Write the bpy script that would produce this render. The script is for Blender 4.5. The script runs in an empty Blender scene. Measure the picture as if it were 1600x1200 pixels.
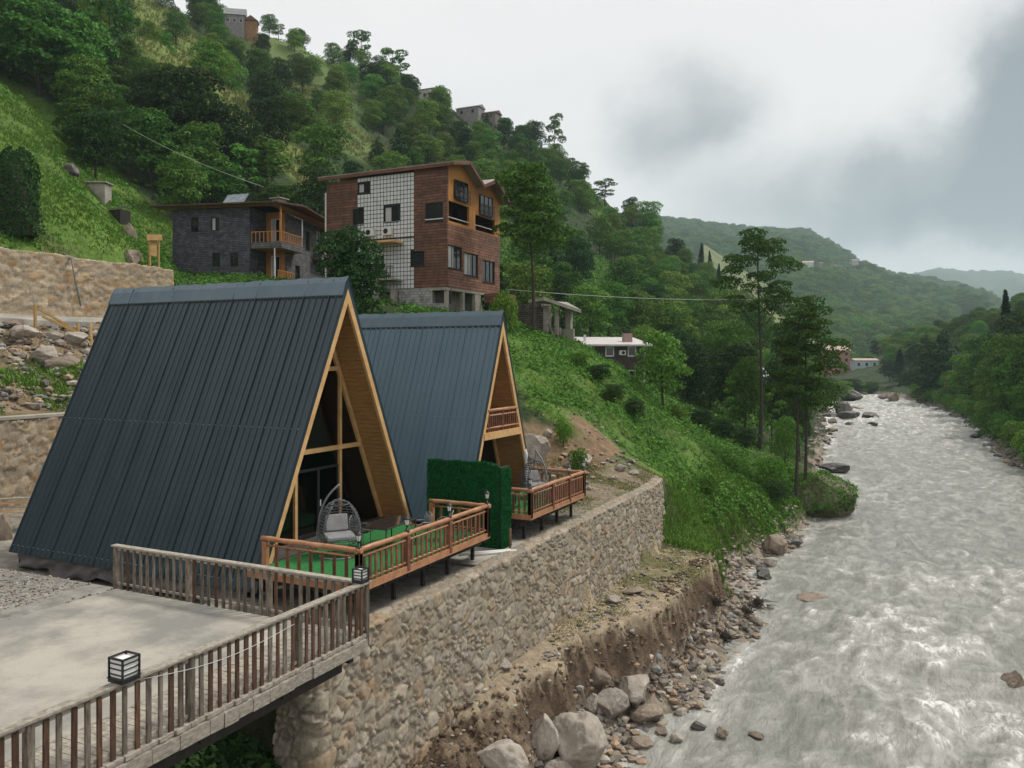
import bpy, math, random
import numpy as np
from mathutils import Vector, Matrix
R = math.radians
SC = bpy.context.scene
COL = SC.collection
# ------------------------------------------------------------------ camera
FPX, HY, TH, CZ = 1282.0, 556.0, R(26.2), 5.8      # focal length in px of a 1600 px frame, horizon row, yaw, eye height
FX, FY, RX, RY = -math.sin(TH), math.cos(TH), math.cos(TH), math.sin(TH)
cam = bpy.data.cameras.new('camera'); camo = bpy.data.objects.new('camera', cam); COL.objects.link(camo)
camo.location = (0, 0, CZ); camo.rotation_euler = (R(90), 0, TH)
cam.sensor_width = 36; cam.lens = 36*FPX/1600; cam.shift_y = -(600-HY)/1600
cam.clip_start = .1; cam.clip_end = 12000
SC.camera = camo
SC.view_settings.view_transform = 'Standard'; SC.view_settings.look = 'None'
SC.view_settings.exposure = 0.0; SC.view_settings.gamma = 1; SC.view_settings.use_curve_mapping = False
SC.cycles.max_bounces = 6; SC.cycles.diffuse_bounces = 3; SC.cycles.glossy_bounces = 3
SC.cycles.transmission_bounces = 4; SC.cycles.transparent_max_bounces = 8; SC.cycles.volume_bounces = 1
SC.cycles.use_denoising = True
def ray(px, py):
    r = (px-800)/FPX; u = (HY-py)/FPX
    return np.array([FX+r*RX, FY+r*RY, u])
def at_z(px, py, z): d = ray(px, py); t = (z-CZ)/d[2]; return (d[0]*t, d[1]*t, z)
def at_x(px, py, x): d = ray(px, py); t = x/d[0]; return (x, d[1]*t, CZ+d[2]*t)
def at_y(px, py, y): d = ray(px, py); t = y/d[1]; return (d[0]*t, y, CZ+d[2]*t)
def at_d(px, py, D): d = ray(px, py); return (d[0]*D, d[1]*D, CZ+d[2]*D)
def to_px(x, y, z):
    D = x*FX+y*FY; return 800+FPX*(x*RX+y*RY)/D, HY-FPX*(z-CZ)/D, D
# ------------------------------------------------------------------ sky
W = bpy.data.worlds.new('World'); SC.world = W; W.use_nodes = True
nt = W.node_tree; nt.nodes.clear()
def N(t, ty, **k):
    n = t.nodes.new(ty)
    for a, b in k.items(): setattr(n, a, b)
    return n
def L(t, a, b): t.links.new(a, b)
SUN_EL, SUN_AZ = R(54), R(38)       # azimuth measured from +Y towards +X
out = N(nt, 'ShaderNodeOutputWorld'); bg = N(nt, 'ShaderNodeBackground'); bg.inputs[1].default_value = 1.0
sky = N(nt, 'ShaderNodeTexSky', sky_type='NISHITA'); sky.sun_disc = False
sky.sun_elevation = SUN_EL; sky.sun_rotation = SUN_AZ; sky.air_density = 1.2; sky.dust_density = 2.5
skm = N(nt, 'ShaderNodeVectorMath', operation='SCALE'); skm.inputs[3].default_value = .10
L(nt, sky.outputs[0], skm.inputs[0])
tc = N(nt, 'ShaderNodeTexCoord')
wn = N(nt, 'ShaderNodeTexNoise'); wn.inputs['Scale'].default_value = 3.2; wn.inputs['Detail'].default_value = 7; wn.inputs['Roughness'].default_value = .6
L(nt, tc.outputs['Generated'], wn.inputs['Vector'])
wsub = N(nt, 'ShaderNodeVectorMath', operation='SUBTRACT'); wsub.inputs[1].default_value = (.5, .5, .5); L(nt, wn.outputs['Color'], wsub.inputs[0])
wsc = N(nt, 'ShaderNodeVectorMath', operation='SCALE'); wsc.inputs[3].default_value = .20; L(nt, wsub.outputs[0], wsc.inputs[0])
wad = N(nt, 'ShaderNodeVectorMath', operation='ADD'); L(nt, tc.outputs['Generated'], wad.inputs[0]); L(nt, wsc.outputs[0], wad.inputs[1])
blobs = [(1050,180,.065,.34),(990,205,.045,.18),(1115,170,.05,.22),(1080,240,.05,.16),(1600,120,.06,.40),(1590,210,.08,.34),(1490,250,.075,.36),(1380,280,.06,.34),(1600,300,.07,.34),(1280,290,.065,.34),(1190,310,.06,.28),
         (1130,335,.05,.14),(1450,330,.06,.36),(1560,345,.05,.32),(1340,335,.06,.32),(1760,150,.14,.45),(1750,290,.10,.35),(1950,200,.2,.4),(1700,60,.08,.28)]
acc = None
for (bx, by, br, ba) in blobs:
    d = ray(bx, by); d = d/np.linalg.norm(d)
    s = N(nt, 'ShaderNodeVectorMath', operation='DISTANCE'); s.inputs[1].default_value = tuple(d); L(nt, wad.outputs[0], s.inputs[0])
    m = N(nt, 'ShaderNodeMapRange', interpolation_type='SMOOTHERSTEP'); m.inputs['From Min'].default_value = br*1.5; m.inputs['From Max'].default_value = br*.1
    m.inputs['To Min'].default_value = 0; m.inputs['To Max'].default_value = ba; L(nt, s.outputs['Value'], m.inputs['Value'])
    if acc is None: acc = m.outputs[0]
    else:
        a = N(nt, 'ShaderNodeMath', operation='ADD'); L(nt, acc, a.inputs[0]); L(nt, m.outputs[0], a.inputs[1]); acc = a.outputs[0]
# broad soft mottling of the overcast layer, projected on a cloud deck
sep = N(nt, 'ShaderNodeSeparateXYZ'); L(nt, tc.outputs['Generated'], sep.inputs[0])
zz = N(nt, 'ShaderNodeMath', operation='ADD'); zz.inputs[1].default_value = .12; L(nt, sep.outputs[2], zz.inputs[0])
zm = N(nt, 'ShaderNodeMath', operation='MAXIMUM'); zm.inputs[1].default_value = .08; L(nt, zz.outputs[0], zm.inputs[0])
dv = N(nt, 'ShaderNodeVectorMath', operation='DIVIDE'); L(nt, tc.outputs['Generated'], dv.inputs[0])
cx = N(nt, 'ShaderNodeCombineXYZ'); [L(nt, zm.outputs[0], cx.inputs[i]) for i in range(3)]; L(nt, cx.outputs[0], dv.inputs[1])
n2 = N(nt, 'ShaderNodeTexNoise'); n2.inputs['Scale'].default_value = 1.3; n2.inputs['Detail'].default_value = 6; n2.inputs['Roughness'].default_value = .55
L(nt, dv.outputs[0], n2.inputs['Vector'])
mr = N(nt, 'ShaderNodeMapRange'); mr.inputs['From Min'].default_value = .42; mr.inputs['From Max'].default_value = .75; mr.inputs['To Min'].default_value = 0; mr.inputs['To Max'].default_value = .07
L(nt, n2.outputs[0], mr.inputs['Value'])
ad = N(nt, 'ShaderNodeMath', operation='ADD', use_clamp=True); L(nt, acc, ad.inputs[0]); L(nt, mr.outputs[0], ad.inputs[1])
cr = N(nt, 'ShaderNodeValToRGB')
cr.color_ramp.elements[0].position = 0; cr.color_ramp.elements[0].color = (1.0, .975, .955, 1)
cr.color_ramp.elements[1].position = 1; cr.color_ramp.elements[1].color = (.30, .335, .35, 1)
e = cr.color_ramp.elements.new(.3); e.color = (.75, .745, .74, 1)
e = cr.color_ramp.elements.new(.6); e.color = (.46, .48, .488, 1)
L(nt, ad.outputs[0], cr.inputs[0])
mx = N(nt, 'ShaderNodeMix', data_type='RGBA'); mx.inputs['Factor'].default_value = .95
L(nt, skm.outputs[0], mx.inputs['A']); L(nt, cr.outputs[0], mx.inputs['B']); L(nt, mx.outputs['Result'], bg.inputs[0]); L(nt, bg.outputs[0], out.inputs[0])
# ------------------------------------------------------------------ sun (veiled by cloud)
sl = bpy.data.lights.new('sun', 'SUN'); sl.energy = 3.0; sl.angle = R(12); sl.color = (1, .95, .87)
so = bpy.data.objects.new('sun', sl); COL.objects.link(so)
sd = Vector((math.sin(SUN_AZ)*math.cos(SUN_EL), math.cos(SUN_AZ)*math.cos(SUN_EL), math.sin(SUN_EL)))
so.rotation_euler = sd.to_track_quat('Z', 'Y').to_euler(); so.location = (60, 20, 120)
# ------------------------------------------------------------------ helpers
rng = np.random.default_rng(7); random.seed(7)
def tag(o, label=None, cat=None, group=None, kind=None):
    for k, v in (('label', label), ('category', cat), ('group', group), ('kind', kind)):
        if v: o[k] = v
    return o
def empty(name, loc=(0,0,0), rz=0, label=None, cat=None, group=None):
    o = bpy.data.objects.new(name, None); COL.objects.link(o); o.location = loc; o.rotation_euler.z = rz
    o.empty_display_size = .2
    return tag(o, label, cat, group)
def children(o): return [c for c in bpy.data.objects if c.parent == o]
def copy_tree(o, parent=None):
    c = o.copy(); COL.objects.link(c); c.parent = parent
    for ch in children(o): copy_tree(ch, c)
    return c
class MB:
    def __init__(s): s.v = []; s.f = []; s.m = []; s.sm = []
    def add(s, vs, fs, mi=0, smooth=False):
        b = len(s.v); s.v += [tuple(v) for v in vs]
        for f in fs: s.f.append([b+i for i in f]); s.m.append(mi); s.sm.append(smooth)
        return s
    def box(s, lo, hi, mi=0):
        x0, y0, z0 = lo; x1, y1, z1 = hi
        return s.add([(x0,y0,z0),(x1,y0,z0),(x1,y1,z0),(x0,y1,z0),(x0,y0,z1),(x1,y0,z1),(x1,y1,z1),(x0,y1,z1)],
              [(0,3,2,1),(4,5,6,7),(0,1,5,4),(1,2,6,5),(2,3,7,6),(3,0,4,7)], mi)
    def cbox(s, c, d, mi=0): return s.box([c[i]-d[i]/2 for i in range(3)], [c[i]+d[i]/2 for i in range(3)], mi)
    def beam(s, a, b, w, h, up=(0,0,1), mi=0):
        a = Vector(a); b = Vector(b); t = (b-a).normalized(); up = Vector(up)
        if abs(t.dot(up)) > .99: up = Vector((1,0,0))
        x = t.cross(up).normalized(); y = x.cross(t).normalized()
        q = [x*w/2*i+y*h/2*j for i, j in ((-1,-1),(1,-1),(1,1),(-1,1))]
        return s.add([a+k for k in q]+[b+k for k in q], [(3,2,1,0),(4,5,6,7),(0,1,5,4),(1,2,6,5),(2,3,7,6),(3,0,4,7)], mi)
    def tube(s, pts, rad, n=8, mi=0, caps=True, smooth=True):
        pts = [Vector(p) for p in pts]; k = len(pts)
        if not hasattr(rad, '__len__'): rad = [rad]*k
        vs = []; px = None
        for i in range(k):
            t = (pts[min(i+1,k-1)]-pts[max(i-1,0)]).normalized()
            if px is None:
                a = Vector((0,0,1)) if abs(t.z) < .9 else Vector((1,0,0)); px = t.cross(a).normalized()
            px = (px - t*px.dot(t)).normalized(); py = t.cross(px)
            for j in range(n):
                an = 2*math.pi*j/n; vs.append(pts[i]+(px*math.cos(an)+py*math.sin(an))*rad[i])
        fs = [(i*n+j, i*n+(j+1)%n, (i+1)*n+(j+1)%n, (i+1)*n+j) for i in range(k-1) for j in range(n)]
        s.add(vs, fs, mi, smooth)
        if caps: 
            b = len(s.v)-k*n
            s.f += [[b+j for j in range(n)][::-1], [b+(k-1)*n+j for j in range(n)]]; s.m += [mi, mi]; s.sm += [False, False]
        return s
    def poly(s, pts, mi=0): return s.add(pts, [list(range(len(pts)))], mi)
    def prism(s, outline, vec, mi=0):      # outline: 3D points, extruded by vec
        n = len(outline); v = Vector(vec); a = [Vector(p) for p in outline]; b = [p+v for p in a]
        return s.add(a+b, [list(range(n))[::-1], [n+i for i in range(n)]]+[(i, (i+1)%n, n+(i+1)%n, n+i) for i in range(n)], mi)
    def build(s, name, mats, parent=None, bevel=0, seg=1):
        me = bpy.data.meshes.new(name); me.from_pydata(s.v, [], s.f)
        for m in (mats if isinstance(mats, (list, tuple)) else [mats]): me.materials.append(m)
        me.polygons.foreach_set('material_index', s.m); me.polygons.foreach_set('use_smooth', s.sm)
        me.update(); o = bpy.data.objects.new(name, me); COL.objects.link(o); o.parent = parent
        if bevel:
            b = o.modifiers.new('bevel', 'BEVEL'); b.width = bevel; b.segments = seg; b.limit_method = 'ANGLE'; b.angle_limit = R(40)
        return o
def np_mesh(name, V, F, mats, parent=None, smooth=False, attrs=None, midx=None, link=True):
    V = np.asarray(V, np.float32); F = np.asarray(F, np.int32); k = F.shape[1]
    me = bpy.data.meshes.new(name); me.vertices.add(len(V)); me.vertices.foreach_set('co', V.ravel())
    me.loops.add(F.size); me.loops.foreach_set('vertex_index', F.ravel())
    me.polygons.add(len(F)); me.polygons.foreach_set('loop_start', np.arange(0, F.size, k, dtype=np.int32))
    if midx is not None: me.polygons.foreach_set('material_index', np.asarray(midx, np.int32))
    me.update(calc_edges=True)
    me.polygons.foreach_set('use_smooth', np.full(len(F), smooth))
    for m in (mats if isinstance(mats, (list, tuple)) else [mats]): me.materials.append(m)
    for an, (dom, ty, data) in (attrs or {}).items():
        a = me.attributes.new(an, ty, dom); data = np.asarray(data, np.float32)
        a.data.foreach_set({'FLOAT': 'value', 'FLOAT_VECTOR': 'vector', 'FLOAT_COLOR': 'color'}[ty], data.ravel())
    if not link: return me
    o = bpy.data.objects.new(name, me); COL.objects.link(o); o.parent = parent
    return o
def grid_faces(nu, nv):
    i = np.arange(nu*nv).reshape(nu, nv)
    return np.stack([i[:-1,:-1], i[1:,:-1], i[1:,1:], i[:-1,1:]], -1).reshape(-1, 4)
# ---- noise
_P = np.random.default_rng(11).random((256, 256)).astype(np.float32)
def vnoise(x, y):
    x = np.asarray(x, float); y = np.asarray(y, float)
    xi = np.floor(x).astype(int); yi = np.floor(y).astype(int); fx = x-xi; fy = y-yi
    fx = fx*fx*fx*(fx*(fx*6-15)+10); fy = fy*fy*fy*(fy*(fy*6-15)+10)
    g = lambda a, b: _P[a & 255, b & 255]
    return (g(xi,yi)*(1-fx)+g(xi+1,yi)*fx)*(1-fy)+(g(xi,yi+1)*(1-fx)+g(xi+1,yi+1)*fx)*fy
def fbm(x, y, o=4, rough=.5, seed=0):        # about -1..1
    s = 0; a = 1; t = 0
    for k in range(o):
        s = s+a*(vnoise(x+seed*17.3+k*31.7, y+seed*9.1-k*13.3)*2-1); t += a; a *= rough; x = x*2.03; y = y*2.03
    return s/t
_P3 = np.random.default_rng(5).random((32, 32, 32)).astype(np.float32)
def vnoise3(p):
    pi = np.floor(p).astype(int); f = p-pi; f = f*f*(3-2*f); r = 0
    for a in (0, 1):
        for b in (0, 1):
            for c in (0, 1):
                w = (f[:,0] if a else 1-f[:,0])*(f[:,1] if b else 1-f[:,1])*(f[:,2] if c else 1-f[:,2])
                r = r+w*_P3[(pi[:,0]+a) & 31, (pi[:,1]+b) & 31, (pi[:,2]+c) & 31]
    return r*2-1
def fbm3(p, o=3, rough=.5):
    s = 0; a = 1; t = 0
    for k in range(o): s = s+a*vnoise3(p+k*7.7); t += a; a *= rough; p = p*2.07
    return s/t
def sstep(a, b, x): t = np.clip((x-a)/(b-a), 0, 1); return t*t*(3-2*t)
# ---- materials
def base_mat(name):
    m = bpy.data.materials.new(name); m.use_nodes = True; t = m.node_tree
    return m, t, t.nodes['Principled BSDF']
def pm(name, c1, c2, scale=4, rough=.8, bump=.2, bscale=None, metal=0, stretch=(1,1,1), det=6, spec=.3, dist=.02, c3=None, rnd=0, lo=.35, hi=.65):
    m, t, b = base_mat(name)
    tc = N(t, 'ShaderNodeTexCoord'); mp = N(t, 'ShaderNodeMapping'); mp.inputs['Scale'].default_value = stretch
    L(t, tc.outputs['Object'], mp.inputs[0])
    n = N(t, 'ShaderNodeTexNoise'); n.inputs['Scale'].default_value = scale; n.inputs['Detail'].default_value = det; n.inputs['Roughness'].default_value = .65
    L(t, mp.outputs[0], n.inputs['Vector'])
    cr = N(t, 'ShaderNodeValToRGB'); cr.color_ramp.elements[0].position = lo; cr.color_ramp.elements[1].position = hi
    cr.color_ramp.elements[0].color = (*c1, 1); cr.color_ramp.elements[1].color = (*c2, 1)
    if c3: e = cr.color_ramp.elements.new(min(.98, hi+.12)); e.color = (*c3, 1)
    L(t, n.outputs[0], cr.inputs[0]); col = cr.outputs[0]
    if rnd:
        oi = N(t, 'ShaderNodeObjectInfo'); mr = N(t, 'ShaderNodeMapRange'); mr.inputs['To Min'].default_value = 1-rnd; mr.inputs['To Max'].default_value = 1+rnd
        L(t, oi.outputs['Random'], mr.inputs['Value']); vs = N(t, 'ShaderNodeVectorMath', operation='SCALE'); L(t, col, vs.inputs[0]); L(t, mr.outputs[0], vs.inputs[3]); col = vs.outputs[0]
    L(t, col, b.inputs['Base Color'])
    b.inputs['Roughness'].default_value = rough; b.inputs['Metallic'].default_value = metal; b.inputs['Specular IOR Level'].default_value = spec
    if bump:
        n2 = N(t, 'ShaderNodeTexNoise'); n2.inputs['Scale'].default_value = bscale or scale*4; n2.inputs['Detail'].default_value = 5
        L(t, mp.outputs[0], n2.inputs['Vector'])
        bp = N(t, 'ShaderNodeBump'); bp.inputs['Strength'].default_value = bump; bp.inputs['Distance'].default_value = dist
        L(t, n2.outputs[0], bp.inputs['Height']); L(t, bp.outputs[0], b.inputs['Normal'])
    return m
def attr_mat(name, attr='col', nscale=3, namp=.35, rough=.9, bump=.4, bscale=12, dist=.05, spec=.2, fine=None):
    """base colour from a per-vertex albedo of the real surface zones, broken up by noise"""
    m, t, b = base_mat(name)
    a = N(t, 'ShaderNodeAttribute', attribute_name=attr); tc = N(t, 'ShaderNodeTexCoord')
    n = N(t, 'ShaderNodeTexNoise'); n.inputs['Scale'].default_value = nscale; n.inputs['Detail'].default_value = 8; n.inputs['Roughness'].default_value = .7
    L(t, tc.outputs['Object'], n.inputs['Vector'])
    mr = N(t, 'ShaderNodeMapRange'); mr.inputs['From Min'].default_value = .3; mr.inputs['From Max'].default_value = .7
    mr.inputs['To Min'].default_value = 1-namp; mr.inputs['To Max'].default_value = 1+namp; L(t, n.outputs[0], mr.inputs['Value'])
    vs = N(t, 'ShaderNodeVectorMath', operation='SCALE'); L(t, a.outputs['Color'], vs.inputs[0]); L(t, mr.outputs[0], vs.inputs[3])
    L(t, vs.outputs[0], b.inputs['Base Color']); b.inputs['Roughness'].default_value = rough; b.inputs['Specular IOR Level'].default_value = spec
    n2 = N(t, 'ShaderNodeTexNoise'); n2.inputs['Scale'].default_value = bscale; n2.inputs['Detail'].default_value = 6; n2.inputs['Roughness'].default_value = .7
    L(t, tc.outputs['Object'], n2.inputs['Vector'])
    bp = N(t, 'ShaderNodeBump'); bp.inputs['Strength'].default_value = bump; bp.inputs['Distance'].default_value = dist
    L(t, n2.outputs[0], bp.inputs['Height']); L(t, bp.outputs[0], b.inputs['Normal'])
    return m
# ------------------------------------------------------------------ terrain height
# each station: Y, then nodes (X, z) from the river bed up the left hillside
ST = [
 (-40, [(-3,-8.2),(-7.5,-7.05),(-8.6,-6.3),(-9.6,-5.4),(-11.6,-4.6),(-12.4,-4.2),(-17.4,-2.2),(-17.95,-.1),(-36,-.1),(-36.7,3),(-47.6,7.5),(-49.8,8.1),(-50.6,12.3),(-62,20),(-75,30),(-95,42),(-125,62),(-155,82),(-190,106),(-320,130)]),
 (14.3,[(-3,-8.2),(-7.6,-7.05),(-8.9,-6.4),(-10.4,-5.2),(-11.7,-4.3),(-12.4,-3.8),(-17.4,-1.7),(-17.95,-.1),(-36,-.3),(-36.7,3),(-47.6,7.5),(-49.8,8.1),(-50.6,12.3),(-62,20),(-75,30),(-95,42),(-125,62),(-155,82),(-190,106),(-320,130)]),
 (14.6,[(-3,-8.2),(-7.5,-7.05),(-8.9,-6.4),(-10.4,-5.2),(-11.7,-4.9),(-12.3,-.95),(-17.4,-.95),(-17.95,-1.3),(-36,-1.2),(-36.7,3),(-47.6,7.5),(-49.8,8.1),(-50.6,12.3),(-62,20),(-75,30),(-95,42),(-125,62),(-155,82),(-190,106),(-320,130)]),
 (19, [(-3,-8.2),(-7.5,-7.05),(-9.0,-6.4),(-10.4,-5.0),(-11.7,-4.8),(-12.3,-.93),(-17.4,-.9),(-17.95,-1.3),(-36,-1.1),(-36.7,3),(-47.6,7.5),(-49.8,8.1),(-50.6,12.3),(-62,20),(-75,29),(-95,42),(-125,62),(-155,82),(-190,106),(-320,130)]),
 (22, [(-3,-8.2),(-7.4,-7.05),(-9.7,-6.5),(-10.6,-4.2),(-11.75,-4.1),(-12.3,-.93),(-17.4,-.9),(-17.95,-1.15),(-36,-1.0),(-36.7,3),(-47.6,7.5),(-49.8,8.1),(-50.6,12.3),(-62,20),(-75,29),(-95,42),(-125,62),(-155,82),(-190,106),(-320,130)]),
 (27, [(-3,-8.2),(-7.3,-7.05),(-9.6,-6.4),(-10.3,-4.05),(-11.75,-4.0),(-12.3,-.93),(-17.4,-.9),(-17.95,-.9),(-36,-.9),(-36.7,3),(-47.6,7.6),(-49.8,8.2),(-50.6,12.3),(-62,20),(-75,29),(-95,42),(-125,62),(-155,82),(-190,106),(-320,130)]),
 (31, [(-3,-8.2),(-6.8,-7.05),(-8.7,-6.4),(-9.4,-4.1),(-11.75,-4.05),(-12.3,-.93),(-17.4,-.9),(-19.5,-.9),(-35.5,-0.4),(-36.7,3),(-47.6,7.6),(-49.8,8.1),(-50.6,12.3),(-62,20),(-75,29),(-95,42),(-125,62),(-155,82),(-190,106),(-320,130)]),
 (34, [(-3,-8.2),(-6.8,-7.05),(-8.2,-6.3),(-8.7,-4.2),(-11.75,-4.1),(-12.3,-.93),(-17.4,-.9),(-22,1.4),(-35.5,3),(-37,3.4),(-47.6,7.6),(-49.8,8.1),(-50.6,12.3),(-62,20.5),(-75,29),(-95,42),(-125,62),(-155,82),(-190,106),(-320,130)]),
 (40, [(-3,-8.2),(-6.9,-7.05),(-8.6,-6.4),(-9.2,-4.2),(-11.75,-4.0),(-12.3,-.93),(-17,-0.3),(-20,1.8),(-27,4.6),(-37,6.0),(-47.6,7.9),(-49.8,8.2),(-50.6,12.3),(-62,21),(-75,29.5),(-95,42.5),(-125,61),(-155,80),(-190,104),(-320,130)]),
 (44, [(-3,-8.2),(-7.2,-7.05),(-9.2,-6.4),(-9.8,-4.3),(-11.75,-3.7),(-12.4,-.95),(-15.5,0.3),(-19,2.9),(-27,6.2),(-37,8),(-47.6,8.6),(-49.6,9),(-51,12.3),(-58,16.8),(-75,30),(-95,42),(-125,60),(-155,78),(-190,102),(-320,130)]),
 (50, [(-3,-8.2),(-8.2,-7.05),(-10.3,-6.3),(-11.1,-4.6),(-11.9,-3.9),(-13,-2.2),(-15,-.4),(-17,1.4),(-20.5,3.6),(-25,5.9),(-32,8.3),(-46,11.4),(-56,12.2),(-62,17.3),(-75,28.5),(-95,41),(-125,58),(-155,76),(-190,100),(-320,128)]),
 (58, [(-3,-8.2),(-7.4,-7.05),(-8.8,-6.2),(-9.9,-4.9),(-11.5,-3.6),(-13,-2.4),(-15.5,-.6),(-18,1.2),(-21.5,3.9),(-26,6.6),(-33,8.6),(-50,11.6),(-64,12.6),(-69,15.5),(-78,23),(-95,35),(-125,53),(-155,72),(-190,97),(-320,126)]),
 (68, [(-3,-8.2),(-7.4,-7.05),(-8.3,-6.0),(-9.2,-4.8),(-11,-4.0),(-13,-2.9),(-16,-1.2),(-19,.9),(-23,4.4),(-28,6.9),(-36,8.8),(-46,10.6),(-56,12.6),(-66,16.5),(-78,22.5),(-96,33),(-125,50),(-155,70),(-190,96),(-320,126)]),
 (80, [(-3,-8.2),(-8.5,-7.05),(-9.4,-6.0),(-10.6,-4.8),(-13,-3.9),(-15,-3.4),(-18,-2.5),(-21,-1.3),(-25,.9),(-30,3.2),(-38,7),(-48,10.5),(-58,14),(-68,18.5),(-80,26),(-98,37),(-126,54),(-155,74),(-190,99),(-320,128)]),
 (98, [(-3,-8.2),(-10,-7.05),(-11,-6.2),(-12.4,-5),(-14.5,-4),(-17,-3.4),(-21,-3),(-25,-1.5),(-29,.8),(-33,2.2),(-42,5.5),(-52,11.5),(-62,18.5),(-72,25),(-85,33),(-101,45),(-127,63.5),(-155,84),(-190,107),(-320,130)]),
 (112,[(-3,-8.2),(-10.5,-7.05),(-11.5,-6.2),(-13,-5),(-15,-4.2),(-19,-3.6),(-24,-3.0),(-29,-1.0),(-34,1.5),(-40,5),(-48,10.5),(-57,17),(-66,22),(-76,27.5),(-88,35),(-103,46),(-127,63),(-155,83.5),(-190,107),(-320,130)]),
 (135,[(-5,-8.2),(-12,-7.05),(-13,-6.2),(-15,-5),(-18,-4),(-22,-3.2),(-27,-1.5),(-32,1.5),(-38,5.5),(-46,10),(-55,15),(-64,19.5),(-73,24),(-82,29),(-94,36),(-110,46),(-132,60),(-158,80),(-190,103),(-320,128)]),
 (175,[(-8,-8.2),(-16,-7.05),(-17.5,-6),(-20,-4.6),(-24,-3),(-28,-.5),(-33,3),(-38,6),(-45,10.5),(-53,16),(-62,22),(-70,27),(-80,33),(-92,41),(-105,50),(-122,62),(-142,76),(-165,92),(-195,112),(-330,132)]),
 (240,[(-12,-8.2),(-20,-7.05),(-21.5,-6),(-24,-4.4),(-27,-2),(-31,1),(-36,5),(-41,8.5),(-48,14),(-56,20),(-64,26),(-72,32),(-82,39.5),(-94,48),(-107,58),(-124,70),(-144,84),(-166,95),(-200,110),(-330,132)]),
 (300,[(-18,-8.2),(-27,-7.05),(-28.5,-6),(-31,-4),(-34,-1),(-37,2),(-41,5.5),(-46,10),(-51,15),(-58,22),(-65,28),(-72,34.5),(-82,42),(-94,52),(-107,62),(-125,76),(-145,88),(-166,97),(-200,108),(-330,130)]),
 (335,[(-24,-8.2),(-33,-7.05),(-35,-6),(-38,-4.5),(-44,-3.4),(-50,-2),(-56,0),(-62,2),(-70,5),(-78,9),(-88,15),(-98,21),(-108,28),(-118,36),(-130,46),(-145,58),(-160,70),(-180,82),(-215,95),(-330,120)]),
 (420,[(-34,-8.2),(-44,-7.05),(-46,-6),(-50,-4.8),(-58,-3.8),(-66,-3.4),(-76,-3),(-86,-2.6),(-96,-2),(-106,0),(-118,3),(-130,7),(-140,11),(-150,16),(-160,22),(-175,30),(-190,38),(-210,48),(-240,60),(-340,90)]),
]
SY = np.array([s[0] for s in ST], float); SXN = np.array([[n[0] for n in s[1]] for s in ST]); SZN = np.array([[n[1] for n in s[1]] for s in ST])
RBY = np.array([-60, 20, 60, 99, 140, 173, 205, 233, 270, 295, 312, 330, 420]); RBX = np.array([16, 15, 12.5, 10.5, 9.5, 8.6, 6, 3, -4, -13, -24, -42, -70.])
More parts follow.
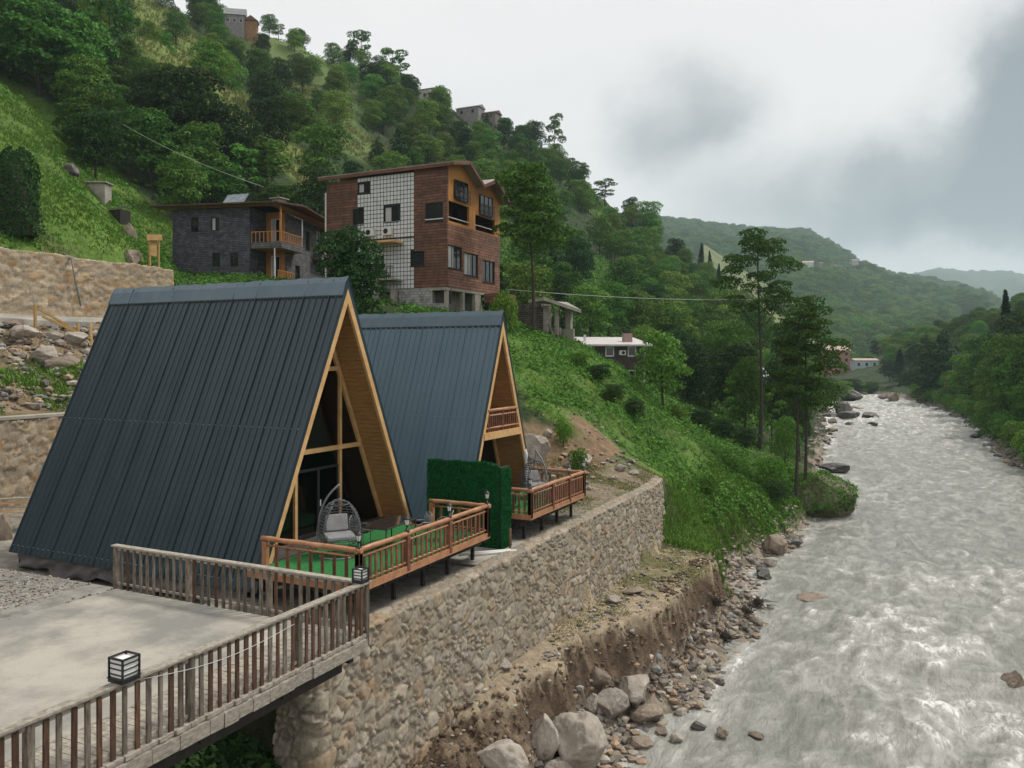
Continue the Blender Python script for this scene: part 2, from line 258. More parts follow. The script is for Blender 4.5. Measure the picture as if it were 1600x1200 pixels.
def height(X, Y):
    X = np.asarray(X, float); Y = np.asarray(Y, float); shp = np.broadcast(X, Y).shape
    X = np.broadcast_to(X, shp).ravel(); Y = np.broadcast_to(Y, shp).ravel()
    # wander the bank outline
    nearb = sstep(-12.3, -11.3, X)*sstep(-2, -5, X)
    wob = (fbm(X*.0+3.1, Y*.22, 3, .6, 3)*1.0+fbm(X*.35, Y*.8, 3, .6, 5)*.55)*nearb*sstep(14, 20, Y)*(1+.4*sstep(60, 90, Y))
    Xq = X-wob
    i = np.clip(np.searchsorted(SY, Y)-1, 0, len(SY)-2); f = np.clip((Y-SY[i])/(SY[i+1]-SY[i]), 0, 1)
    xa = SXN[i]*(1-f[:,None])+SXN[i+1]*f[:,None]; za = SZN[i]*(1-f[:,None])+SZN[i+1]*f[:,None]
    z = np.full(len(X), -8.2)
    for k in range(xa.shape[1]-1):
        a, b = xa[:,k], xa[:,k+1]; m = (Xq <= a) & (Xq > b); t = (a-Xq)/(a-b)
        z = np.where(m, za[:,k]+(za[:,k+1]-za[:,k])*t, z)
    last = Xq <= xa[:,-1]; z = np.where(last, za[:,-1]+(xa[:,-1]-Xq)*.05, z)
    # right bank
    rb = np.interp(Y, RBY, RBX)+fbm(Y*.12, Y*0+9, 3)*1.3; dr = X-rb
    zr = np.interp(dr, [-3, 0, 2, 6, 20, 45, 110, 300], [-8.2, -7.05, -5.8, -4.4, -3.0, 2.0, 24, 60])
    rscale = sstep(40, 190, Y)*.8+.2; zr = np.where(dr > 10, -3.6+(zr+3.6)*rscale, zr)
    z = np.where(dr > -3, zr, z)
    z = z+5*sstep(45, 110, z)*sstep(100, 140, Y)*np.where(X < 0, 1, 0)
    z = z-9*sstep(-110, -170, X)*sstep(60, 100, Y)*sstep(230, 180, Y)
    # roughness
    up = sstep(14, 60, z); bank = sstep(-6.9, -6.2, z)*sstep(-3.95, -4.3, z)*sstep(-12, -11.2, X)*sstep(6, 0, X)
    nat = np.maximum(sstep(44, 50, Y)*np.where(X>-48,1,0)+sstep(47,52,Y)*np.where(X>-48,0,1), np.maximum(sstep(-37.3, -38.2, X)*sstep(-47.2, -46.2, X), sstep(12.4, 13.4, z)))*np.where(X > -11, 0, 1)
    z = z+fbm(X*.045, Y*.045, 4, .5, 1)*5*up*sstep(-320, -200, X)+fbm(X*.15, Y*.15, 4, .55, 2)*(.25+1.3*up)*nat*np.where(X < -12, 1, 0)
    rd2 = 1-2*np.abs(fbm(X*.28, Y*.28, 4, .55, 12)); z = z+(rd2*.55+fbm(X*.7, Y*.7, 3, .55, 13)*.22)*nat*np.where((X < -13), 1, 0)*sstep(-5, -3, z)
    dirt = sstep(-37.5, -38.5, X)*sstep(-47, -46, X)*sstep(48, 44, Y)
    z = z+(fbm(X*.5, Y*.5, 4, .6, 6)*.8)*dirt
    steep = sstep(-4.05, -4.5, z)*bank
    rdg_ = 1-2*np.abs(fbm(X*.9+z*.8, Y*.9, 4, .6, 4)); z = z+(fbm(X*1.3+z*.9, Y*1.3, 5, .65, 14)*.75+rdg_*.28)*steep+fbm(X*3.3, Y*3.3, 4, .65, 8)*.13*steep+fbm(X*2.2,Y*2.2,3,.6,18)*.05*bank
    z = z+fbm(X*.6, Y*.6, 3, .5, 9)*.05*np.where((X > -12) & (X < 8), 1, 0)
    gly = sstep(14.3, 13.8, Y)*sstep(-17.3, -16.6, X)*sstep(-8, -11, X); z = z+fbm(X*.8, Y*.8, 3, .6, 7)*.35*gly
    return z.reshape(shp)
def hit(px, py, d0=15, d1=420, n=1500):
    """first point of the terrain along the view ray (used to stand things on the slope)"""
    d = ray(px, py); t = np.linspace(d0, d1, n); P = d[None]*t[:,None]; P[:,2] += CZ
    h = height(P[:,0], P[:,1]); u_ = P[:,2] < h
    k = int(np.argmax(u_)) if u_.any() else int(np.argmin(np.where(t > 60, (P[:,2]-h)/t, 9)))      # a foot just over the skyline stands on the crest
    return (P[k,0], P[k,1], h[k])
def axis(*segs):
    o = [segs[0][0]]
    for a, b, s0, s1 in segs:
        x = a; 
        while x < b: x = x+s0+(s1-s0)*(x-a)/(b-a); o.append(min(x, b))
    return np.unique(np.round(np.array(o), 4))
GX = axis((-330,-130,7,3),(-130,-62,2.2,.9),(-62,-13,.5,.3),(-13,-11.9,.1,.1),(-11.9,-6,.1,.1),(-6,12,.5,.6),(12,60,1,3),(60,300,4,12))
GY = axis((-40,6,4,.6),(6,14.2,.3,.2),(14.2,14.7,.1,.1),(14.7,50,.13,.14),(50,110,.25,.6),(110,330,.8,2.2),(330,420,3,6))
XX, YY = np.meshgrid(GX, GY, indexing='ij'); ZZ = height(XX, YY)
# ------------------------------------------------------------------ ground surface: albedo by zone of real material
def inpoly(px, py, poly):
    r = np.zeros(np.shape(px), bool); n = len(poly)
    for i in range(n):
        x0, y0 = poly[i]; x1, y1 = poly[(i+1) % n]
        c = ((y0 > py) != (y1 > py)) & (px < (x1-x0)*(py-y0)/(y1-y0+1e-9)+x0); r ^= c
    return r
OPEN = [[(0,125),(70,150),(110,200),(190,275),(250,330),(280,365),(340,430),(-200,430),(-200,60)],
        [(175,-60),(235,-60),(330,95),(400,160),(470,232),(525,292),(505,322),(440,262),(380,208),(320,165),(250,125),(210,60)],
        [(380,62),(470,45),(545,92),(560,130),(548,195),(610,235),(700,275),(690,300),(600,262),(530,235),(480,190),(430,130)],
        [(880,262),(965,335),(945,350),(890,300)], [(783,335),(835,395),(832,470),(783,430)], [(878,375),(965,425),(935,445),(880,430)],
        [(740,190),(800,215),(790,228),(745,215)], [(400,285),(505,318),(505,365),(420,340)],
        [(790,520),(900,528),(960,560),(1010,600),(1080,640),(1180,680),(1250,760),(1330,800),(1250,860),(1060,760),(830,640),(780,560)]]
def px_of(X, Y, Z):
    D = np.maximum(X*FX+Y*FY, .5); return 800+FPX*(X*RX+Y*RY)/D, HY-FPX*(Z-CZ)/D
PX, PY = px_of(XX, YY, ZZ)
def mixc(c, col, w): return c*(1-w[...,None])+np.array(col)*w[...,None]
n1 = fbm(XX*.12, YY*.12, 4, .6, 21); n2_ = fbm(XX*.6, YY*.6, 4, .6, 22); n3 = fbm(XX*1.7, YY*1.7, 4, .65, 23)
c = np.zeros(XX.shape+(3,))+np.array([.030,.048,.016])
opn = np.zeros(XX.shape, bool)
for p_ in OPEN: opn |= inpoly(PX, PY, p_)
opn &= (XX < -8)
g = opn.astype(float)
# soften the mask
for _ in range(2): g[1:-1,1:-1] = (g[:-2,1:-1]+g[2:,1:-1]+g[1:-1,:-2]+g[1:-1,2:]+g[1:-1,1:-1])/5
grass = np.array([.085,.155,.027])*(1+.5*n1[...,None])+np.array([.05,.035,.0])*np.clip(n2_,0,1)[...,None]
c = c*(1-g[...,None])+grass*g[...,None]
far_gr = inpoly(PX, PY, OPEN[1])*1.; c = mixc(c, (.15,.20,.05), far_gr*.85)
far_gr = inpoly(PX, PY, OPEN[2])*1.; c = mixc(c, (.11,.15,.05), far_gr*.75)
hol = sstep(.30, -.25, 1-2*np.abs(fbm(XX*.28, YY*.28, 4, .55, 12)))*(XX < -13)*(YY < 90); c = mixc(c, (.075,.055,.03), np.clip(hol, 0, 1)*g*.75)
slope = np.zeros_like(ZZ); gx = np.gradient(ZZ, GX, axis=0); gy = np.gradient(ZZ, GY, axis=1); slope = np.hypot(gx, gy)
roadside = (XX < -47)*(XX > -49.9)*(YY < 44)*1.; c = mixc(c, (.27,.23,.17), roadside)
terr = (ZZ < 1.2)*(ZZ > -1.6)*(XX > -36.5)*(XX < -12)*(YY > 12)*(YY < 44)
c = mixc(c, (.27,.25,.215), terr*np.clip(.9+.3*n2_, 0, 1))
c = mixc(c, (.20,.155,.10), terr*sstep(31, 35, YY)*.85)
c = mixc(c, (.10,.12,.045), terr*sstep(.05, .35, n2_)*sstep(29, 33, YY)*.75)
left = (XX < -17)*(YY < 14.6)*(ZZ < 2)*1.; c = mixc(c, (.26,.25,.225), left)
dirt = sstep(-36.4, -37.2, XX)*sstep(-48.5, -47, XX)*sstep(43, 38, YY)
c = mixc(c, (.30,.215,.135), dirt*np.clip(.75+.8*n2_, .2, 1)); c = mixc(c, (.075,.12,.03), dirt*sstep(.0, .3, n1+n2_*.5)*sstep(5.4, 4.2, ZZ))
cut = ((XX > -24)*(XX < -15.2)*(YY > 32)*(YY < 46)*(ZZ > -.7))*1.
c = mixc(c, (.20,.135,.08), cut*sstep(2.6, 1.4, ZZ+n2_*1.5))
cl = (XX > -13)*(XX < -4)*1.
bench = cl*(ZZ > -4.7)*(ZZ < -3)*(YY > 14.5)*(YY < 42)
c = mixc(c, (.33,.265,.185), bench*1.); c = mixc(c, (.14,.14,.055), bench*sstep(30, 34, YY)*np.clip(.5+.9*n2_, 0, 1))
scarp = cl*(ZZ <= -4.35)*(ZZ > -6.5)*(YY > 14.5)*(YY < 60); c = mixc(c, (.12,.086,.058), scarp*1.)
c = mixc(c, (.24,.18,.12), scarp*sstep(.12, .4, fbm(XX*2.5+ZZ*2, YY*2.5+ZZ*1.5, 4, .6, 29)))
lowg = (XX > -14)*(XX < -4)*(YY > 42)*(YY < 90)*(ZZ > -6.2)*(ZZ < -2); c = mixc(c, (.06,.085,.025), lowg*np.clip(.7+.8*n2_, 0, 1))
bar = (XX > -13)*(ZZ <= -5.9)*(ZZ > -9)*(XX < 2)*1.; c = mixc(c, (.25,.21,.165), bar*np.clip(.85+.5*n3, 0, 1))
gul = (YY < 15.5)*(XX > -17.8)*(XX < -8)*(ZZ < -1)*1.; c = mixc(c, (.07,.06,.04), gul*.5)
rbk = (XX > 0)*(ZZ > -7.5)*(ZZ < -5)*1.; c = mixc(c, (.15,.14,.12), rbk)
c = np.clip(c*(1+.25*n3[...,None]), .004, 1)
M_ground = attr_mat('ground_soil_and_grass', nscale=2.2, namp=.45, bump=.9, bscale=5, dist=.12)
P3 = np.stack([XX, YY, ZZ], -1).reshape(-1, 3)
ground = np_mesh('ground', P3, grid_faces(len(GX), len(GY))[:, ::-1] if False else grid_faces(len(GX), len(GY)), M_ground, smooth=True,
                 attrs={'col': ('POINT', 'FLOAT_COLOR', np.concatenate([c.reshape(-1, 3), np.ones((XX.size, 1))], 1))})
tag(ground, kind='structure')
ZI = ZZ
def bil(A, x, y):
    i = np.clip(np.searchsorted(GX, x)-1, 0, len(GX)-2); j = np.clip(np.searchsorted(GY, y)-1, 0, len(GY)-2)
    u = (x-GX[i])/(GX[i+1]-GX[i]); v = (y-GY[j])/(GY[j+1]-GY[j])
    return A[i,j]*(1-u)*(1-v)+A[i+1,j]*u*(1-v)+A[i,j+1]*(1-u)*v+A[i+1,j+1]*u*v
def gz(x, y): return bil(ZZ, np.asarray(x, float), np.asarray(y, float))
def gnorm(x, y):
    a = bil(gx, x, y); b = bil(gy, x, y); n = np.stack([-a, -b, np.ones_like(a)], -1); return n/np.linalg.norm(n, axis=-1, keepdims=True)
# wide valley floor reaching the horizon
vb = MB(); 
far_floor = np_mesh('valley_floor', [(-9000,420,-3.2),(9000,420,-3.2),(9000,9500,-3.2),(-9000,9500,-3.2),(-9000,-2500,-30),(9000,-2500,-30),(9000,420,-30),(-9000,420,-30)],
                    [(0,1,2,3),(4,5,6,7)], pm('valley_meadow', (.05,.08,.03), (.08,.12,.04), .01, bump=0))
tag(far_floor, kind='structure')
# ------------------------------------------------------------------ far hills
def far_hill(name, sky, D0, D1, foot, mat_args, nu=260, nv=70, amp=14, freq=.012, seed=1, back=.35):
    xs = np.linspace(sky[0][0], sky[-1][0], nu); up = (HY-np.interp(xs, [s[0] for s in sky], [s[1] for s in sky]))/FPX
    t = np.linspace(0, 1+back, nv); V = []
    for x, u in zip(xs, up):
        r = (x-800)/FPX; D = D0+(D1-D0)*t; X = (FX+r*RX)*D; Y = (FY+r*RY)*D
        top = CZ+u*D1; prof = np.where(t <= 1, t**.9, 1-(t-1)*.9)
        z = foot+(top-foot)*prof
        rid = 1-np.abs(fbm(X*freq, Y*freq*.6, 4, .5, seed))*2
        z = z+(rid-.7)*amp*np.sin(np.clip(t, 0, 1)*math.pi)**.7+fbm(X*.05, Y*.05, 3, .6, seed+3)*amp*.12
        V.append(np.stack([X, Y, z], -1))
    V = np.array(V); o = np_mesh(name, V.reshape(-1, 3), grid_faces(nu, nv), mat_args, smooth=True)
    tag(o, kind='structure'); return V
M_fh = pm('hill_forest_floor', (.04,.07,.026), (.12,.16,.05), .005, .95, 0, lo=.46, hi=.58)
M_fh2 = pm('distant_ridge_forest', (.035,.06,.028), (.06,.09,.035), .004, .95, 0)
M_fh3 = pm('terraced_meadow', (.06,.095,.032), (.16,.175,.06), .02, .95, 0)
HA = far_hill('far_hill', [(900,330),(1000,345),(1065,352),(1120,358),(1180,366),(1260,370),(1300,388),(1345,415),(1375,424),(1430,441),(1480,452),(1530,466),(1600,500),(1720,545)], 640, 2300, -4, M_fh, 320, 90, amp=60, freq=.0032, seed=31)
HB = far_hill('distant_ridge', [(1250,450),(1340,440),(1400,436),(1440,424),(1470,418),(1510,423),(1540,424),(1570,422),(1620,432),(1750,440),(1950,420)], 2500, 4200, -4, M_fh2, 160, 40, 120, .0016, 41)
HC = far_hill('meadow_spur', [(1100,380),(1160,420),(1200,445),(1240,470),(1290,512),(1330,546),(1370,575),(1410,596)], 430, 900, -4, M_fh3, 160, 60, 9, .012, 51)
# ------------------------------------------------------------------ river
WX = axis((-60,-17,1.2,.4),(-17,17,.2,.22),(17,30,1,2)); WY = axis((-35,12,3,.3),(12,60,.16,.2),(60,130,.25,.7),(130,335,1,2))
WXX, WYY = np.meshgrid(WX, WY, indexing='ij')
sw = WXX+fbm(WXX*.1, WYY*.07, 3, .5, 61)*3
w1 = fbm(sw*.55, WYY*.28, 4, .55, 62); w2 = fbm(sw*1.8, WYY*1.0, 4, .6, 63); w3 = 1-2*np.abs(fbm(sw*.9, WYY*.55, 4, .6, 64))
rap_sheen = np.zeros_like(WXX)
for (x_, y_, rad, s_) in [(*at_z(1500,1060,-7)[:2],4.2,1.1),(*at_z(1590,920,-7)[:2],3,.9),(*at_z(1490,925,-7)[:2],3.0,.8),(*at_z(1370,985,-7)[:2],2.2,.9),(*at_z(1255,960,-7)[:2],1.2,.8),(*at_z(1400,905,-7)[:2],3.4,.35),
                          (*at_z(1580,1170,-7)[:2],3,.7),(*at_z(1480,770,-7)[:2],6,.5),(*at_z(1350,760,-7)[:2],5,.5),(*at_z(1500,1180,-7)[:2],3,.6)]:
    rap_sheen += s_*np.exp(-(((WXX-x_)/rad)**2+((WYY-y_)/(rad*1.5))**2))
rap_sheen = rap_sheen*.6+sstep(70, 190, WYY)*1.0  # far water paled: grazing sky reflection painted into the colour along with foam
bigw = (1-2*np.abs(fbm(sw*.30, WYY*.16, 3, .5, 66)))
wz = -7+w1*.10+w2*.045+w3*.045*(1+1.8*rap_sheen)+rap_sheen*.22*w1*2+bigw*.10+rap_sheen*bigw*.12
foam_sheen = np.clip((w3-.40)*.5+w2*.45+rap_sheen*.50-.12+w1*.2, 0, 1)
gw = height(WXX, WYY); edge = sstep(-7.45, -7.0, gw); foam_sheen = np.clip(foam_sheen+edge*.3, 0, 1)
m, t, b = base_mat('river_water')
a = N(t, 'ShaderNodeAttribute', attribute_name='foam_sheen'); tcn = N(t, 'ShaderNodeTexCoord'); mp = N(t, 'ShaderNodeMapping'); mp.inputs['Scale'].default_value = (1.0, .36, 1); mp.inputs['Rotation'].default_value = (0, 0, R(-14))
L(t, tcn.outputs['Object'], mp.inputs[0])
def nz(sc, det, ro, di):
    n = N(t, 'ShaderNodeTexNoise'); n.inputs['Scale'].default_value = sc; n.inputs['Detail'].default_value = det; n.inputs['Roughness'].default_value = ro; n.inputs['Distortion'].default_value = di; L(t, mp.outputs[0], n.inputs['Vector']); return n.outputs[0]
def mth(op, x, y, cl=False):
    n = N(t, 'ShaderNodeMath', operation=op, use_clamp=cl)
    for i, q in enumerate((x, y)):
        if isinstance(q, (int, float)): n.inputs[i].default_value = q
        else: L(t, q, n.inputs[i])
    return n.outputs[0]
na = nz(.9, 8, .62, 1.6); nc = nz(3.2, 5, .6, 2.0)
thr = mth('ABSOLUTE', mth('SUBTRACT', nc, .5), 0); thr = mth('MULTIPLY', mth('SUBTRACT', .075, thr), 1.5)       # thin light threads
v = mth('ADD', mth('MULTIPLY', mth('SUBTRACT', na, .5), 1.15), mth('MAXIMUM', thr, 0)); fo = mth('MULTIPLY', a.outputs['Fac'], mth('ADD', -.35, mth('MULTIPLY', nc, 1.9)))
s2o = mth('ADD', mth('ADD', v, .30), fo, True)
cr = N(t, 'ShaderNodeValToRGB'); cr.color_ramp.elements[0].color = (.12,.125,.10,1); cr.color_ramp.elements[1].color = (.78,.78,.75,1); cr.color_ramp.elements[1].position = 1
e = cr.color_ramp.elements.new(.35); e.color = (.21,.213,.188,1); e = cr.color_ramp.elements.new(.68); e.color = (.355,.353,.325,1)
L(t, s2o, cr.inputs[0]); L(t, cr.outputs[0], b.inputs['Base Color'])
rr = N(t, 'ShaderNodeMapRange'); rr.inputs['To Min'].default_value = .28; rr.inputs['To Max'].default_value = .75; L(t, s2o, rr.inputs['Value']); L(t, rr.outputs[0], b.inputs['Roughness'])
bp = N(t, 'ShaderNodeBump'); bp.inputs['Strength'].default_value = .9; bp.inputs['Distance'].default_value = .12; L(t, nz(2.0, 6, .62, 1.6), bp.inputs['Height']); L(t, bp.outputs[0], b.inputs['Normal'])
b.inputs['Specular IOR Level'].default_value = .24
river = np_mesh('river', np.stack([WXX, WYY, wz], -1).reshape(-1, 3), grid_faces(len(WX), len(WY)), m, smooth=True, attrs={'foam_sheen': ('POINT', 'FLOAT', foam_sheen.ravel())})
tag(river, kind='structure')
# ------------------------------------------------------------------ things built in world coordinates under an Empty
def wb(mb, name, mat, root=None, **k):
    o = mb.build(name, mat, None, **k)
    if root is not None:
        o.parent = root; o.matrix_parent_inverse = wmat(root).inverted()
    return o
def wmat(o):
    if o.parent is None: return Matrix.Translation(o.location) @ o.rotation_euler.to_matrix().to_4x4()
    return Matrix.Identity(4)
def adopt(o, root): o.parent = root; o.matrix_parent_inverse = wmat(root).inverted(); return o
# ---- stone walls with real relief: one stone per Voronoi cell
def vor(u, v, cu, cv, seed, jit=.42):
    gu = u/cu; gv = v/cv; iu = np.floor(gu).astype(int); iv = np.floor(gv).astype(int)
    f1 = np.full(u.shape, 9.); f2 = np.full(u.shape, 9.); idd = np.zeros(u.shape, int)
    for a in (-1, 0, 1):
        for b in (-1, 0, 1):
            ci = iu+a; cj = iv+b; ju = _P[(ci*7+seed) & 255, (cj*13+5) & 255]; jv = _P[(ci*11+seed*3) & 255, (cj*5+90) & 255]
            d = np.hypot(gu-(ci+.5+(ju-.5)*2*jit), (gv-(cj+.5+(jv-.5)*2*jit))); h = (ci*92821+cj*68917+seed*31) & 0xffff
            n = d < f1; f2 = np.where(n, f1, np.minimum(f2, d)); idd = np.where(n, h, idd); f1 = np.where(n, d, f1)
    return f1, f2, idd
PAL = np.array([(.27,.235,.18),(.31,.27,.21),(.25,.225,.185),(.34,.29,.22),(.31,.235,.15),(.235,.205,.16),(.28,.245,.20),(.36,.315,.25),(.28,.20,.125),(.27,.245,.21)])
M_stone = attr_mat('rubble_stone', nscale=9, namp=.35, bump=.6, bscale=28, dist=.02)
def stone_wall(name, path, zb, zt, batter, cap, label, cat='wall', res=.05, cell=(.44,.36), seed=1, tint=1.0, mort=.8, relief=.11, topfn=None, palmul=(1,1,1), rag=0, flat=0):
    """path: plan points of the top edge, outside on the right-hand side of travel"""
    P = np.array(path, float); seg = np.hypot(*np.diff(P, axis=0).T); S = np.concatenate([[0], np.cumsum(seg)])
    s = np.linspace(0, S[-1], int(S[-1]/res)+1); x = np.interp(s, S, P[:,0]); y = np.interp(s, S, P[:,1])
    tx = np.gradient(x); ty = np.gradient(y); l = np.hypot(tx, ty); nx = ty/l; ny = -tx/l
    hh = (np.max(zt) if np.ndim(zt) else zt)-(np.min(zb) if np.ndim(zb) else zb)
    nv = int(hh/res)+1; nc = max(2, int(cap/res)+1); nd = 5
    v = np.concatenate([np.linspace(0, 1, nv), np.linspace(1, 2, nc)[1:], np.linspace(2, 3, nd)[1:]])
    Sg, Vg = np.meshgrid(s, v, indexing='ij'); ZB = np.interp(Sg, np.linspace(0, S[-1], len(np.atleast_1d(zb))), np.atleast_1d(zb)) if np.ndim(zb) else np.full(Sg.shape, float(zb))
    ZT = np.interp(Sg, np.linspace(0, S[-1], len(np.atleast_1d(zt))), np.atleast_1d(zt)) if np.ndim(zt) else np.full(Sg.shape, float(zt))
    if rag: ZT = ZT+fbm(Sg*.9, Sg*0+seed, 4, .6)*rag
    fv = np.clip(Vg, 0, 1); cv = np.clip(Vg-1, 0, 1); dv = np.clip(Vg-2, 0, 1)
    z = ZB+(ZT-ZB)*fv-dv*.6; off = batter*(1-fv)*(ZT-ZB)-cv*cap
    vv = (z*(Vg <= 1)+(ZT+cv*cap+dv*.6)*(Vg > 1))
    wob = fbm(Sg*2.3, vv*2.3, 4, .65, seed)*.22
    f1, f2, idd = vor(Sg+wob, vv+wob*.7, cell[0], cell[1], seed)
    g1, g2, id2 = vor(Sg+wob, vv-wob, cell[0]*.45, cell[1]*.45, seed+9)
    small = _P[idd & 255, (idd >> 3) & 255] < .28
    F = np.where(small, (g2-g1)*.5, f2-f1); ID = np.where(small, id2, idd)
    gap = sstep(.0, .16, F); rnd = _P[ID & 255, (ID >> 8) & 255]; rn2 = _P[(ID >> 4) & 255, ID & 255]
    dome = np.sqrt(np.clip(F/.55, 0, 1))
    disp = relief*(gap*.5+dome*.25*gap+(rnd-.5)*.8*gap)+fbm(Sg*6, vv*6, 3, .6, seed+2)*relief*.22
    tiltc = (rn2-.5)*.12*np.sin((Sg*3+ID)%6.28)*gap; disp = disp+tiltc*relief
    disp *= np.where(Vg > 2, .2, 1)
    nz = np.where(Vg > 1, 1., 0.); sd = np.where(Vg > 1, 0, 1.); NX, VV_ = np.meshgrid(nx, v, indexing='ij'); NY, _ = np.meshgrid(ny, v, indexing='ij')
    X0, _ = np.meshgrid(x, v, indexing='ij'); Y0, _ = np.meshgrid(y, v, indexing='ij')
    X = X0+NX*(off+disp*sd); Y = Y0+NY*(off+disp*sd); Z = z+disp*nz*.6
    col = PAL[(rn2*len(PAL)).astype(int) % len(PAL)]*(.75+.5*rnd[...,None])*np.array(palmul)
    col = col*(1-flat)+np.array([.275,.24,.19])*flat
    mortar = np.array([.24,.205,.155])*mort
    col = col*gap[...,None]+mortar*(1-gap[...,None]); bl = sstep(-.1, .5, fbm(Sg*.5, vv*.5, 4, .6, seed+5))
    col = col*(1-.3*bl[...,None])+np.array([.26,.22,.165])*.3*bl[...,None]
    rust = sstep(.3, .6, fbm(Sg*.25, vv*.6, 4, .6, seed+7)); col = col*(1-.45*rust[...,None])+np.array([.27,.17,.08])*.45*rust[...,None]
    col = np.clip(col*tint, 0, 1)
    o = np_mesh(name, np.stack([X, Y, Z], -1).reshape(-1, 3), grid_faces(len(s), len(v)), M_stone, smooth=True,
                attrs={'col': ('POINT', 'FLOAT_COLOR', np.concatenate([col.reshape(-1, 3), np.ones((col.size//3, 1))], 1))})
    tag(o, label, cat); return o
stone_wall('stone_retaining_wall', [(-12.9,14.38),(-12.1,14.38),(-11.97,14.5),(-11.95,20),(-11.95,36),(-11.98,41),(-12.3,43.2),(-13.2,44.6)], [-5.6,-5.4,-5.2,-4.8,-4.8,-4.7,-4.5,-3.6], -.82, .09, .5,
           'long rough rubble stone retaining wall below the two decks, facing the river', res=.04, cell=(.42,.34), seed=3, relief=.10, mort=.95, tint=1.0, flat=.35)
stone_wall('stone_retaining_wall', [(-36.6,8),(-35.95,18),(-35.9,30.4)], -1.1, 2.95, .03, .5,
           'tan rubble stone wall low at the left edge behind the near cabin, grass on top', res=.09, cell=(.5,.4), seed=12, tint=1.05, palmul=(1.05,.98,.88), mort=1.1)
stone_wall('stone_retaining_wall', [(-49.8,14),(-49.7,30),(-49.6,43.6),(-51.4,45)], 7.6, [12.6,12.4,12.3,12.2], .02, .6,
           'upper beige stone wall above the concrete road, green slope behind it', res=.12, cell=(.6,.42), seed=22, tint=1.12, palmul=(1.08,1,.88), mort=1.35, relief=.12, rag=.12)
# coping slab of the lower left wall
tag(MB().box((-36.4,8,2.96),(-35.82,30.4,3.12)).build('wall_coping', pm('old_concrete', (.27,.25,.21), (.38,.35,.30), 1.5, .9, .4), bevel=.02), 'pale concrete strip capping the low left stone wall', 'coping')
# road between the walls
M_conc = pm('worn_concrete', (.215,.21,.19), (.375,.35,.30), .45, .85, .5, 18, det=12, c3=(.42,.395,.345), lo=.40, hi=.56)
rd = np.linspace(4, 40, 60); rz = gz(np.full(60, -48.7), rd); cz_ = 8.05+.0*rd
V = np.concatenate([np.stack([np.full(60, x), rd, z+fbm(rd*.3, rd*0, 3)*.05], -1) for x, z in ((-50.6,8.55+0*rd),(-47.5,8.0+0*rd),(-47.3,7.95+0*rd),(-47.2,7.2+0*rd))])
F = np.concatenate([[(k*60+i, k*60+i+1, (k+1)*60+i+1, (k+1)*60+i) for i in range(59)] for k in range(3)])
tag(np_mesh('road', V, F, M_conc), kind='structure')
# ------------------------------------------------------------------ timber platform
ZP = .15
M_grey = pm('weathered_timber', (.075,.060,.046), (.21,.18,.145), 3, .8, .5, 22, stretch=(6,6,1.2), c3=(.28,.25,.21), rnd=.25)
M_greyx = pm('weathered_rail', (.20,.175,.14), (.40,.365,.31), 3, .8, .5, 22, stretch=(3,3,8), rnd=.1)
M_brown = pm('brown_stained_timber', (.045,.026,.017), (.13,.068,.042), 4, .75, .4, 20, stretch=(6,6,1), rnd=.25)
M_dark = pm('dark_painted_steel', (.012,.013,.014), (.02,.021,.022), 6, .45, .1, spec=.4)
M_black = pm('dark_beam', (.018,.016,.014), (.035,.03,.026), 5, .7, .3)
M_lamp = pm('frosted_lamp_glass', (.80,.80,.78), (.86,.86,.84), 3, .35, 0, spec=.5)
pl = empty('timber_platform', (-13.75, 8, ZP), label='concrete topped platform with grey plank edge, railings on two sides', cat='platform')
wb(MB().box((-17.4,1,ZP-.22),(-11.35,13.62,ZP)), 'concrete_slab', M_conc, pl)
mb = MB(); y = 1.0
while y < 13.6:
    w = .138; mb.box((-11.33, y, ZP-.06+random.uniform(-.004,.004)), (-9.98+random.uniform(-.03,.03), min(y+w, 13.64), ZP+.004+random.uniform(-.004,.004))); y += w+.010
wb(mb, 'plank_edge', M_greyx, pl)
mb = MB()
mb.box((-10.12,1,-.14),(-10.02,13.62,ZP-.07)); y = 1.2
while y < 13.5: l = random.uniform(.28,.7); mb.box((-10.015-random.uniform(0,.01), y, -.13-random.uniform(0,.03)), (-9.93+random.uniform(-.02,.015), min(y+l-.012, 13.6), ZP-.075)); y += l
wb(mb, 'edge_beam', M_greyx, pl)
mb = MB()
for y in np.arange(2, 13.6, 1.9): mb.box((-17.2, y-.07, -.38), (-10.2, y+.07, -.145))
for x in (-16.6,-13.6,-10.6): mb.box((x-.09,1,-.66),(x+.09,13.5,-.385))
wb(mb, 'joists', M_black, pl)
mb = MB()
for x, y in ((-10.7,3),(-10.7,8.2),(-13.5,8.2),(-13.6,3)): wb(MB().box((x-.12,y-.12,-5.8),(x+.12,y+.12,-.67)), 'support_post', M_black, pl)
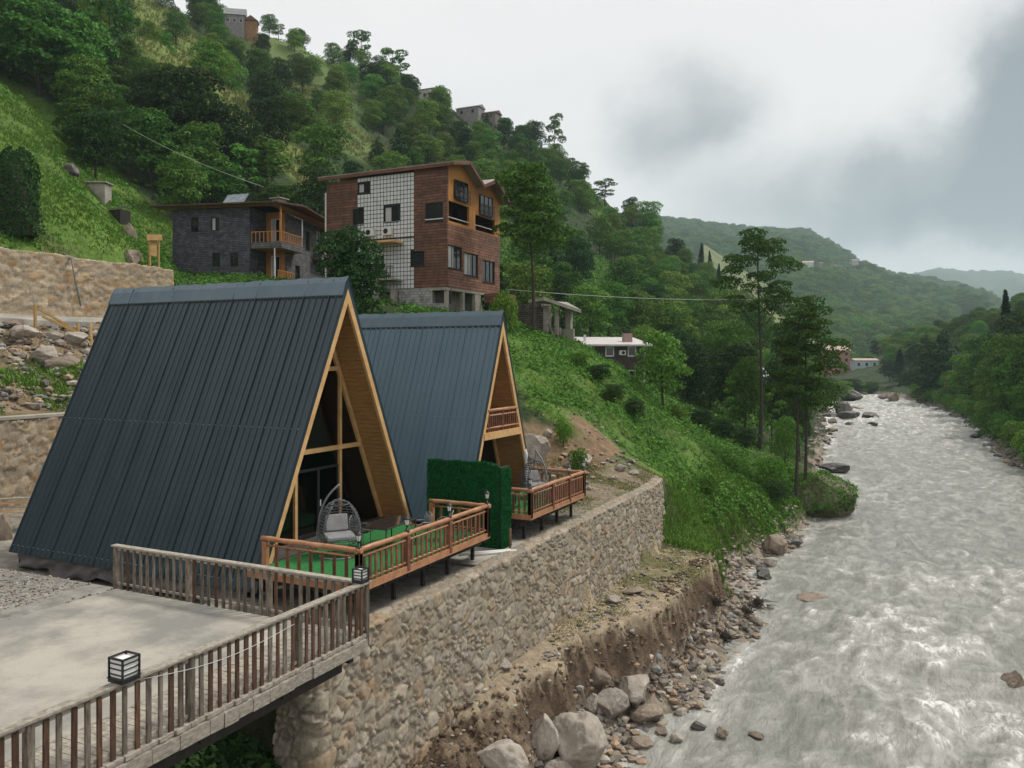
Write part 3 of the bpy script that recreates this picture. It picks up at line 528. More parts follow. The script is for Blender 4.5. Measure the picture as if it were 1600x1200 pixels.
def railing(root, posts, n_b, axis_, fixed, z0, z1, side):
    """plank railing: posts and balusters are parts of their own"""
    def at(t, o=0): return (fixed+o, t) if axis_ == 'y' else (t, fixed+o)
    zt = z1
    for i, t in enumerate(posts):
        x, y = at(t); m = MB().box((x-.055,y-.055,z0-.28),(x+.055,y+.055,zt-.05)); wb(m, 'post', M_grey, root, bevel=.006)
    a, b = posts[0], posts[-1]
    for i in range(len(posts)-1):
        p, q = posts[i], posts[i+1]; k = n_b if abs(q-p) > 2.2 else max(3, round(n_b*abs(q-p)/2.45))
        for j in range(k):
            t = p+(q-p)*(j+1)/(k+1)+random.uniform(-.012,.012); w = random.uniform(.032,.045); tl = random.uniform(-.008,.008)
            x, y = at(t, side*.03)
            m = MB().beam((x, y, z0-.05), (x+(tl if axis_ == 'x' else 0), y+(tl if axis_ == 'y' else 0), zt-.085), w*2 if axis_ == 'y' else .035, .035 if axis_ == 'y' else w*2, up=(1,0,0) if axis_ == 'y' else (1,0,0))
            wb(m, 'baluster', random.choice([M_grey, M_brown, M_brown]) if axis_ == 'y' else random.choice([M_grey, M_grey, M_brown]), root, bevel=.004)
    # rails: two boards on top, one low board
    def board(o0, o1, za, zb, nm, e=.1):
        lo, hi = min(a, b)-e, max(a, b)+e
        m = MB(); t = lo
        while t < hi:
            u = min(t+random.uniform(3.2, 4), hi); u = hi if hi-u < .8 else u
            dz = random.uniform(-.004,.004)
            m.box((fixed+o0, t, za+dz) if axis_ == 'y' else (t, fixed+o0, za+dz), (fixed+o1, u-.006, zb+dz) if axis_ == 'y' else (u-.006, fixed+o1, zb+dz)); t = u
        return wb(m, nm, M_greyx, root, bevel=.006)
    board(-.085, .085, zt-.045, zt, 'top_rail'); board(-.02, .02, zt-.135, zt-.05, 'upper_board', 0); board(-.018, .018, z0+.06, z0+.12, 'bottom_rail', 0)
rl = empty('plank_railing', (-10.1, 8, ZP), label='weathered plank railing under the big box lamp, along the river side of the platform', cat='railing')
railing(rl, [1.7, 4.15, 6.62, 9.2, 11.68, 13.72], 12, 'y', -10.08, ZP, ZP+1.05, 1)
wire = MB()
for p, q in (((-10.02,8.1,1.17),(-10.01,11.5,.98)),):
    pts = [(p[0], p[1]+(q[1]-p[1])*k/14, p[2]+(q[2]-p[2])*k/14-.16*math.sin(math.pi*k/14)) for k in range(15)]; wire.tube(pts, .006, 5)
wb(wire, 'cable', pm('white_cable', (.5,.5,.48), (.55,.55,.53), 3, .5, 0), rl)
r2 = empty('plank_railing', (-13.8, 13.72, ZP), label='weathered plank railing across the platform end, in front of the dark cabin roof', cat='railing')
railing(r2, [-17.55, -15.1, -12.67, -10.24], 10, 'x', 13.74, ZP, ZP+1.03, -1)
def box_lamp(loc, s, label):
    e_ = empty('box_lamp', loc, label=label, cat='lamp', group='box lamps on the platform railing'); h = s*1.12
    f = MB(); f.box((-s/2,-s/2,0),(s/2,s/2,.05)); f.box((-s/2-.01,-s/2-.01,.05),(s/2+.01,s/2+.01,.065))
    for a in (-1,1):
        for b_ in (-1,1): f.cbox((a*(s/2-.012), b_*(s/2-.012), h/2+.03), (.024,.024,h-.06))
    for a in (-1,1): f.cbox((a*(s/2-.012),0,h),(.024,s,.026)); f.cbox((0,a*(s/2-.012),h+.0015),(s-.05,.024,.026))
    for k in (.33,.56,.78):
        for a in (-1,1): f.cbox((a*(s/2-.020),0,h*k),(.018,s-.05,.014)); f.cbox((0,a*(s/2-.020),h*k+.001),(s-.07,.018,.014))
    f.build('frame', M_dark, e_); MB().box((-s/2+.030,-s/2+.030,.067),(s/2-.030,s/2-.030,h-.028)).build('lamp_glass', M_lamp, e_)
    return e_
box_lamp((-10.08, 8.02, ZP+1.052), .30, 'large black framed box lamp in the foreground, standing on the railing above the drop')
box_lamp((-10.12, 13.6, ZP+1.052), .25, 'smaller box lamp on the far corner post where the two grey railings meet')
# ------------------------------------------------------------------ A-frame cabins
def metal_mat(name, c1, c2, rough=.42):
    m = pm(name, c1, c2, .5, rough, .12, 1.4, metal=0, spec=.5, dist=.03, lo=.3, hi=.7); return m
M_roof = metal_mat('anthracite_roof_sheet', (.010,.026,.036), (.016,.035,.047), .36)
M_roof2 = metal_mat('blue_grey_roof_sheet', (.076,.134,.170), (.094,.155,.192), .5)
M_cap = metal_mat('ridge_cap_metal', (.06,.105,.135), (.09,.14,.17), .38)
M_trim = pm('pale_pine_trim', (.50,.29,.115), (.66,.42,.20), 2.5, .6, .3, 18, stretch=(1,1,1), det=7)
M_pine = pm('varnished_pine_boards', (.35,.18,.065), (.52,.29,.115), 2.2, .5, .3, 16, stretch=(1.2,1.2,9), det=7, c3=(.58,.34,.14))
M_fabric = pm('grey_tarp_skirt', (.09,.085,.085), (.15,.14,.14), 1.5, .9, .6, 6, dist=.06)
M_green = pm('artificial_turf', (.016,.12,.030), (.032,.20,.052), 8, .95, .8, 120, dist=.02)
def glass_mat():
    m = bpy.data.materials.new('dark_window_glass'); m.use_nodes = True; t = m.node_tree; t.nodes.clear()
    o = N(t, 'ShaderNodeOutputMaterial'); g = N(t, 'ShaderNodeBsdfGlossy'); g.inputs['Roughness'].default_value = .03; g.inputs['Color'].default_value = (.8,.85,.85,1)
    tr = N(t, 'ShaderNodeBsdfTransparent'); tr.inputs['Color'].default_value = (.42,.46,.45,1); fr = N(t, 'ShaderNodeFresnel'); fr.inputs['IOR'].default_value = 1.5
    mx = N(t, 'ShaderNodeMixShader'); L(t, fr.outputs[0], mx.inputs[0]); L(t, tr.outputs[0], mx.inputs[1]); L(t, g.outputs[0], mx.inputs[2]); L(t, mx.outputs[0], o.inputs[0]); return m
M_glass = glass_mat()
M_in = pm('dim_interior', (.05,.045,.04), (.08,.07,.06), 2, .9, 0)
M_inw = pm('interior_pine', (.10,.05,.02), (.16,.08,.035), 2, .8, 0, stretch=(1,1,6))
M_zinc = pm('zinc_screw', (.25,.27,.28), (.4,.42,.43), 5, .4, 0)
def corr(root, Yc, zr, half, ze, x0, x1, sgn, mat, pitch, name='roof_panel'):
    """profiled sheet from ridge to eave; sgn -1 the side facing the camera"""
    prof = []; x = x0; n = 0
    while x < x1-1e-6:
        big = (n % 4 == 0); h = .050 if big else .032
        prof += [(x, 0), (x+.014, h), (x+.040, h), (x+.054, 0)]; 
        if pitch > .2: prof += [(x+pitch*.45, 0), (x+pitch*.48, .006), (x+pitch*.58, .006), (x+pitch*.61, 0)]
        x += pitch; n += 1
    prof.append((min(x, x1+.02), 0)); prof = [(min(a, x1), b) for a, b in prof]
    dy, dz = sgn*half, ze-zr; l = math.hypot(dy, dz); ny, nz = -dz/l*sgn, abs(dy)/l*1.0
    ny = sgn*abs(dz)/l; T = 24; V = []
    for k in range(T+1):
        s_ = k/T; lap = -.004 if s_ < .52 else 0
        for (a, b) in prof:
            wv = .006*math.sin(a*2.1+s_*5)+.004*math.sin(a*5.3-s_*9)
            V.append((a, Yc+dy*s_+ny*(b-lap+wv+.02), zr+dz*s_+nz*(b-lap+wv+.02)))
    m = len(prof); n1_ = len(V); V += [(a, Yc+dy*s_-ny*.06, zr+dz*s_-nz*.06) for s_ in (0, 1) for a in (x0, x1)]
    F = [(k*m+i, k*m+i+1, (k+1)*m+i+1, (k+1)*m+i) for k in range(T) for i in range(m-1)]
    a0, a1, b0, b1 = n1_, n1_+1, n1_+2, n1_+3
    F += [(a0, a1, b1, b0)]; mb = MB(); mb.add(V, F)
    mb.add([V[0], V[T*m], V[b0], V[a0]], [(0,1,2,3)]); mb.add([V[m-1], V[T*m+m-1], V[b1], V[a1]], [(0,1,2,3)])
    mb.add([V[T*m], V[T*m+m-1], V[b1], V[b0]], [(0,1,2,3)])
    sc = mb
    for s_ in (.515, .975):
        x = x0+.07; 
        while x < x1:
            c_ = (x, Yc+dy*s_+ny*.034, zr+dz*s_+nz*.034); sc.cbox(c_, (.030,.022,.022), 1); x += pitch
    s_ = .60/l; x = x0+.07
    while x < x1-.1:
        c_ = Vector((x+pitch*.42, Yc+dy*s_+ny*.045, zr+dz*s_+nz*.045)); tdir = Vector((0, dy, dz)).normalized(); mb.beam(c_-tdir*.03, c_+tdir*.03, pitch*.62, .03, up=(0, ny, nz), mi=2); x += pitch
    return wb(mb, name, [mat, M_zinc, M_black], root)
def cabin(Yc, zr, k, ze, xf, xb, xg, label, roofm, pitch, balcony=False, door=True):
    """k = half width per metre of height"""
    half = k*(zr-ze); root = empty('a_frame_cabin', ((xf+xb)/2, Yc, 0), label=label, cat='cabin')
    hw = lambda z: k*(zr-z)
    for s in (-1, 1): corr(root, Yc, zr, half, ze, xb, xf, s, roofm, pitch)
    # ridge cap
    cv = []; nn = 60; l = math.hypot(k, 1)
    for i in range(nn+1):
        x = xb-.05+(xf-xb+.12)*i/nn; w = .03*math.sin(i*1.7)+.02*math.sin(i*.61+2)
        for (d, o_) in ((.58,.055),(.56,.075),(.12,.085+w*.4),(0,.11+w*.5),(-.12,.085),(-.56,.075),(-.58,.055)):
            s = 1 if d >= 0 else -1; h = abs(d)/l; cv.append((x, Yc-s*h*k*1.0-s*o_*(1/l if d else 0), zr-h+o_*(k/l if d else 1)))
    wb(MB().add(cv, [(i*7+j, i*7+j+1, (i+1)*7+j+1, (i+1)*7+j) for i in range(nn) for j in range(6)]), 'ridge_cap', M_cap, root)
    # dark verge strip and pine bargeboards on the front
    for s in (-1, 1):
        m = MB(); t0 = .20; z0_ = ze+.0
        o0 = [(xf+.003, Yc+s*(hw(z0_)+.03), z0_), (xf+.003, Yc, zr+.03/k), (xf+.003, Yc, zr-.12/k), (xf+.003, Yc+s*(hw(z0_)-.10), z0_)]
        wb(m.prism(o0, (.035,0,0)), 'verge_trim', M_roof, root)
        zb0 = max(ze, -.35)
        a_ = [(xf-.06, Yc+s*(hw(zb0)-.11), zb0), (xf-.06, Yc, zr-.125/k), (xf-.06, Yc, zr-.33/k), (xf-.06, Yc+s*(hw(zb0)-.27), zb0)]
        wb(MB().prism(a_, (.10,0,0)), 'bargeboard', M_trim, root)
        # lining boards under the overhang
        m = MB(); z = -.3; bh = .145
        while z < zr-.45:
            y0_, y1_ = Yc+s*(hw(z)-.10), Yc+s*(hw(z+bh)-.10); q = random.uniform(-.004,.004)
            m.prism([(xg-.02, y0_, z), (xg-.02, y1_, z+bh-.008), (xg-.02, y1_-s*(.03+q), z+bh-.008), (xg-.02, y0_-s*(.03+q), z)], (xf-.065-xg,0,0)); z += bh
        wb(m, 'lining_boards', M_pine, root)
    # glazed facade
    hg = lambda z: hw(z)-.16
    wb(MB().poly([(xg, Yc-hg(0), 0), (xg, Yc+hg(0), 0), (xg, Yc, zr-.16/k)]), 'glazing', M_glass, root)
    for s in (-1, 1):
        wb(MB().prism([(xg+.002, Yc+s*hg(0), 0), (xg+.002, Yc, zr-.16/k), (xg+.002, Yc, zr-.36/k), (xg+.002, Yc+s*(hg(0)-.14), 0)], (.09,0,0)), 'facade_frame', M_trim, root)
        if not balcony: wb(MB().box((xg+.004, Yc+s*1.1-.055, 0), (xg+.10, Yc+s*1.1+.055, 5.30)), 'mullion', M_trim, root)
    if balcony: wb(MB().box((xg+.004, Yc-.05, 0), (xg+.10, Yc+.05, 6.2)), 'mullion', M_trim, root)
    for z in ((2.76, 5.38) if not balcony else (2.5,)):
        wb(MB().box((xg+.012, Yc-hg(z)+.12, z-.07), (xg+.13, Yc+hg(z)-.12, z+.07)), 'cross_beam', M_trim, root)
    if door:
        d = wb(MB().box((xg+.014, Yc-1.02, 2.12), (xg+.06, Yc+1.02, 2.20)).box((xg+.014, Yc-1.02, .02), (xg+.06, Yc-.95, 2.12)).box((xg+.014, Yc+.95, .02), (xg+.06, Yc+1.02, 2.12)).box((xg+.016, Yc-.05, .02), (xg+.062, Yc+.05, 2.12)).box((xg+.015, Yc-.95, .02), (xg+.061, Yc-.05, .14)).box((xg+.015, Yc+.05, .02), (xg+.061, Yc+.95, .14)), 'door_frame', M_dark, root)
        wb(MB().box((xg+.063, Yc+.06, .95), (xg+.09, Yc+.09, 1.15)), 'handle', M_lamp, d)
    # inside
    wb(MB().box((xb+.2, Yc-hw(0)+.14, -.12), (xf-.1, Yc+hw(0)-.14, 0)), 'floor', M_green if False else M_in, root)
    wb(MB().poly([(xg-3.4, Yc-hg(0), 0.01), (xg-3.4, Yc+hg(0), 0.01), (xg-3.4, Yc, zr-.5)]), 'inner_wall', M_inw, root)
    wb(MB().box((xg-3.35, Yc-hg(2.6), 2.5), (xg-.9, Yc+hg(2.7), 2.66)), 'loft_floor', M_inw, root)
    wb(MB().prism([(xb+.1, Yc-half+.2, ze), (xb+.1, Yc+half-.2, ze), (xb+.1, Yc, zr-.2)], (.12,0,0)), 'back_wall', M_pine, root)
    # substructure
    m = MB()
    for x in np.arange(xb+.5, xf-.2, 2.2):
        for y in (-half+.55, 0, half-.55): wb(MB().box((x-.1, Yc+y-.1, -1.7), (x+.1, Yc+y+.1, ze-.02 if abs(y) > .1 else -.13)), 'stilt', M_black, root)
    wb(MB().box((xb+.2,Yc-half+.35,ze-.30),(xf-.25,Yc-half+.5,ze-.02)).box((xb+.2,Yc+half-.5,ze-.30),(xf-.25,Yc+half-.35,ze-.02)), 'ground_beam', M_black, root)
    return root, hw
c1, hw1 = cabin(21.0, 8.2, .451, -.68, -16.15, -26.85, -17.35, 'near A-frame cabin with anthracite sheet roof down to the ground and glazed pine front', M_roof, .255)
# tarp skirt along the camera side of the near cabin
V = []; nx_ = 90; ye = 21-hw1(-.68)+.10
for i in range(nx_+1):
    x = -26.5+(9.9)*i/nx_; sag = .18*math.sin(i*.21)+.10*math.sin(i*.53+1); b_ = min(-.02, -.50+sag*.6)
    for j in range(7): q = j/6; V.append((x, ye-.05*math.sin(i*.9+j)-.07*math.sin(i*.33+j*1.3)*q-.05*q, -.62+(b_-.05)*q))
wb(MB().add(V, [(i*7+j, (i+1)*7+j, (i+1)*7+j+1, i*7+j+1) for i in range(nx_) for j in range(6)], smooth=True), 'tarp_skirt', M_fabric, c1)
wb(MB().box((-26.7,17.2,-1.6),(-26.0,17.7,-.70)), 'corner_footing', pm('dark_green_turf_wrap', (.008,.04,.014), (.014,.06,.022), 8, .95, .5, 60), c1)
c2, hw2 = cabin(30.0, 7.55, .385, -.6, -15.2, -25.4, -16.6, 'farther A-frame cabin with blue grey sheet roof and a small railed balcony in its gable', M_roof2, .27, balcony=True, door=False)
M_log = pm('varnished_log', (.30,.13,.06), (.46,.23,.12), 3, .42, .25, 16, det=7, spec=.45, rnd=.1)
M_logd = pm('dark_varnished_baluster', (.10,.04,.022), (.20,.085,.045), 5, .5, .25, 18, rnd=.3, spec=.4)
# balcony of the farther cabin
bz = 2.62
b_ = wb(MB().box((-15.34,30-hw2(bz)+.22,bz-.14),(-15.12,30+hw2(bz)-.22,bz+.14)), 'balcony_beam', M_trim, c2)
wb(MB().box((-16.5,30-hw2(bz)+.2,bz+.0),(-15.345,30+hw2(bz)-.2,bz+.10)), 'balcony_floor', M_pine, c2)
m = wb(MB().tube([(-15.2,30-hw2(3.6)+.2,3.62),(-15.2,30+hw2(3.6)-.2,3.62)], .07), 'balcony_rail', M_log, c2)
wb(MB().tube([(-15.2,30-hw2(3.4)+.2,3.42),(-15.2,30+hw2(3.4)-.2,3.42)], .035).tube([(-15.2,30-hw2(2.95)+.22,2.92),(-15.2,30+hw2(2.95)-.22,2.92)], .04), 'lower_rail', M_log, m)
for i in range(15):
    y = 30-1.25+2.5*i/14; w = .10 if i in (0,7,14) else .055
    wb(MB().box((-15.22-w/3,y-w/2,2.765),(-15.20+w/3,y+w/2,3.56)), 'baluster', M_logd, m)
# ------------------------------------------------------------------ decks
def log_rail(root, pts, zf, nb, ztop, extra=True):
    """one side of a deck rail between consecutive post positions"""
    for i, (x, y) in enumerate(pts):
        wb(MB().box((x-.075,y-.075,zf-.10),(x+.075,y+.075,ztop-.07)), 'post', M_logd if 0 < i < len(pts)-1 else M_log, root, bevel=.012)
    a, b = Vector((*pts[0],0)), Vector((*pts[-1],0)); d = (b-a).normalized(); a2 = a-d*.12; b2 = b+d*.10
    segs = 10; top = []
    for k in range(segs+1): p = a2.lerp(b2, k/segs); top.append((p.x, p.y, ztop+.008*math.sin(k*1.9)))
    tr = wb(MB().tube(top, [.068+.006*math.sin(k*2.3) for k in range(segs+1)], 10), 'top_log', M_log, root)
    wb(MB().tube([(a.x,a.y,ztop-.17),(b.x,b.y,ztop-.17)], .028, 6), 'middle_rail', M_log, root)
    wb(MB().tube([(a.x,a.y,zf+.13),(b.x,b.y,zf+.13)], .028, 6), 'bottom_rail', M_log, root)
    nrm = Vector((d.y, -d.x, 0)); br = MB()
    for i in range(len(pts)-1):
        p = Vector((*pts[i],0)); q = Vector((*pts[i+1],0))
        for j in range(nb):
            c = p.lerp(q, (j+1)/(nb+1)); wdt = random.uniform(.08,.105)
            wb(MB().beam((c.x,c.y,zf+.0),(c.x,c.y,ztop-.16), wdt, .045, up=(nrm.x,nrm.y,0)), 'baluster', M_logd, root, bevel=.008)
        n = 5
        for j in range(n):
            c = p.lerp(q, (j+.5)/n); e_ = d*.10; br.tube([(c.x-e_.x,c.y-e_.y,ztop-.155),(c.x,c.y,ztop-.085-.02*(j%2)),(c.x+e_.x,c.y+e_.y,ztop-.155)], .017, 5)
    wb(br, 'twig_lattice', M_logd, root)
def deck(x0, x1, y0, y1, label, posts_front, posts_near, posts_far, turf_lab=None, legs=(), xslab=None):
    root = empty('timber_deck', ((x0+x1)/2, (y0+y1)/2, 0), label=label, cat='deck')
    wb(MB().box((x0,y0+.06,-.05),(x1-.06,y1-.06,.02)), 'turf_floor', M_green, root)
    wb(MB().box((x1-.055,y0,-.13),(x1,y1,.06)), 'fascia', M_log, root); wb(MB().box((x0,y0,-.13),(x1-.057,y0+.055,.06)), 'fascia', M_log, root); wb(MB().box((x0,y1-.055,-.13),(x1-.057,y1,.06)), 'fascia', M_log, root)
    m = MB()
    for y in np.linspace(y0+.15, y1-.15, 7): m.box((x0+.02,y-.05,-.26),(x1-.08,y+.05,-.055))
    for x in (x0+.4, x1-.5): m.box((x-.07,y0+.05,-.42),(x+.07,y1+.2,-.262))
    wb(m, 'joists', M_black, root)
    for y in legs: wb(MB().box((x1-.56,y-.05,-1.1),(x1-.46,y+.05,-.422)), 'leg', M_black, root)
    for y in (y0+.5, y1-.5): wb(MB().box((x0+.34,y-.05,-1.1),(x0+.44,y+.05,-.422)), 'leg', M_black, root)
    log_rail(root, posts_front, .02, 8, .93); log_rail(root, posts_near, .02, 7, .93)
    if posts_far: log_rail(root, posts_far, .02, 5, .93)
    return root
XD = -12.5
def yat(px): d = ray(px, 800); return XD/d[0]*d[1]
f1 = [(XD, yat(p)) for p in (556, 636, 702, 761)]
f1[0] = (XD, 16.72)
d1 = deck(-16.1, XD+.06, 16.62, f1[-1][1]+.1, 'near log railed deck with bright green artificial turf, in front of the glazed cabin', f1, [(-15.55,16.72),(XD,16.72)], [(XD,f1[-1][1]),(-14.6,f1[-1][1])], legs=(17.3,18.9,20.4,21.8,23.4))
f2 = [(XD, y) for y in (26.9, 28.9, 30.6, 32.2)]
d2 = deck(-15.1, XD+.06, 26.8, 32.3, 'farther log railed deck with green turf, below the cabin with the balcony', f2, [(-14.3,26.9),(XD,26.9)], [(XD,32.2),(-14.8,32.2)], legs=(27.3,28.9,30.4,31.9))
def post_lamp(loc, label):
    e_ = empty('post_lantern', loc, label=label, cat='lantern', group='small black lanterns on the deck rails')
    m = MB().tube([(0,0,-.02),(0,0,.03),(0,0,.05),(0,0,.16)], [.075,.075,.03,.028], 8)
    m.tube([(0,0,.16),(0,0,.18)], [.05,.065], 6); m.tube([(0,0,.33),(0,0,.35),(0,0,.40),(0,0,.42),(0,0,.46)], [.105,.10,.04,.015,.010], 6)
    for k in range(6): a = k*math.pi/3; m.tube([(.05*math.cos(a),.05*math.sin(a),.18),(.088*math.cos(a),.088*math.sin(a),.335)], .006, 4)
    m.build('frame', M_dark, e_); MB().tube([(0,0,.182),(0,0,.33)], [.046,.080], 6, smooth=False).build('lamp_glass', M_lamp, e_); return e_
post_lamp((XD-.0,16.72,.99), 'black lantern on the near corner of the near deck, beside the egg chair')
post_lamp((XD,f1[1][1],.99), 'black lantern on the near deck rail in front of the metal chairs')
post_lamp((XD,f1[2][1],.99), 'black lantern midway between the metal chairs and the green hedge screen')
post_lamp((XD,f1[3][1],.99), 'black lantern on the far corner of the near deck, against the green hedge screen')
post_lamp((XD,26.9,.99), 'black lantern on the corner of the farther deck, just right of the hedge screen')
post_lamp((XD,30.6,.99), 'black lantern in the middle of the farther deck rail')
post_lamp((XD,32.2,.99), 'black lantern on the outermost far corner of the farther deck')
# ------------------------------------------------------------------ hedge screen of artificial leaves
def hedge():
    root = empty('hedge_screen', (-14.2, 25.2, -.9), label='dark green artificial hedge screen standing between the two decks', cat='screen')
    wb(MB().box((-15.7,25.12,-.85),(-12.95,25.28,2.06)).box((-12.93,25.1,-.85),(-12.75,25.75,1.95)), 'panel', pm('hedge_backing', (.004,.03,.012), (.008,.045,.016), 6, .95, .3), root)
    n = 26000; r = rng; side = r.random(n); U = r.random(n); Wv = r.random(n); P = np.zeros((n,3)); Nn = np.zeros((n,3))
    a = side < .6; P[a] = np.stack([-15.75+U[a]*2.9, np.full(a.sum(), 25.10), -.85+Wv[a]*2.95], 1); Nn[a] = (0,-1,.15)
    b = (side >= .6) & (side < .88); P[b] = np.stack([np.full(b.sum(), -12.72), 25.05+U[b]*.75, -.85+Wv[b]*2.85], 1); Nn[b] = (1,0,.15)
    c = side >= .88; P[c] = np.stack([-15.75+U[c]*3.0, 25.12+.16*Wv[c], np.full(c.sum(), 2.08)-np.clip((-15.75+U[c]*3+13.2)*.25,0,1)], 1); Nn[c] = (0,0,1)
    wv = fbm(P[:,0]*2.2, P[:,2]*2.2+P[:,1], 3)*.06; P = P+Nn*wv[:,None]; P[:,2] -= np.clip((P[:,0]+13.3)*.25, 0, .15)
    o = quads('leaves', P, Nn, .028, .05, M_hleaf, jit=1.0); adopt(o, root)
def quads(name, P, Nn, s0, s1, mat, jit=.7, aspect=.6, link=True, attrs=None, mats=None):
    n = len(P); d = Nn+rng.normal(0, jit, (n,3)); d /= np.linalg.norm(d, axis=1)[:,None]+1e-9
    a = np.cross(d, rng.normal(0, 1, (n,3))); a /= np.linalg.norm(a, axis=1)[:,None]+1e-9; b = np.cross(d, a)
    s = rng.uniform(s0, s1, n)[:,None] if np.ndim(s0) == 0 else s0[:,None]
    V = np.stack([P-a*s, P+b*s*aspect, P+a*s, P-b*s*aspect], 1).reshape(-1,3)
    F = np.arange(4*n).reshape(n,4)
    return np_mesh(name, V, F, mats or mat, link=link, attrs=attrs)
def leaf_mat(name, cols, rough=.65, trans=.25, rnd=.22, hue=.025):
    """leaf colour differs per leaf cluster and per tree"""
    m = bpy.data.materials.new(name); m.use_nodes = True; t = m.node_tree; b = t.nodes['Principled BSDF']; o = t.nodes['Material Output']
    g = N(t, 'ShaderNodeNewGeometry'); cr = N(t, 'ShaderNodeValToRGB'); el = cr.color_ramp.elements
    el[0].color = (*cols[0],1); el[1].color = (*cols[-1],1)
    for i, c_ in enumerate(cols[1:-1]): e = el.new((i+1)/(len(cols)-1)); e.color = (*c_,1)
    L(t, g.outputs['Random Per Island'], cr.inputs[0])
    oi = N(t, 'ShaderNodeObjectInfo'); hs = N(t, 'ShaderNodeHueSaturation')
    mr = N(t, 'ShaderNodeMapRange'); mr.inputs['To Min'].default_value = 1-rnd; mr.inputs['To Max'].default_value = 1+rnd; L(t, oi.outputs['Random'], mr.inputs['Value'])
    L(t, mr.outputs[0], hs.inputs['Value'])
    m1 = N(t, 'ShaderNodeMath', operation='MULTIPLY'); m1.inputs[1].default_value = 7.31; L(t, oi.outputs['Random'], m1.inputs[0]); fr = N(t, 'ShaderNodeMath', operation='FRACT'); L(t, m1.outputs[0], fr.inputs[0])
    m2 = N(t, 'ShaderNodeMapRange'); m2.inputs['To Min'].default_value = .5-hue; m2.inputs['To Max'].default_value = .5+hue*.6; L(t, fr.outputs[0], m2.inputs['Value']); L(t, m2.outputs[0], hs.inputs['Hue'])
    L(t, cr.outputs[0], hs.inputs['Color']); L(t, hs.outputs[0], b.inputs['Base Color']); b.inputs['Roughness'].default_value = rough; b.inputs['Specular IOR Level'].default_value = .08
    tl = N(t, 'ShaderNodeBsdfTranslucent'); L(t, hs.outputs[0], tl.inputs[0]); mx = N(t, 'ShaderNodeMixShader'); mx.inputs[0].default_value = trans
    L(t, b.outputs[0], mx.inputs[1]); L(t, tl.outputs[0], mx.inputs[2]); L(t, mx.outputs[0], o.inputs[0]); return m
M_hleaf = leaf_mat('artificial_hedge_leaf', [(.006,.07,.022),(.012,.14,.045),(.018,.19,.065)], .5, .1)
hedge()
# ------------------------------------------------------------------ foliage
M_bark = pm('tree_bark', (.022,.018,.013), (.075,.063,.05), 6, .95, .5, 30, stretch=(4,4,1))
L_mid = leaf_mat('broadleaf_leaves', [(.044,.115,.019),(.080,.178,.028),(.125,.24,.040)], rnd=.42, hue=.035, trans=.18)
L_dark = leaf_mat('dark_leaves', [(.018,.048,.014),(.030,.074,.020),(.045,.098,.025)], rnd=.25)
L_con = leaf_mat('conifer_needles', [(.010,.028,.013),(.018,.042,.018)], rnd=.2, hue=.01)
L_near = leaf_mat('alder_leaves', [(.026,.066,.013),(.046,.10,.018),(.07,.145,.026)], rnd=.15)
L_bank = leaf_mat('riverside_leaves', [(.052,.135,.018),(.088,.20,.028),(.13,.26,.040)], rnd=.25, trans=.3)
L_fern = leaf_mat('undergrowth_leaves', [(.040,.125,.017),(.080,.20,.028),(.14,.28,.045)], rnd=0, hue=0)
L_grass = leaf_mat('grass_blades', [(.065,.15,.022),(.11,.22,.032),(.17,.27,.05)], rnd=0, hue=0)
L_dry = leaf_mat('dry_grass_blades', [(.14,.17,.045),(.19,.20,.07),(.24,.22,.10)], rnd=0, hue=0)
def lobes_round(r, H, Wd, n=13, base=.16):
    out = []
    for i in range(n):
        t = (i+.5)/n; z = base+(1-base)*(.12+.76*t); rad = Wd/2*math.sqrt(max(.06, 1-((z-.55)/.52)**2))
        a = i*2.4+r.uniform(-.5,.5); d = rad*r.uniform(.45,.68); s = Wd*r.uniform(.16,.27)
        out.append(((d*math.cos(a), d*math.sin(a), z*H), (s, s, s*r.uniform(.68,.88))))
    out.append(((0,0,H*.87), (Wd*.24,Wd*.24,H*.13))); out.append(((0,0,H*.55), (Wd*.3,Wd*.3,H*.25)))
    return out
def crown_pts(lobes, n, r, under=.22):
    w = np.array([l[1][0]*l[1][2] for l in lobes]); k = r.choice(len(lobes), n, p=w/w.sum())
    C = np.array([l[0] for l in lobes])[k]; S = np.array([l[1] for l in lobes])[k]
    d = r.normal(0, 1, (n,3)); d /= np.linalg.norm(d, axis=1)[:,None]; fl = (d[:,2] < 0) & (r.random(n) > under); d[fl,2] *= -1
    rad = np.clip(1+r.normal(0, .085, n)+.10*vnoise3(C*.7+d*2.6), .55, 1.3)[:,None]
    return C+S*d*rad, d
def leaf_quads(P, Nn, r, s0, s1, jit=.55, aspect=.62):
    n = len(P); d = Nn+r.normal(0, jit, (n,3)); d /= np.linalg.norm(d, axis=1)[:,None]+1e-9
    a = np.cross(d, r.normal(0, 1, (n,3))); a /= np.linalg.norm(a, axis=1)[:,None]+1e-9; b = np.cross(d, a)
    s = r.uniform(s0, s1, n)[:,None]
    return np.stack([P-a*s, P+b*s*aspect+d*s*.12, P+a*s, P-b*s*aspect+d*s*.12], 1).reshape(-1,3)
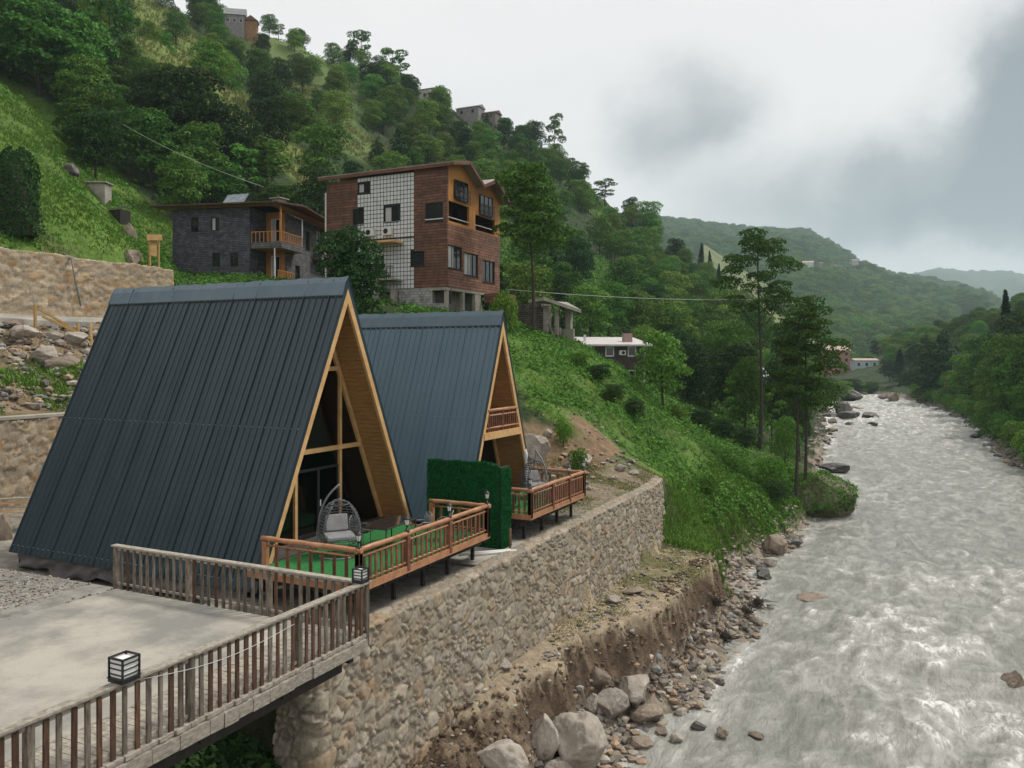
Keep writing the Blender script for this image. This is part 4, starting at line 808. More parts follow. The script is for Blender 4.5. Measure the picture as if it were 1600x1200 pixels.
def trunk_mb(H, r0, limbs, r, lean=(0,0), top=.8, n=8):
    m = MB(); pts = []; rad = []
    for i in range(9):
        t = i/8; pts.append((lean[0]*t*t+math.sin(t*5)*.012*H*.6, lean[1]*t*t+math.cos(t*4)*.010*H*.6, t*H*top)); rad.append(r0*(1-.82*t)+r0*.35*max(0, .12-t)/.12)
    m.tube(pts, rad, n, caps=False)
    for (z0, end, rr) in limbs:
        t = z0/(H*top); i = min(7, int(t*8)); p = Vector(pts[i]).lerp(Vector(pts[i+1]), t*8-i) if t < 1 else Vector(pts[8]); e = Vector(end)
        mid = p.lerp(e, .5)+Vector((0,0,-.04*H*.5)); mid.z = (p.z+e.z)/2-.02*H
        m.tube([p, mid, e], [rr, rr*.65, rr*.25], 5, caps=False)
    return m
def joined(name, tm, V, leafm, extra=None):
    """bark + leaves in one mesh (trees too far off to show trunk and crown apart)"""
    tv = np.array(tm.v, np.float32).reshape(-1,3); tf = np.array([f for f in tm.f if len(f) == 4], np.int32)
    F = np.arange(len(V)).reshape(-1,4)+len(tv)
    return np_mesh(name, np.concatenate([tv, V]), np.concatenate([tf, F]), [M_bark, leafm], link=False, midx=[0]*len(tf)+[1]*len(F))
def proto_broad(i, H=9, Wd=7, n=5200, leafm=None, ls=(.10,.225)):
    r = np.random.default_rng(100+i); lb = lobes_round(r, H, Wd, 11+i % 4)
    P, d = crown_pts(lb, n, r); V = leaf_quads(P, d, r, *ls)
    tm = trunk_mb(H, .17, [(H*.25, l[0], .05) for l in lb[:6]], r); return joined('tree_mesh', tm, V, leafm or L_mid)
def proto_col(i, H=11, Wd=4.2, n=2400, leafm=None):
    r = np.random.default_rng(200+i); lb = []
    for k in range(13):
        t = (k+.5)/13; z = H*(.06+.9*t); rad = Wd/2*(math.sin(math.pi*min(1, .25+t*.8))**.8); a = k*2.4
        lb.append(((rad*.35*math.cos(a), rad*.35*math.sin(a), z), (rad*.75, rad*.75, H*.085)))
    P, d = crown_pts(lb, n, r, .5); V = leaf_quads(P, d, r, .14, .28); return joined('column_tree_mesh', trunk_mb(H, .16, [], r), V, leafm or L_dark)
def proto_spruce(i, H=12, Wd=4.4, n=2600):
    r = np.random.default_rng(300+i); t = r.random(n)**.8; z = H*(.05+.95*t); lay = (z*1.35) % 1; rad = Wd/2*(1-t)**.85*(.62+.38*(1-lay))+.05
    a = r.uniform(0, 2*math.pi, n); q = np.sqrt(r.uniform(.25, 1, n)); P = np.stack([rad*q*np.cos(a), rad*q*np.sin(a), z-.25*rad*q], 1)
    d = np.stack([np.cos(a)*.5, np.sin(a)*.5, np.ones(n)], 1); V = leaf_quads(P, d, r, .12, .30, .4, .4); return joined('spruce_mesh', trunk_mb(H, .16, [], r, top=.97), V, L_con)
def open_tree(i, H, Wd, n, leafm, ls=(.13,.26), base=.35, nl=12, r0=.18, split=False, lean=(0,0), flat=.6, shape=None):
    r = np.random.default_rng(400+i); lb = []; limbs = []
    for k in range(nl):
        t = (k+.5)/nl; z = H*(base+(.96-base)*t); f = shape(t) if shape else math.sin(math.pi*(.18+.72*t))**.7
        rad = Wd/2*f; a = k*2.4+r.uniform(-.6,.6); dd = rad*r.uniform(.4,.8); s = Wd*r.uniform(.11,.19)
        lx, ly = lean[0]*(z/H)**2, lean[1]*(z/H)**2
        c_ = (dd*math.cos(a)+lx, dd*math.sin(a)+ly, z); lb.append((c_, (s*1.2, s*1.2, s*flat)))
        limbs.append((max(.1, z-dd*.7)*.92, c_, r0*.28*(1.1-t)))
    P, d = crown_pts(lb, n, r, .5); V = leaf_quads(P, d, r, *ls); tm = trunk_mb(H, r0, [l for l in limbs if l[0] < H*.8], r, top=.92, lean=lean)
    if not split: return joined('open_tree_mesh', tm, V, leafm)
    return tm, V
PRO = {'B': [proto_broad(i) for i in range(6)], 'D': [proto_broad(20+i, leafm=L_dark) for i in range(2)], 'C': [proto_col(i) for i in range(3)], 'S': [proto_spruce(i) for i in range(2)],
       'O': [open_tree(i, 11, 6.5, 1500, L_mid, (.16,.32)) for i in range(3)], 'K': [proto_broad(40+i, 3.2, 4.2, 1600, L_bank, (.09,.19)) for i in range(3)], 'R': [proto_broad(60+i, 7, 6, 4200, L_bank, (.12,.25)) for i in range(3)]}
PH = {'B': 9., 'D': 9., 'C': 11., 'S': 12., 'O': 11., 'K': 3.2, 'R': 7.}; PW = {'B': 7., 'D': 7., 'C': 4.2, 'S': 4.4, 'O': 6.5, 'K': 4.2, 'R': 6.}
NM = {'B': 'broadleaf_tree', 'D': 'broadleaf_tree', 'C': 'column_tree', 'S': 'spruce_tree', 'O': 'slender_tree', 'K': 'bush', 'R': 'broadleaf_tree'}
placed = []
def tree(kind, loc, H, Wd=None, label=None, group=None, var=None, cat=None):
    ps = PRO[kind]; me = ps[(var if var is not None else random.randrange(len(ps))) % len(ps)]
    o = bpy.data.objects.new(NM[kind], me); COL.objects.link(o); o.location = loc
    s = H/PH[kind]; w = (Wd/PW[kind]) if Wd else s*random.uniform(.9,1.12); o.scale = (w, w, s); o.rotation_euler = (random.uniform(-.05,.05), random.uniform(-.05,.05), random.uniform(0, 6.28))
    if group: o['count'] = {'B': 'rounded leafy tree', 'D': 'dark rounded tree', 'C': 'column shaped tree', 'O': 'open crowned tree', 'K': 'low leafy bush', 'R': 'bright leafy tree', 'S': 'spruce'}[kind]
    tag(o, label, cat or {'K': 'bush'}.get(kind, 'tree'), group); placed.append((loc[0], loc[1], (Wd or s*PW[kind])/2)); return o
def tree_px(kind, px, yb, yt, wpx, label, D=None, group=None, var=None):
    """stand a tree where its foot meets the slope; size from its height in metres there"""
    if D: p = at_d(px, yb, D); z = float(gz(p[0], p[1])); loc = (p[0], p[1], z-.2)
    else: p = hit(px, yb); loc = (p[0], p[1], p[2]-.2)
    Dd = loc[0]*FX+loc[1]*FY; H = CZ+(HY-yt)/FPX*Dd-loc[2]; return tree(kind, loc, max(1.5, H), wpx/FPX*Dd, label, group, var)
TP = [
 ('O',435,62,38,24,'round lone bush shaped tree on the skyline right of the top left house'),
 ('O',563,105,45,40,'tallest lacy tree breaking the skyline above the slate house'),
 ('O',612,140,75,50,'dark lopsided tree on the skyline right of the tallest lacy one'),
 ('D',590,165,105,70,'dense dark tree at the skyline below the lopsided one'),
 ('C',625,268,190,36,'dark cone shaped tree standing alone above the timber house roof'),
 ('C',590,262,213,28,'small cone shaped tree left of the big cone shaped one above the timber roof'),
 ('B',668,262,215,60,'rounded tree right of the cone shaped one above the timber roof'),
 ('C',762,290,238,36,'cone shaped green tree just above the right gable of the timber house'),
 ('C',688,205,150,26,'narrow dark tree left of the pair of hilltop houses'),
 ('C',759,235,172,22,'slim dark column tree beside the right hilltop house'),
 ('D',788,240,184,40,'rounded brown tinged tree right of the hilltop houses'),
 ('O',866,240,178,32,'tall lacy tree at the right end of the hilltop clump against the sky'),
 ('D',835,240,190,36,'dark tree left of the tall lacy one in the hilltop clump'),
 ('D',812,240,196,34,'lowest dark tree of the hilltop clump'),
 ('O',906,285,252,26,'small two stemmed tree on the bare skyline slope'),
 ('O',945,322,280,40,'bushy skyline tree right of the small two stemmed one'),
 ('B',1010,372,315,50,'light green tree on the right skyline shoulder'),
 ('S',1094,412,380,24,'small dark spruce poking above the right shoulder of the hill'),
 ('S',1112,425,392,22,'second small dark spruce on the right shoulder, lower than the first'),
 ('S',1122,440,412,20,'third and lowest little spruce on the right shoulder'),
 ('D',278,285,108,150,'huge dark crowned tree in the gully above the slate house'),
 ('D',235,225,118,95,'dark tree at the left side of the wooded gully'),
 ('D',355,300,170,120,'dark leafy tree at the right of the wooded gully'),
 ('B',405,300,215,110,'mid green tree at the foot of the gully, right of the darkest crown'),
 ('B',150,260,150,95,'leafy tree leaning out of the gully over the grass slope'),
 ('B',330,330,262,100,'round bush like tree just behind the slate house roof'),
 ('B',440,330,290,90,'bright low tree behind the slate house chimney'),
 ('O',495,320,195,80,'pale loose leaved tree left of the timber house roof'),
 ('B',60,150,0,150,'big rounded tree filling the top left corner'),
 ('B',120,170,20,110,'tall leafy tree right of the corner tree, above the grass slope'),
 ('O',170,120,-30,90,'high thin topped tree cut by the upper frame edge'),
 ('B',15,120,-20,110,'leafy tree cut by the left frame edge'),
 ('B',130,235,160,90,'low leafy tree above the grass slope, below the tall ones'),
 ('C',460,190,138,26,'ivy wrapped column tree in the middle of the wooded slope'),
 ('D',415,185,115,60,'dark tree left of the ivy wrapped column tree'),
 ('B',402,140,78,50,'bright tree below the top left house'),
 ('C',855,460,355,60,'dark cone shaped tree behind the slender tree near the ruin'),
 ('D',900,470,370,70,'dark tree right of the slender tree near the ruin'),
]
for (k, px, yb, yt, w, lab) in TP:
    p = hit(px, yb); 
    tree_px(k, px, yb, yt, w, lab, var=px)
def tpd(k, px, yb, yt, w, lab, D, zb=None, group=None):
    p = at_d(px, yb, D); z = float(gz(p[0], p[1])) if p[1] < 415 else -3.2
    if zb is not None: z = zb
    return tree(k, (p[0], p[1], z-.15), CZ+(HY-yt)/FPX*D-z, w/FPX*D, lab, group, px)
# far valley trees and the right bank
tpd('S',1405,608,545,38,'dark cone shaped spruce at the far end of the river', 270)
tpd('C',1448,620,512,46,'left one of two tall dense trees over the far right bank', 215)
tpd('C',1474,620,506,56,'right one of two tall dense trees over the far right bank', 212)
tpd('S',1578,520,452,60,'dark spruce standing above the wood on the right hillside', 150)
tpd('D',1390,612,562,32,'dark rounded tree left of the far spruce', 285)
tpd('D',1425,612,575,50,'low dark tree between the far spruce and the tall pair', 240)
tpd('B',1500,640,585,60,'light green tree in front of the orange roof', 190)
for i, (px, yb, yt, w, D, k_) in enumerate([(1515,600,552,60,175,'R'),(1545,600,520,80,160,'B'),(1600,600,478,110,140,'D'),(1575,620,520,90,130,'B'),(1640,620,470,120,120,'B'),(1555,640,560,70,150,'R'),(1600,640,545,80,125,'R'),(1650,640,520,90,110,'R'),(1530,570,535,60,200,'D')]):
    tpd(k_, px, yb, yt, w, None, D, group='trees of the wood on the right hillside')
nm_ = 0
GRP = {'R': 'bushes crowding the right bank of the river', 'F': 'trees of the dense wood across the river'}
rt = np.random.default_rng(5)
cnt = 0
for y in np.concatenate([np.arange(84, 262, 5.2)]):
    rb = float(np.interp(y, RBY, RBX))
    for j in range(3):
        dx = 2.0+j*4.2+rt.uniform(-1, 1); x = rb+dx; yy_ = y+rt.uniform(-2, 2); z = float(gz(x, yy_))
        tree('K' if j == 0 else 'R', (x, yy_, z-.3), (3.4 if j == 0 else rt.uniform(5.0,7.4)+j*.6)*(1 if y > 110 else .95), None, ['low bush overhanging the water on the right bank','leafy bush of the thicket behind the right bank','taller leafy tree at the back of the right bank thicket'][j], 'bushes crowding the right bank of the river' if j < 2 else 'trees behind the right bank thicket', cat='bush' if j < 2 else 'tree')
for o_ in []: pass
k = 0
while k < 95:
    y = rt.uniform(100, 330); x = float(np.interp(y, RBY, RBX))+rt.uniform(15, 75)
    if any((x-a)**2+(y-b)**2 < 17 for a, b, _ in placed[-95:]) or 1268 < to_px(x, y, 0)[0] < 1498: k += .2; continue
    z = float(gz(x, y)); tree('RDB'[int(rt.integers(3))], (x, y, z-.3), rt.uniform(7, 11), None, 'leafy tree of the wood covering the hillside on the right', 'trees of the wood on the right hillside'); k += 1
# left bank woods beyond the green slope
NB = [(1035,640,520,90),(1075,640,535,80),(1110,640,520,70),(1150,655,500,80),(1165,690,560,60),(1215,700,560,75),(1265,680,560,60),(1290,640,590,50),(1310,630,595,44),(1330,622,592,40),(1055,560,470,80),(1130,540,455,80),(1180,600,480,70),(1235,650,500,70),
      (1345,620,598,36),(1360,612,596,30),(1225,740,650,50),(1250,720,620,50),(1140,600,520,60),(1085,620,560,50)]
for i, (px, yb, yt, w) in enumerate(NB):
    p = hit(px, yb, 60); tree_px('BDOB'[i % 4] if i % 4 != 2 else 'B', px, yb, yt, w, 'leafy tree in the dark wood between the green slope and the river', group='trees of the wood left of the river', var=i)
# ---- the forest on the left hillside
rf = np.random.default_rng(77); NC = 30000
cx_ = -rf.uniform(14, 330, NC); cy_ = rf.uniform(36, 400, NC); cz_ = gz(cx_, cy_)
fx_, fy_ = px_of(cx_, cy_, cz_); ok = (cz_ > -3.0) & (fx_ > -260) & (fx_ < 1235)
fx2_, fy2_ = px_of(cx_, cy_, cz_+6.5); rr_ = rf.random(NC) < .97; hw2_ = 4.2*FPX/np.hypot(cx_, cy_); near_ = np.hypot(cx_, cy_)
for p_ in OPEN[:8]:
    for zz_ in (0, 4., 9.):
        _, fy3_ = px_of(cx_, cy_, cz_+zz_)
        for q_ in (-1, 0, 1): ok &= ~(inpoly(fx_+hw2_*q_*(.4 if zz_ == 0 else 1), fy3_, p_) & rr_)
ok &= ~(inpoly(fx_, fy_, OPEN[8]) & rr_)
for (hx_, hy_, hw_, hh_) in ((380,34,34,30),(742,176,48,22),(662,155,16,14),(60,215,60,60)): ok &= ~((np.abs(fx_-hx_) < hw_) & (fy_ > hy_-hh_) & (fy2_ < hy_+hh_*.8))
HOU = [(-58,61,13),(-39,59,12),(-29.5,70,7),(-33,101,11)]
for (hx, hy, hr) in HOU: ok &= np.hypot(cx_-hx, cy_-hy) > hr
ok &= ~((cy_ < 66) & (cx_ > -50)); ok &= ~((cx_ > -36) & (cy_ < 98)); ok &= ~((cy_ < 110) & (cx_ > -40) & (cx_ < -16) & (cz_ > 3) & (cy_ < 90))
ok &= ~((cx_ > -75) & (cy_ < 50)); ok &= ~((cy_ < 100) & (cx_ > -15))
# keep the view onto the houses free
ok &= ~((fx_ > 255) & (fx_ < 800) & (cy_ < 66) & (cx_ > -62))
idx = np.where(ok)[0]; keep = []; cell = {}
for i in idx:
    x, y = cx_[i], cy_[i]; D = math.hypot(x, y); rad = 4.2+D*.0085+ (1.2 if vnoise(x*.03, y*.03) < .4 else 0); c0, c1_ = int(x//6), int(y//6); bad = False
    for a in range(-1, 2):
        for b in range(-1, 2):
            for (u, v, r_) in cell.get((c0+a, c1_+b), ()):
                if (u-x)**2+(v-y)**2 < rad*rad: bad = True; break
            if bad: break
        if bad: break
    if bad: continue
    if any((x-a)**2+(y-b)**2 < (w_*.7)**2 for a, b, w_ in placed[:60]): continue
    cell.setdefault((c0, c1_), []).append((x, y, rad)); keep.append(i)
# visible ones, largest first
def visible(x, y, z):
    t = np.linspace(.12, .97, 60); hz_ = gz(x*t, y*t); return bool(np.all(hz_ < CZ+(z-CZ)*t+.5))
vis = [i for i in keep if visible(cx_[i], cy_[i], cz_[i]+8)]
vis.sort(key=lambda i: cx_[i]*FX+cy_[i]*FY)
def region(px):
    return ('trees wooding the gully and slope at the upper left' if px < 430 else 'trees on the slope above the timber house' if px < 800 else 'trees on the hillside right of the timber house' if px < 1010 else 'trees on the far right shoulder of the hill')
NI = 95
for i in vis[:NI]:
    px = fx_[i]; kk = 'BBBBDBCBOB'[int(rf.integers(10))] if px > 430 else 'BBDBBBOBDB'[int(rf.integers(10))]
    g_ = region(px); lab = {'B': 'rounded leafy tree', 'D': 'dark green leafy tree', 'C': 'narrow column shaped tree', 'O': 'slender open crowned tree'}[kk]+' among '+g_
    tree(kk, (cx_[i], cy_[i], cz_[i]-.3), rf.uniform(6, 10.5)*(1.15 if kk == 'C' else 1), None, lab, g_+' ('+{'B':'rounded','D':'dark','C':'column','O':'slender'}[kk]+')')
rest = vis[NI:]
print('FOREST', len(keep), len(vis), len(rest), len(placed))
LMK = [('the hilltop house at the upper left', 375, 32), ('the slate house', 335, 370), ('the timber house', 645, 330), ('the ivy column', 25, 300), ('the pair of hilltop houses', 745, 172),
       ('the roofless concrete ruin', 865, 480), ('the white roofed house', 950, 545), ('the tallest river bend tree', 1190, 450), ('the two trunked bank trees', 1250, 520), ('the blue white far house', 1350, 572),
       ('the two tall dense far trees', 1462, 560), ('the big cone shaped tree', 625, 225), ('the orange roof', 1490, 590), ('the far spruce', 1405, 580), ('the river boulders', 1330, 650), ('the right frame edge', 1590, 600)]
DIRW = ['right of', 'up and right of', 'above', 'up and left of', 'left of', 'down and left of', 'below', 'down and right of']
ORD = ['nearest', 'second', 'third', 'fourth', 'fifth', 'sixth', 'seventh', 'eighth', 'ninth', 'tenth', 'eleventh', 'twelfth']+['%dth' % i for i in range(13, 60)]
def landmark_labels():
    """a tree of the woods is singled out by its kind and its place counted from the nearest landmark"""
    bins = {}
    for o in bpy.data.objects:
        if o.get('group') and o.get('category') in ('tree', 'bush') and o.parent is None and o.get('count'):
            z = o.location.z+o.dimensions.z*.5; px, py, _ = to_px(o.location.x, o.location.y, z)
            j = min(range(len(LMK)), key=lambda q: (LMK[q][1]-px)**2+(LMK[q][2]-py)**2); dx, dy = px-LMK[j][1], LMK[j][2]-py
            s = int(round(math.atan2(dy, dx)/(math.pi/4))) % 8; bins.setdefault((o['count'], j, s), []).append((dx*dx+dy*dy, o))
    for (kw, j, s), l in bins.items():
        l.sort(key=lambda q: q[0])
        for i, (_, o) in enumerate(l):
            n = '' if len(l) == 1 else ORD[i]+' '
            o['label'] = (n+kw+' '+DIRW[s]+' '+LMK[j][0]).strip()
    for o in bpy.data.objects:
        if 'count' in o.keys(): del o['count']
def scatter_gn(name, pts, scl, srcs, label=None):
    """one 'stuff' object: points that carry copies of trees standing in the scene"""
    n = len(pts); me = bpy.data.meshes.new(name); me.vertices.add(n); me.vertices.foreach_set('co', np.asarray(pts, np.float32).ravel())
    for an, ty, dt in (('scl', 'FLOAT', scl), ('rot', 'FLOAT', rf.uniform(0, 6.28, n)), ('knd', 'INT', rf.integers(0, len(srcs), n))):
        a = me.attributes.new(an, ty, 'POINT'); a.data.foreach_set('value', np.asarray(dt, np.int32 if ty == 'INT' else np.float32))
    o = bpy.data.objects.new(name, me); COL.objects.link(o); md = o.modifiers.new('copies', 'NODES')
    ng = bpy.data.node_groups.new(name+'_nodes', 'GeometryNodeTree'); md.node_group = ng
    ng.interface.new_socket('Geometry', in_out='INPUT', socket_type='NodeSocketGeometry'); ng.interface.new_socket('Geometry', in_out='OUTPUT', socket_type='NodeSocketGeometry')
    gi = N(ng, 'NodeGroupInput'); go = N(ng, 'NodeGroupOutput'); ip = N(ng, 'GeometryNodeInstanceOnPoints'); gti = N(ng, 'GeometryNodeGeometryToInstance')
    for s in srcs:
        oi = N(ng, 'GeometryNodeObjectInfo'); oi.inputs['Object'].default_value = s; oi.transform_space = 'ORIGINAL'; oi.inputs['As Instance'].default_value = False; L(ng, oi.outputs['Geometry'], gti.inputs[0])
    L(ng, gi.outputs[0], ip.inputs['Points']); L(ng, gti.outputs[0], ip.inputs['Instance']); ip.inputs['Pick Instance'].default_value = True
    def na(nm, ty): q = N(ng, 'GeometryNodeInputNamedAttribute'); q.data_type = ty; q.inputs[0].default_value = nm; return q.outputs['Attribute']
    L(ng, na('knd', 'INT'), ip.inputs['Instance Index']); L(ng, na('scl', 'FLOAT'), ip.inputs['Scale'])
    c_ = N(ng, 'ShaderNodeCombineXYZ'); L(ng, na('rot', 'FLOAT'), c_.inputs[2]); L(ng, c_.outputs[0], ip.inputs['Rotation']); L(ng, ip.outputs[0], go.inputs[0])
    tag(o, label, kind='stuff'); return o
def src(kind, v): return next(o for o in bpy.data.objects if o.data is PRO[kind][v])
allsrc = [src('B', i) for i in range(6) if any(o.data is PRO['B'][i] for o in bpy.data.objects)]
allsrc += [o for o in [next((q for q in bpy.data.objects if q.data is PRO['D'][0]), None)] if o]
scatter_gn('forest', [(cx_[i], cy_[i], cz_[i]-.4) for i in rest], rf.uniform(.7, 1.25, len(rest)), allsrc)
# far wood on the hills beyond: points on the far hill surfaces
def far_pts(V, n, smin, smax, seed, tmax=.78, dens=None):
    r = np.random.default_rng(seed); nu, nv = V.shape[:2]; a = r.uniform(0, nu-1.001, n); b = r.random(n)**.75*(nv-1.001)*tmax; i = a.astype(int); j = b.astype(int); u = (a-i)[:,None]; v = (b-j)[:,None]
    P = V[i,j]*(1-u)*(1-v)+V[i+1,j]*u*(1-v)+V[i,j+1]*(1-u)*v+V[i+1,j+1]*u*v
    q = vnoise(P[:,0]*.012, P[:,1]*.008); P = P[(q < (dens or .62))]; return P, r.uniform(smin, smax, len(P))
P, s_ = far_pts(HA, 52000, 1.3, 2.9, 3, dens=.70); vx_, vy_ = px_of(P[:,0], P[:,1], P[:,2]); kk_ = ~((vx_ > 1250) & (vx_ < 1350) & (vy_ > 409) & (vy_ < 444)) | (np.arange(len(P)) % 9 == 0); P = P[kk_]; s_ = s_[kk_]; scatter_gn('far_forest', P-[0,0,3], s_, allsrc[:4])
P, s_ = far_pts(HC, 2600, .6, 1.3, 4, tmax=.9, dens=.42); scatter_gn('meadow_trees', P-[0,0,.5], s_, allsrc[:4])
r9 = np.random.default_rng(9); fl = []
while len(fl) < 420:
    px = r9.uniform(1240, 1640); D = r9.uniform(300, 470); p = at_d(px, 600, D)
    if p[1] > 300 and not (1275 < px < 1385 and D < 372): fl.append((p[0], p[1], max(-4.2, float(gz(p[0], p[1])) if p[1] < 415 else -4.2)))
scatter_gn('valley_trees', fl, r9.uniform(.6, 1.15, len(fl)), allsrc)
# ---- the tall slender trees (trunk and crown are parts)
def big_tree(name, loc, tm, V, leafm, label, cat='tree', extra=None):
    e_ = empty(name, loc, label=label, cat=cat); tm.build('trunk', M_bark, e_)
    c_ = np_mesh('crown', V, np.arange(len(V)).reshape(-1,4), leafm); c_.parent = e_; return e_
p = at_d(1187, 712, 81); z = float(gz(p[0], p[1]))
tm, V = open_tree(1, 1.0*(CZ+(HY-350)/FPX*81-z), 6.8, 9500, L_near, (.08,.17), base=.62, nl=24, r0=.22, split=True, flat=.5, shape=lambda t: .50+.75*math.sin(math.pi*(.05+.85*t)))
big_tree('tall_tree', (p[0], p[1], z-.2), tm, V, L_near, 'tallest slender tree with a long bare trunk, by the river bend')
for q, (px, yt, hw_, sd_) in enumerate(((1243,470,3.8,2),(1256,452,6.2,7))):
    p = at_d(px, 790, 64+q*1.5); z = max(-6.4, float(gz(p[0], p[1]))); Ht = CZ+(HY-yt)/FPX*(64+q*1.5)-z
    tm, V = open_tree(sd_, Ht, hw_, 9000 if q else 5000, L_near, (.07,.15), base=.48, nl=24 if q else 14, r0=.15, split=True, flat=.5, shape=(lambda t: .75-.35*t+.5*math.sin(math.pi*t)), lean=(.4, 0))
    big_tree('bank_tree', (p[0], p[1], z-.2), tm, V, L_near, ['thinner left stem of the pair of trees on the river bank','right tree of the pair on the river bank, with the wider ragged crown'][q])
p = at_d(832, 505, 67); z = float(gz(p[0], p[1])); Ht = CZ+(HY-246)/FPX*67-z
tm, V = open_tree(12, Ht, 7.0, 6500, L_mid, (.10,.20), base=.52, nl=20, r0=.17, split=True, flat=.55, shape=lambda t: 1.0-.45*t, lean=(-.6,.3))
big_tree('slender_tree', (p[0], p[1], z-.2), tm, V, L_mid, 'slender tree with drooping dark crown right of the timber house')
r = np.random.default_rng(3)
p = at_d(548, 500, 51); z = float(gz(p[0], p[1])); Ht = CZ+(HY-350)/FPX*51-z; lb = lobes_round(r, Ht, 4.3, 18, .05); P, d = crown_pts(lb, 9000, r, .5)
big_tree('dark_tree', (p[0], p[1], z-.2), trunk_mb(Ht, .14, [(Ht*.2, l[0], .04) for l in lb[:8]], r), leaf_quads(P, d, r, .07, .16), L_dark, 'dark bushy tree growing against the left front of the timber house')
for i, (px, yb, yt, w, k_) in enumerate([(935,600,572,46,'D'),(960,632,602,40,'D'),(990,655,622,44,'D'),(905,580,556,34,'K'),(1095,672,640,50,'D'),(1130,690,655,54,'D'),(1165,706,668,44,'D'),(1060,660,632,36,'K'),(1205,760,722,52,'K'),(1215,790,752,50,'D'),(1150,742,718,40,'K'),(790,520,462,46,'K'),(810,505,470,36,'K'),(1105,775,748,40,'K'),(880,700,676,30,'K'),(905,745,722,34,'K')]):
    p = hit(px, yb, 36); tree_px(k_, px, yb, yt, w, None, group='bushes on the green slope', var=i)
# thin bare trunks in the shade left of the tall tree
for i, (px, yb, yt, D) in enumerate([(1163,700,560,86),(1145,690,575,92),(1205,720,600,84)]):
    p = at_d(px, yb, D); z = float(gz(p[0], p[1])); H = CZ+(HY-yt)/FPX*D-z
    tm, V = open_tree(50+i, H, 2.6, 1500, L_mid, (.08,.16), base=.4, nl=9, r0=.09, split=True)
    big_tree('thin_tree', (p[0], p[1], z-.2), tm, V, L_mid, ['thin nearly bare tree just left of the tallest trunk','thinnest sparse sapling farther left of the tallest trunk','short thin tree just right of the tallest trunk'][i])
# ivy column at the left edge
p = at_x(24, 376, -52.5); z = float(gz(p[0], p[1])); Ht = CZ+(HY-226)/FPX*(p[0]*FX+p[1]*FY)-z
r = np.random.default_rng(8); n = 9000; a = r.uniform(0, 6.28, n); t = r.random(n); rad = (1.5-.45*t)*np.sqrt(np.clip(1-(np.clip(t-.72,0,1)/.285)**2,.02,1))*(1+.12*np.sin(a*3+t*5)+.10*np.sin(a*7+t*17)+r.normal(0,.05,n))
P = np.stack([rad*np.cos(a), rad*np.sin(a), t*Ht+.2*np.sin(a*2)], 1); 
d = np.stack([np.cos(a), np.sin(a), .3+0*a], 1); iv = empty('ivy_column', (p[0], p[1], z-.3), label='ivy covered stump like column at the left edge above the stone wall', cat='ivy')
tm = MB().tube([(0,0,0),(0,0,Ht*.5),(0.1,0,Ht*.86)], [1.25,1.0,.5], 12); tm.build('trunk', M_bark, iv)
c_ = np_mesh('leaves', leaf_quads(P, d, r, .05, .11, .5), np.arange(4*n).reshape(-1,4), L_dark); c_.parent = iv
# ------------------------------------------------------------------ ground cover (stuff)
def cover(name, n, box, test, mat, s0, s1, lift, per=1, up=1.2, jit=.6, seed=1, spread=.25, aspect=.5, label=None):
    r = np.random.default_rng(seed); x = r.uniform(box[0], box[1], n); y = r.uniform(box[2], box[3], n); z = gz(x, y); px, py = px_of(x, y, z)
    k = test(x, y, z, px, py, r) & (px > -150) & (px < 1750) & (py < 1350); x, y, z = x[k], y[k], z[k]; nn = gnorm(x, y)
    if per > 1:
        x = np.repeat(x, per); y = np.repeat(y, per); z = np.repeat(z, per); nn = np.repeat(nn, per, 0)
        o = r.normal(0, spread, (len(x), 3)); o[:,2] = np.abs(o[:,2])*.7; x = x+o[:,0]; y = y+o[:,1]; z = gz(x, y)+o[:,2]
    P = np.stack([x, y, z+lift], 1); V = leaf_quads(P, nn*up, r, s0, s1, jit, aspect)
    o = np_mesh(name, V, np.arange(len(V)).reshape(-1,4), mat); tag(o, kind='stuff'); return o
def blades(name, n, box, test, mat, h0, h1, w, per, seed, spread=.15):
    """tufts of upright blades"""
    r = np.random.default_rng(seed); x = r.uniform(box[0], box[1], n); y = r.uniform(box[2], box[3], n); z = gz(x, y); px, py = px_of(x, y, z)
    k = test(x, y, z, px, py, r) & (px > -150) & (px < 1750) & (py < 1350); x = np.repeat(x[k], per); y = np.repeat(y[k], per); m = len(x)
    x = x+r.normal(0, spread, m); y = y+r.normal(0, spread, m); z = gz(x, y)-.03; a = r.uniform(0, 6.28, m); h = r.uniform(h0, h1, m); l = r.uniform(.2, .8, m)*h
    b = np.stack([x, y, z], 1); t = np.stack([np.cos(a), np.sin(a), 0*a], 1); tip = b+np.stack([-np.sin(a)*l, np.cos(a)*l, h], 1); mid = b+np.stack([-np.sin(a)*l*.35, np.cos(a)*l*.35, h*.65], 1)
    ww = (w*r.uniform(.6, 1.3, m))[:,None]; V = np.stack([b-t*ww*.6, b+t*ww*.6, mid+t*ww, tip+t*ww*.1, tip-t*ww*.1, mid-t*ww], 1).reshape(-1,3)
    o6 = np.arange(m)[:,None]*6; F = np.concatenate([o6+[0,1,2,5], o6+[5,2,3,4]]); o = np_mesh(name, V, F, mat); tag(o, kind='stuff'); return o
sl_ = OPEN[8]
green_slope = lambda x, y, z, px, py, r: (inpoly(px, py, sl_) | ((y > 48) & (y < 84) & (z > -4.6) & (x < -9) & (x > -34))) & (z > -6.2) & ~((y < 46.5) & (z < 1.5+.8*vnoise(x, y)) & (x > -24)) & (r.random(len(x)) < (sstep(.25, .5, vnoise(x*.5, y*.5))*.85+.15)*sstep(-.75, .05, 1-2*np.abs(fbm(x*.28, y*.28, 4, .55, 12)))*1.2)
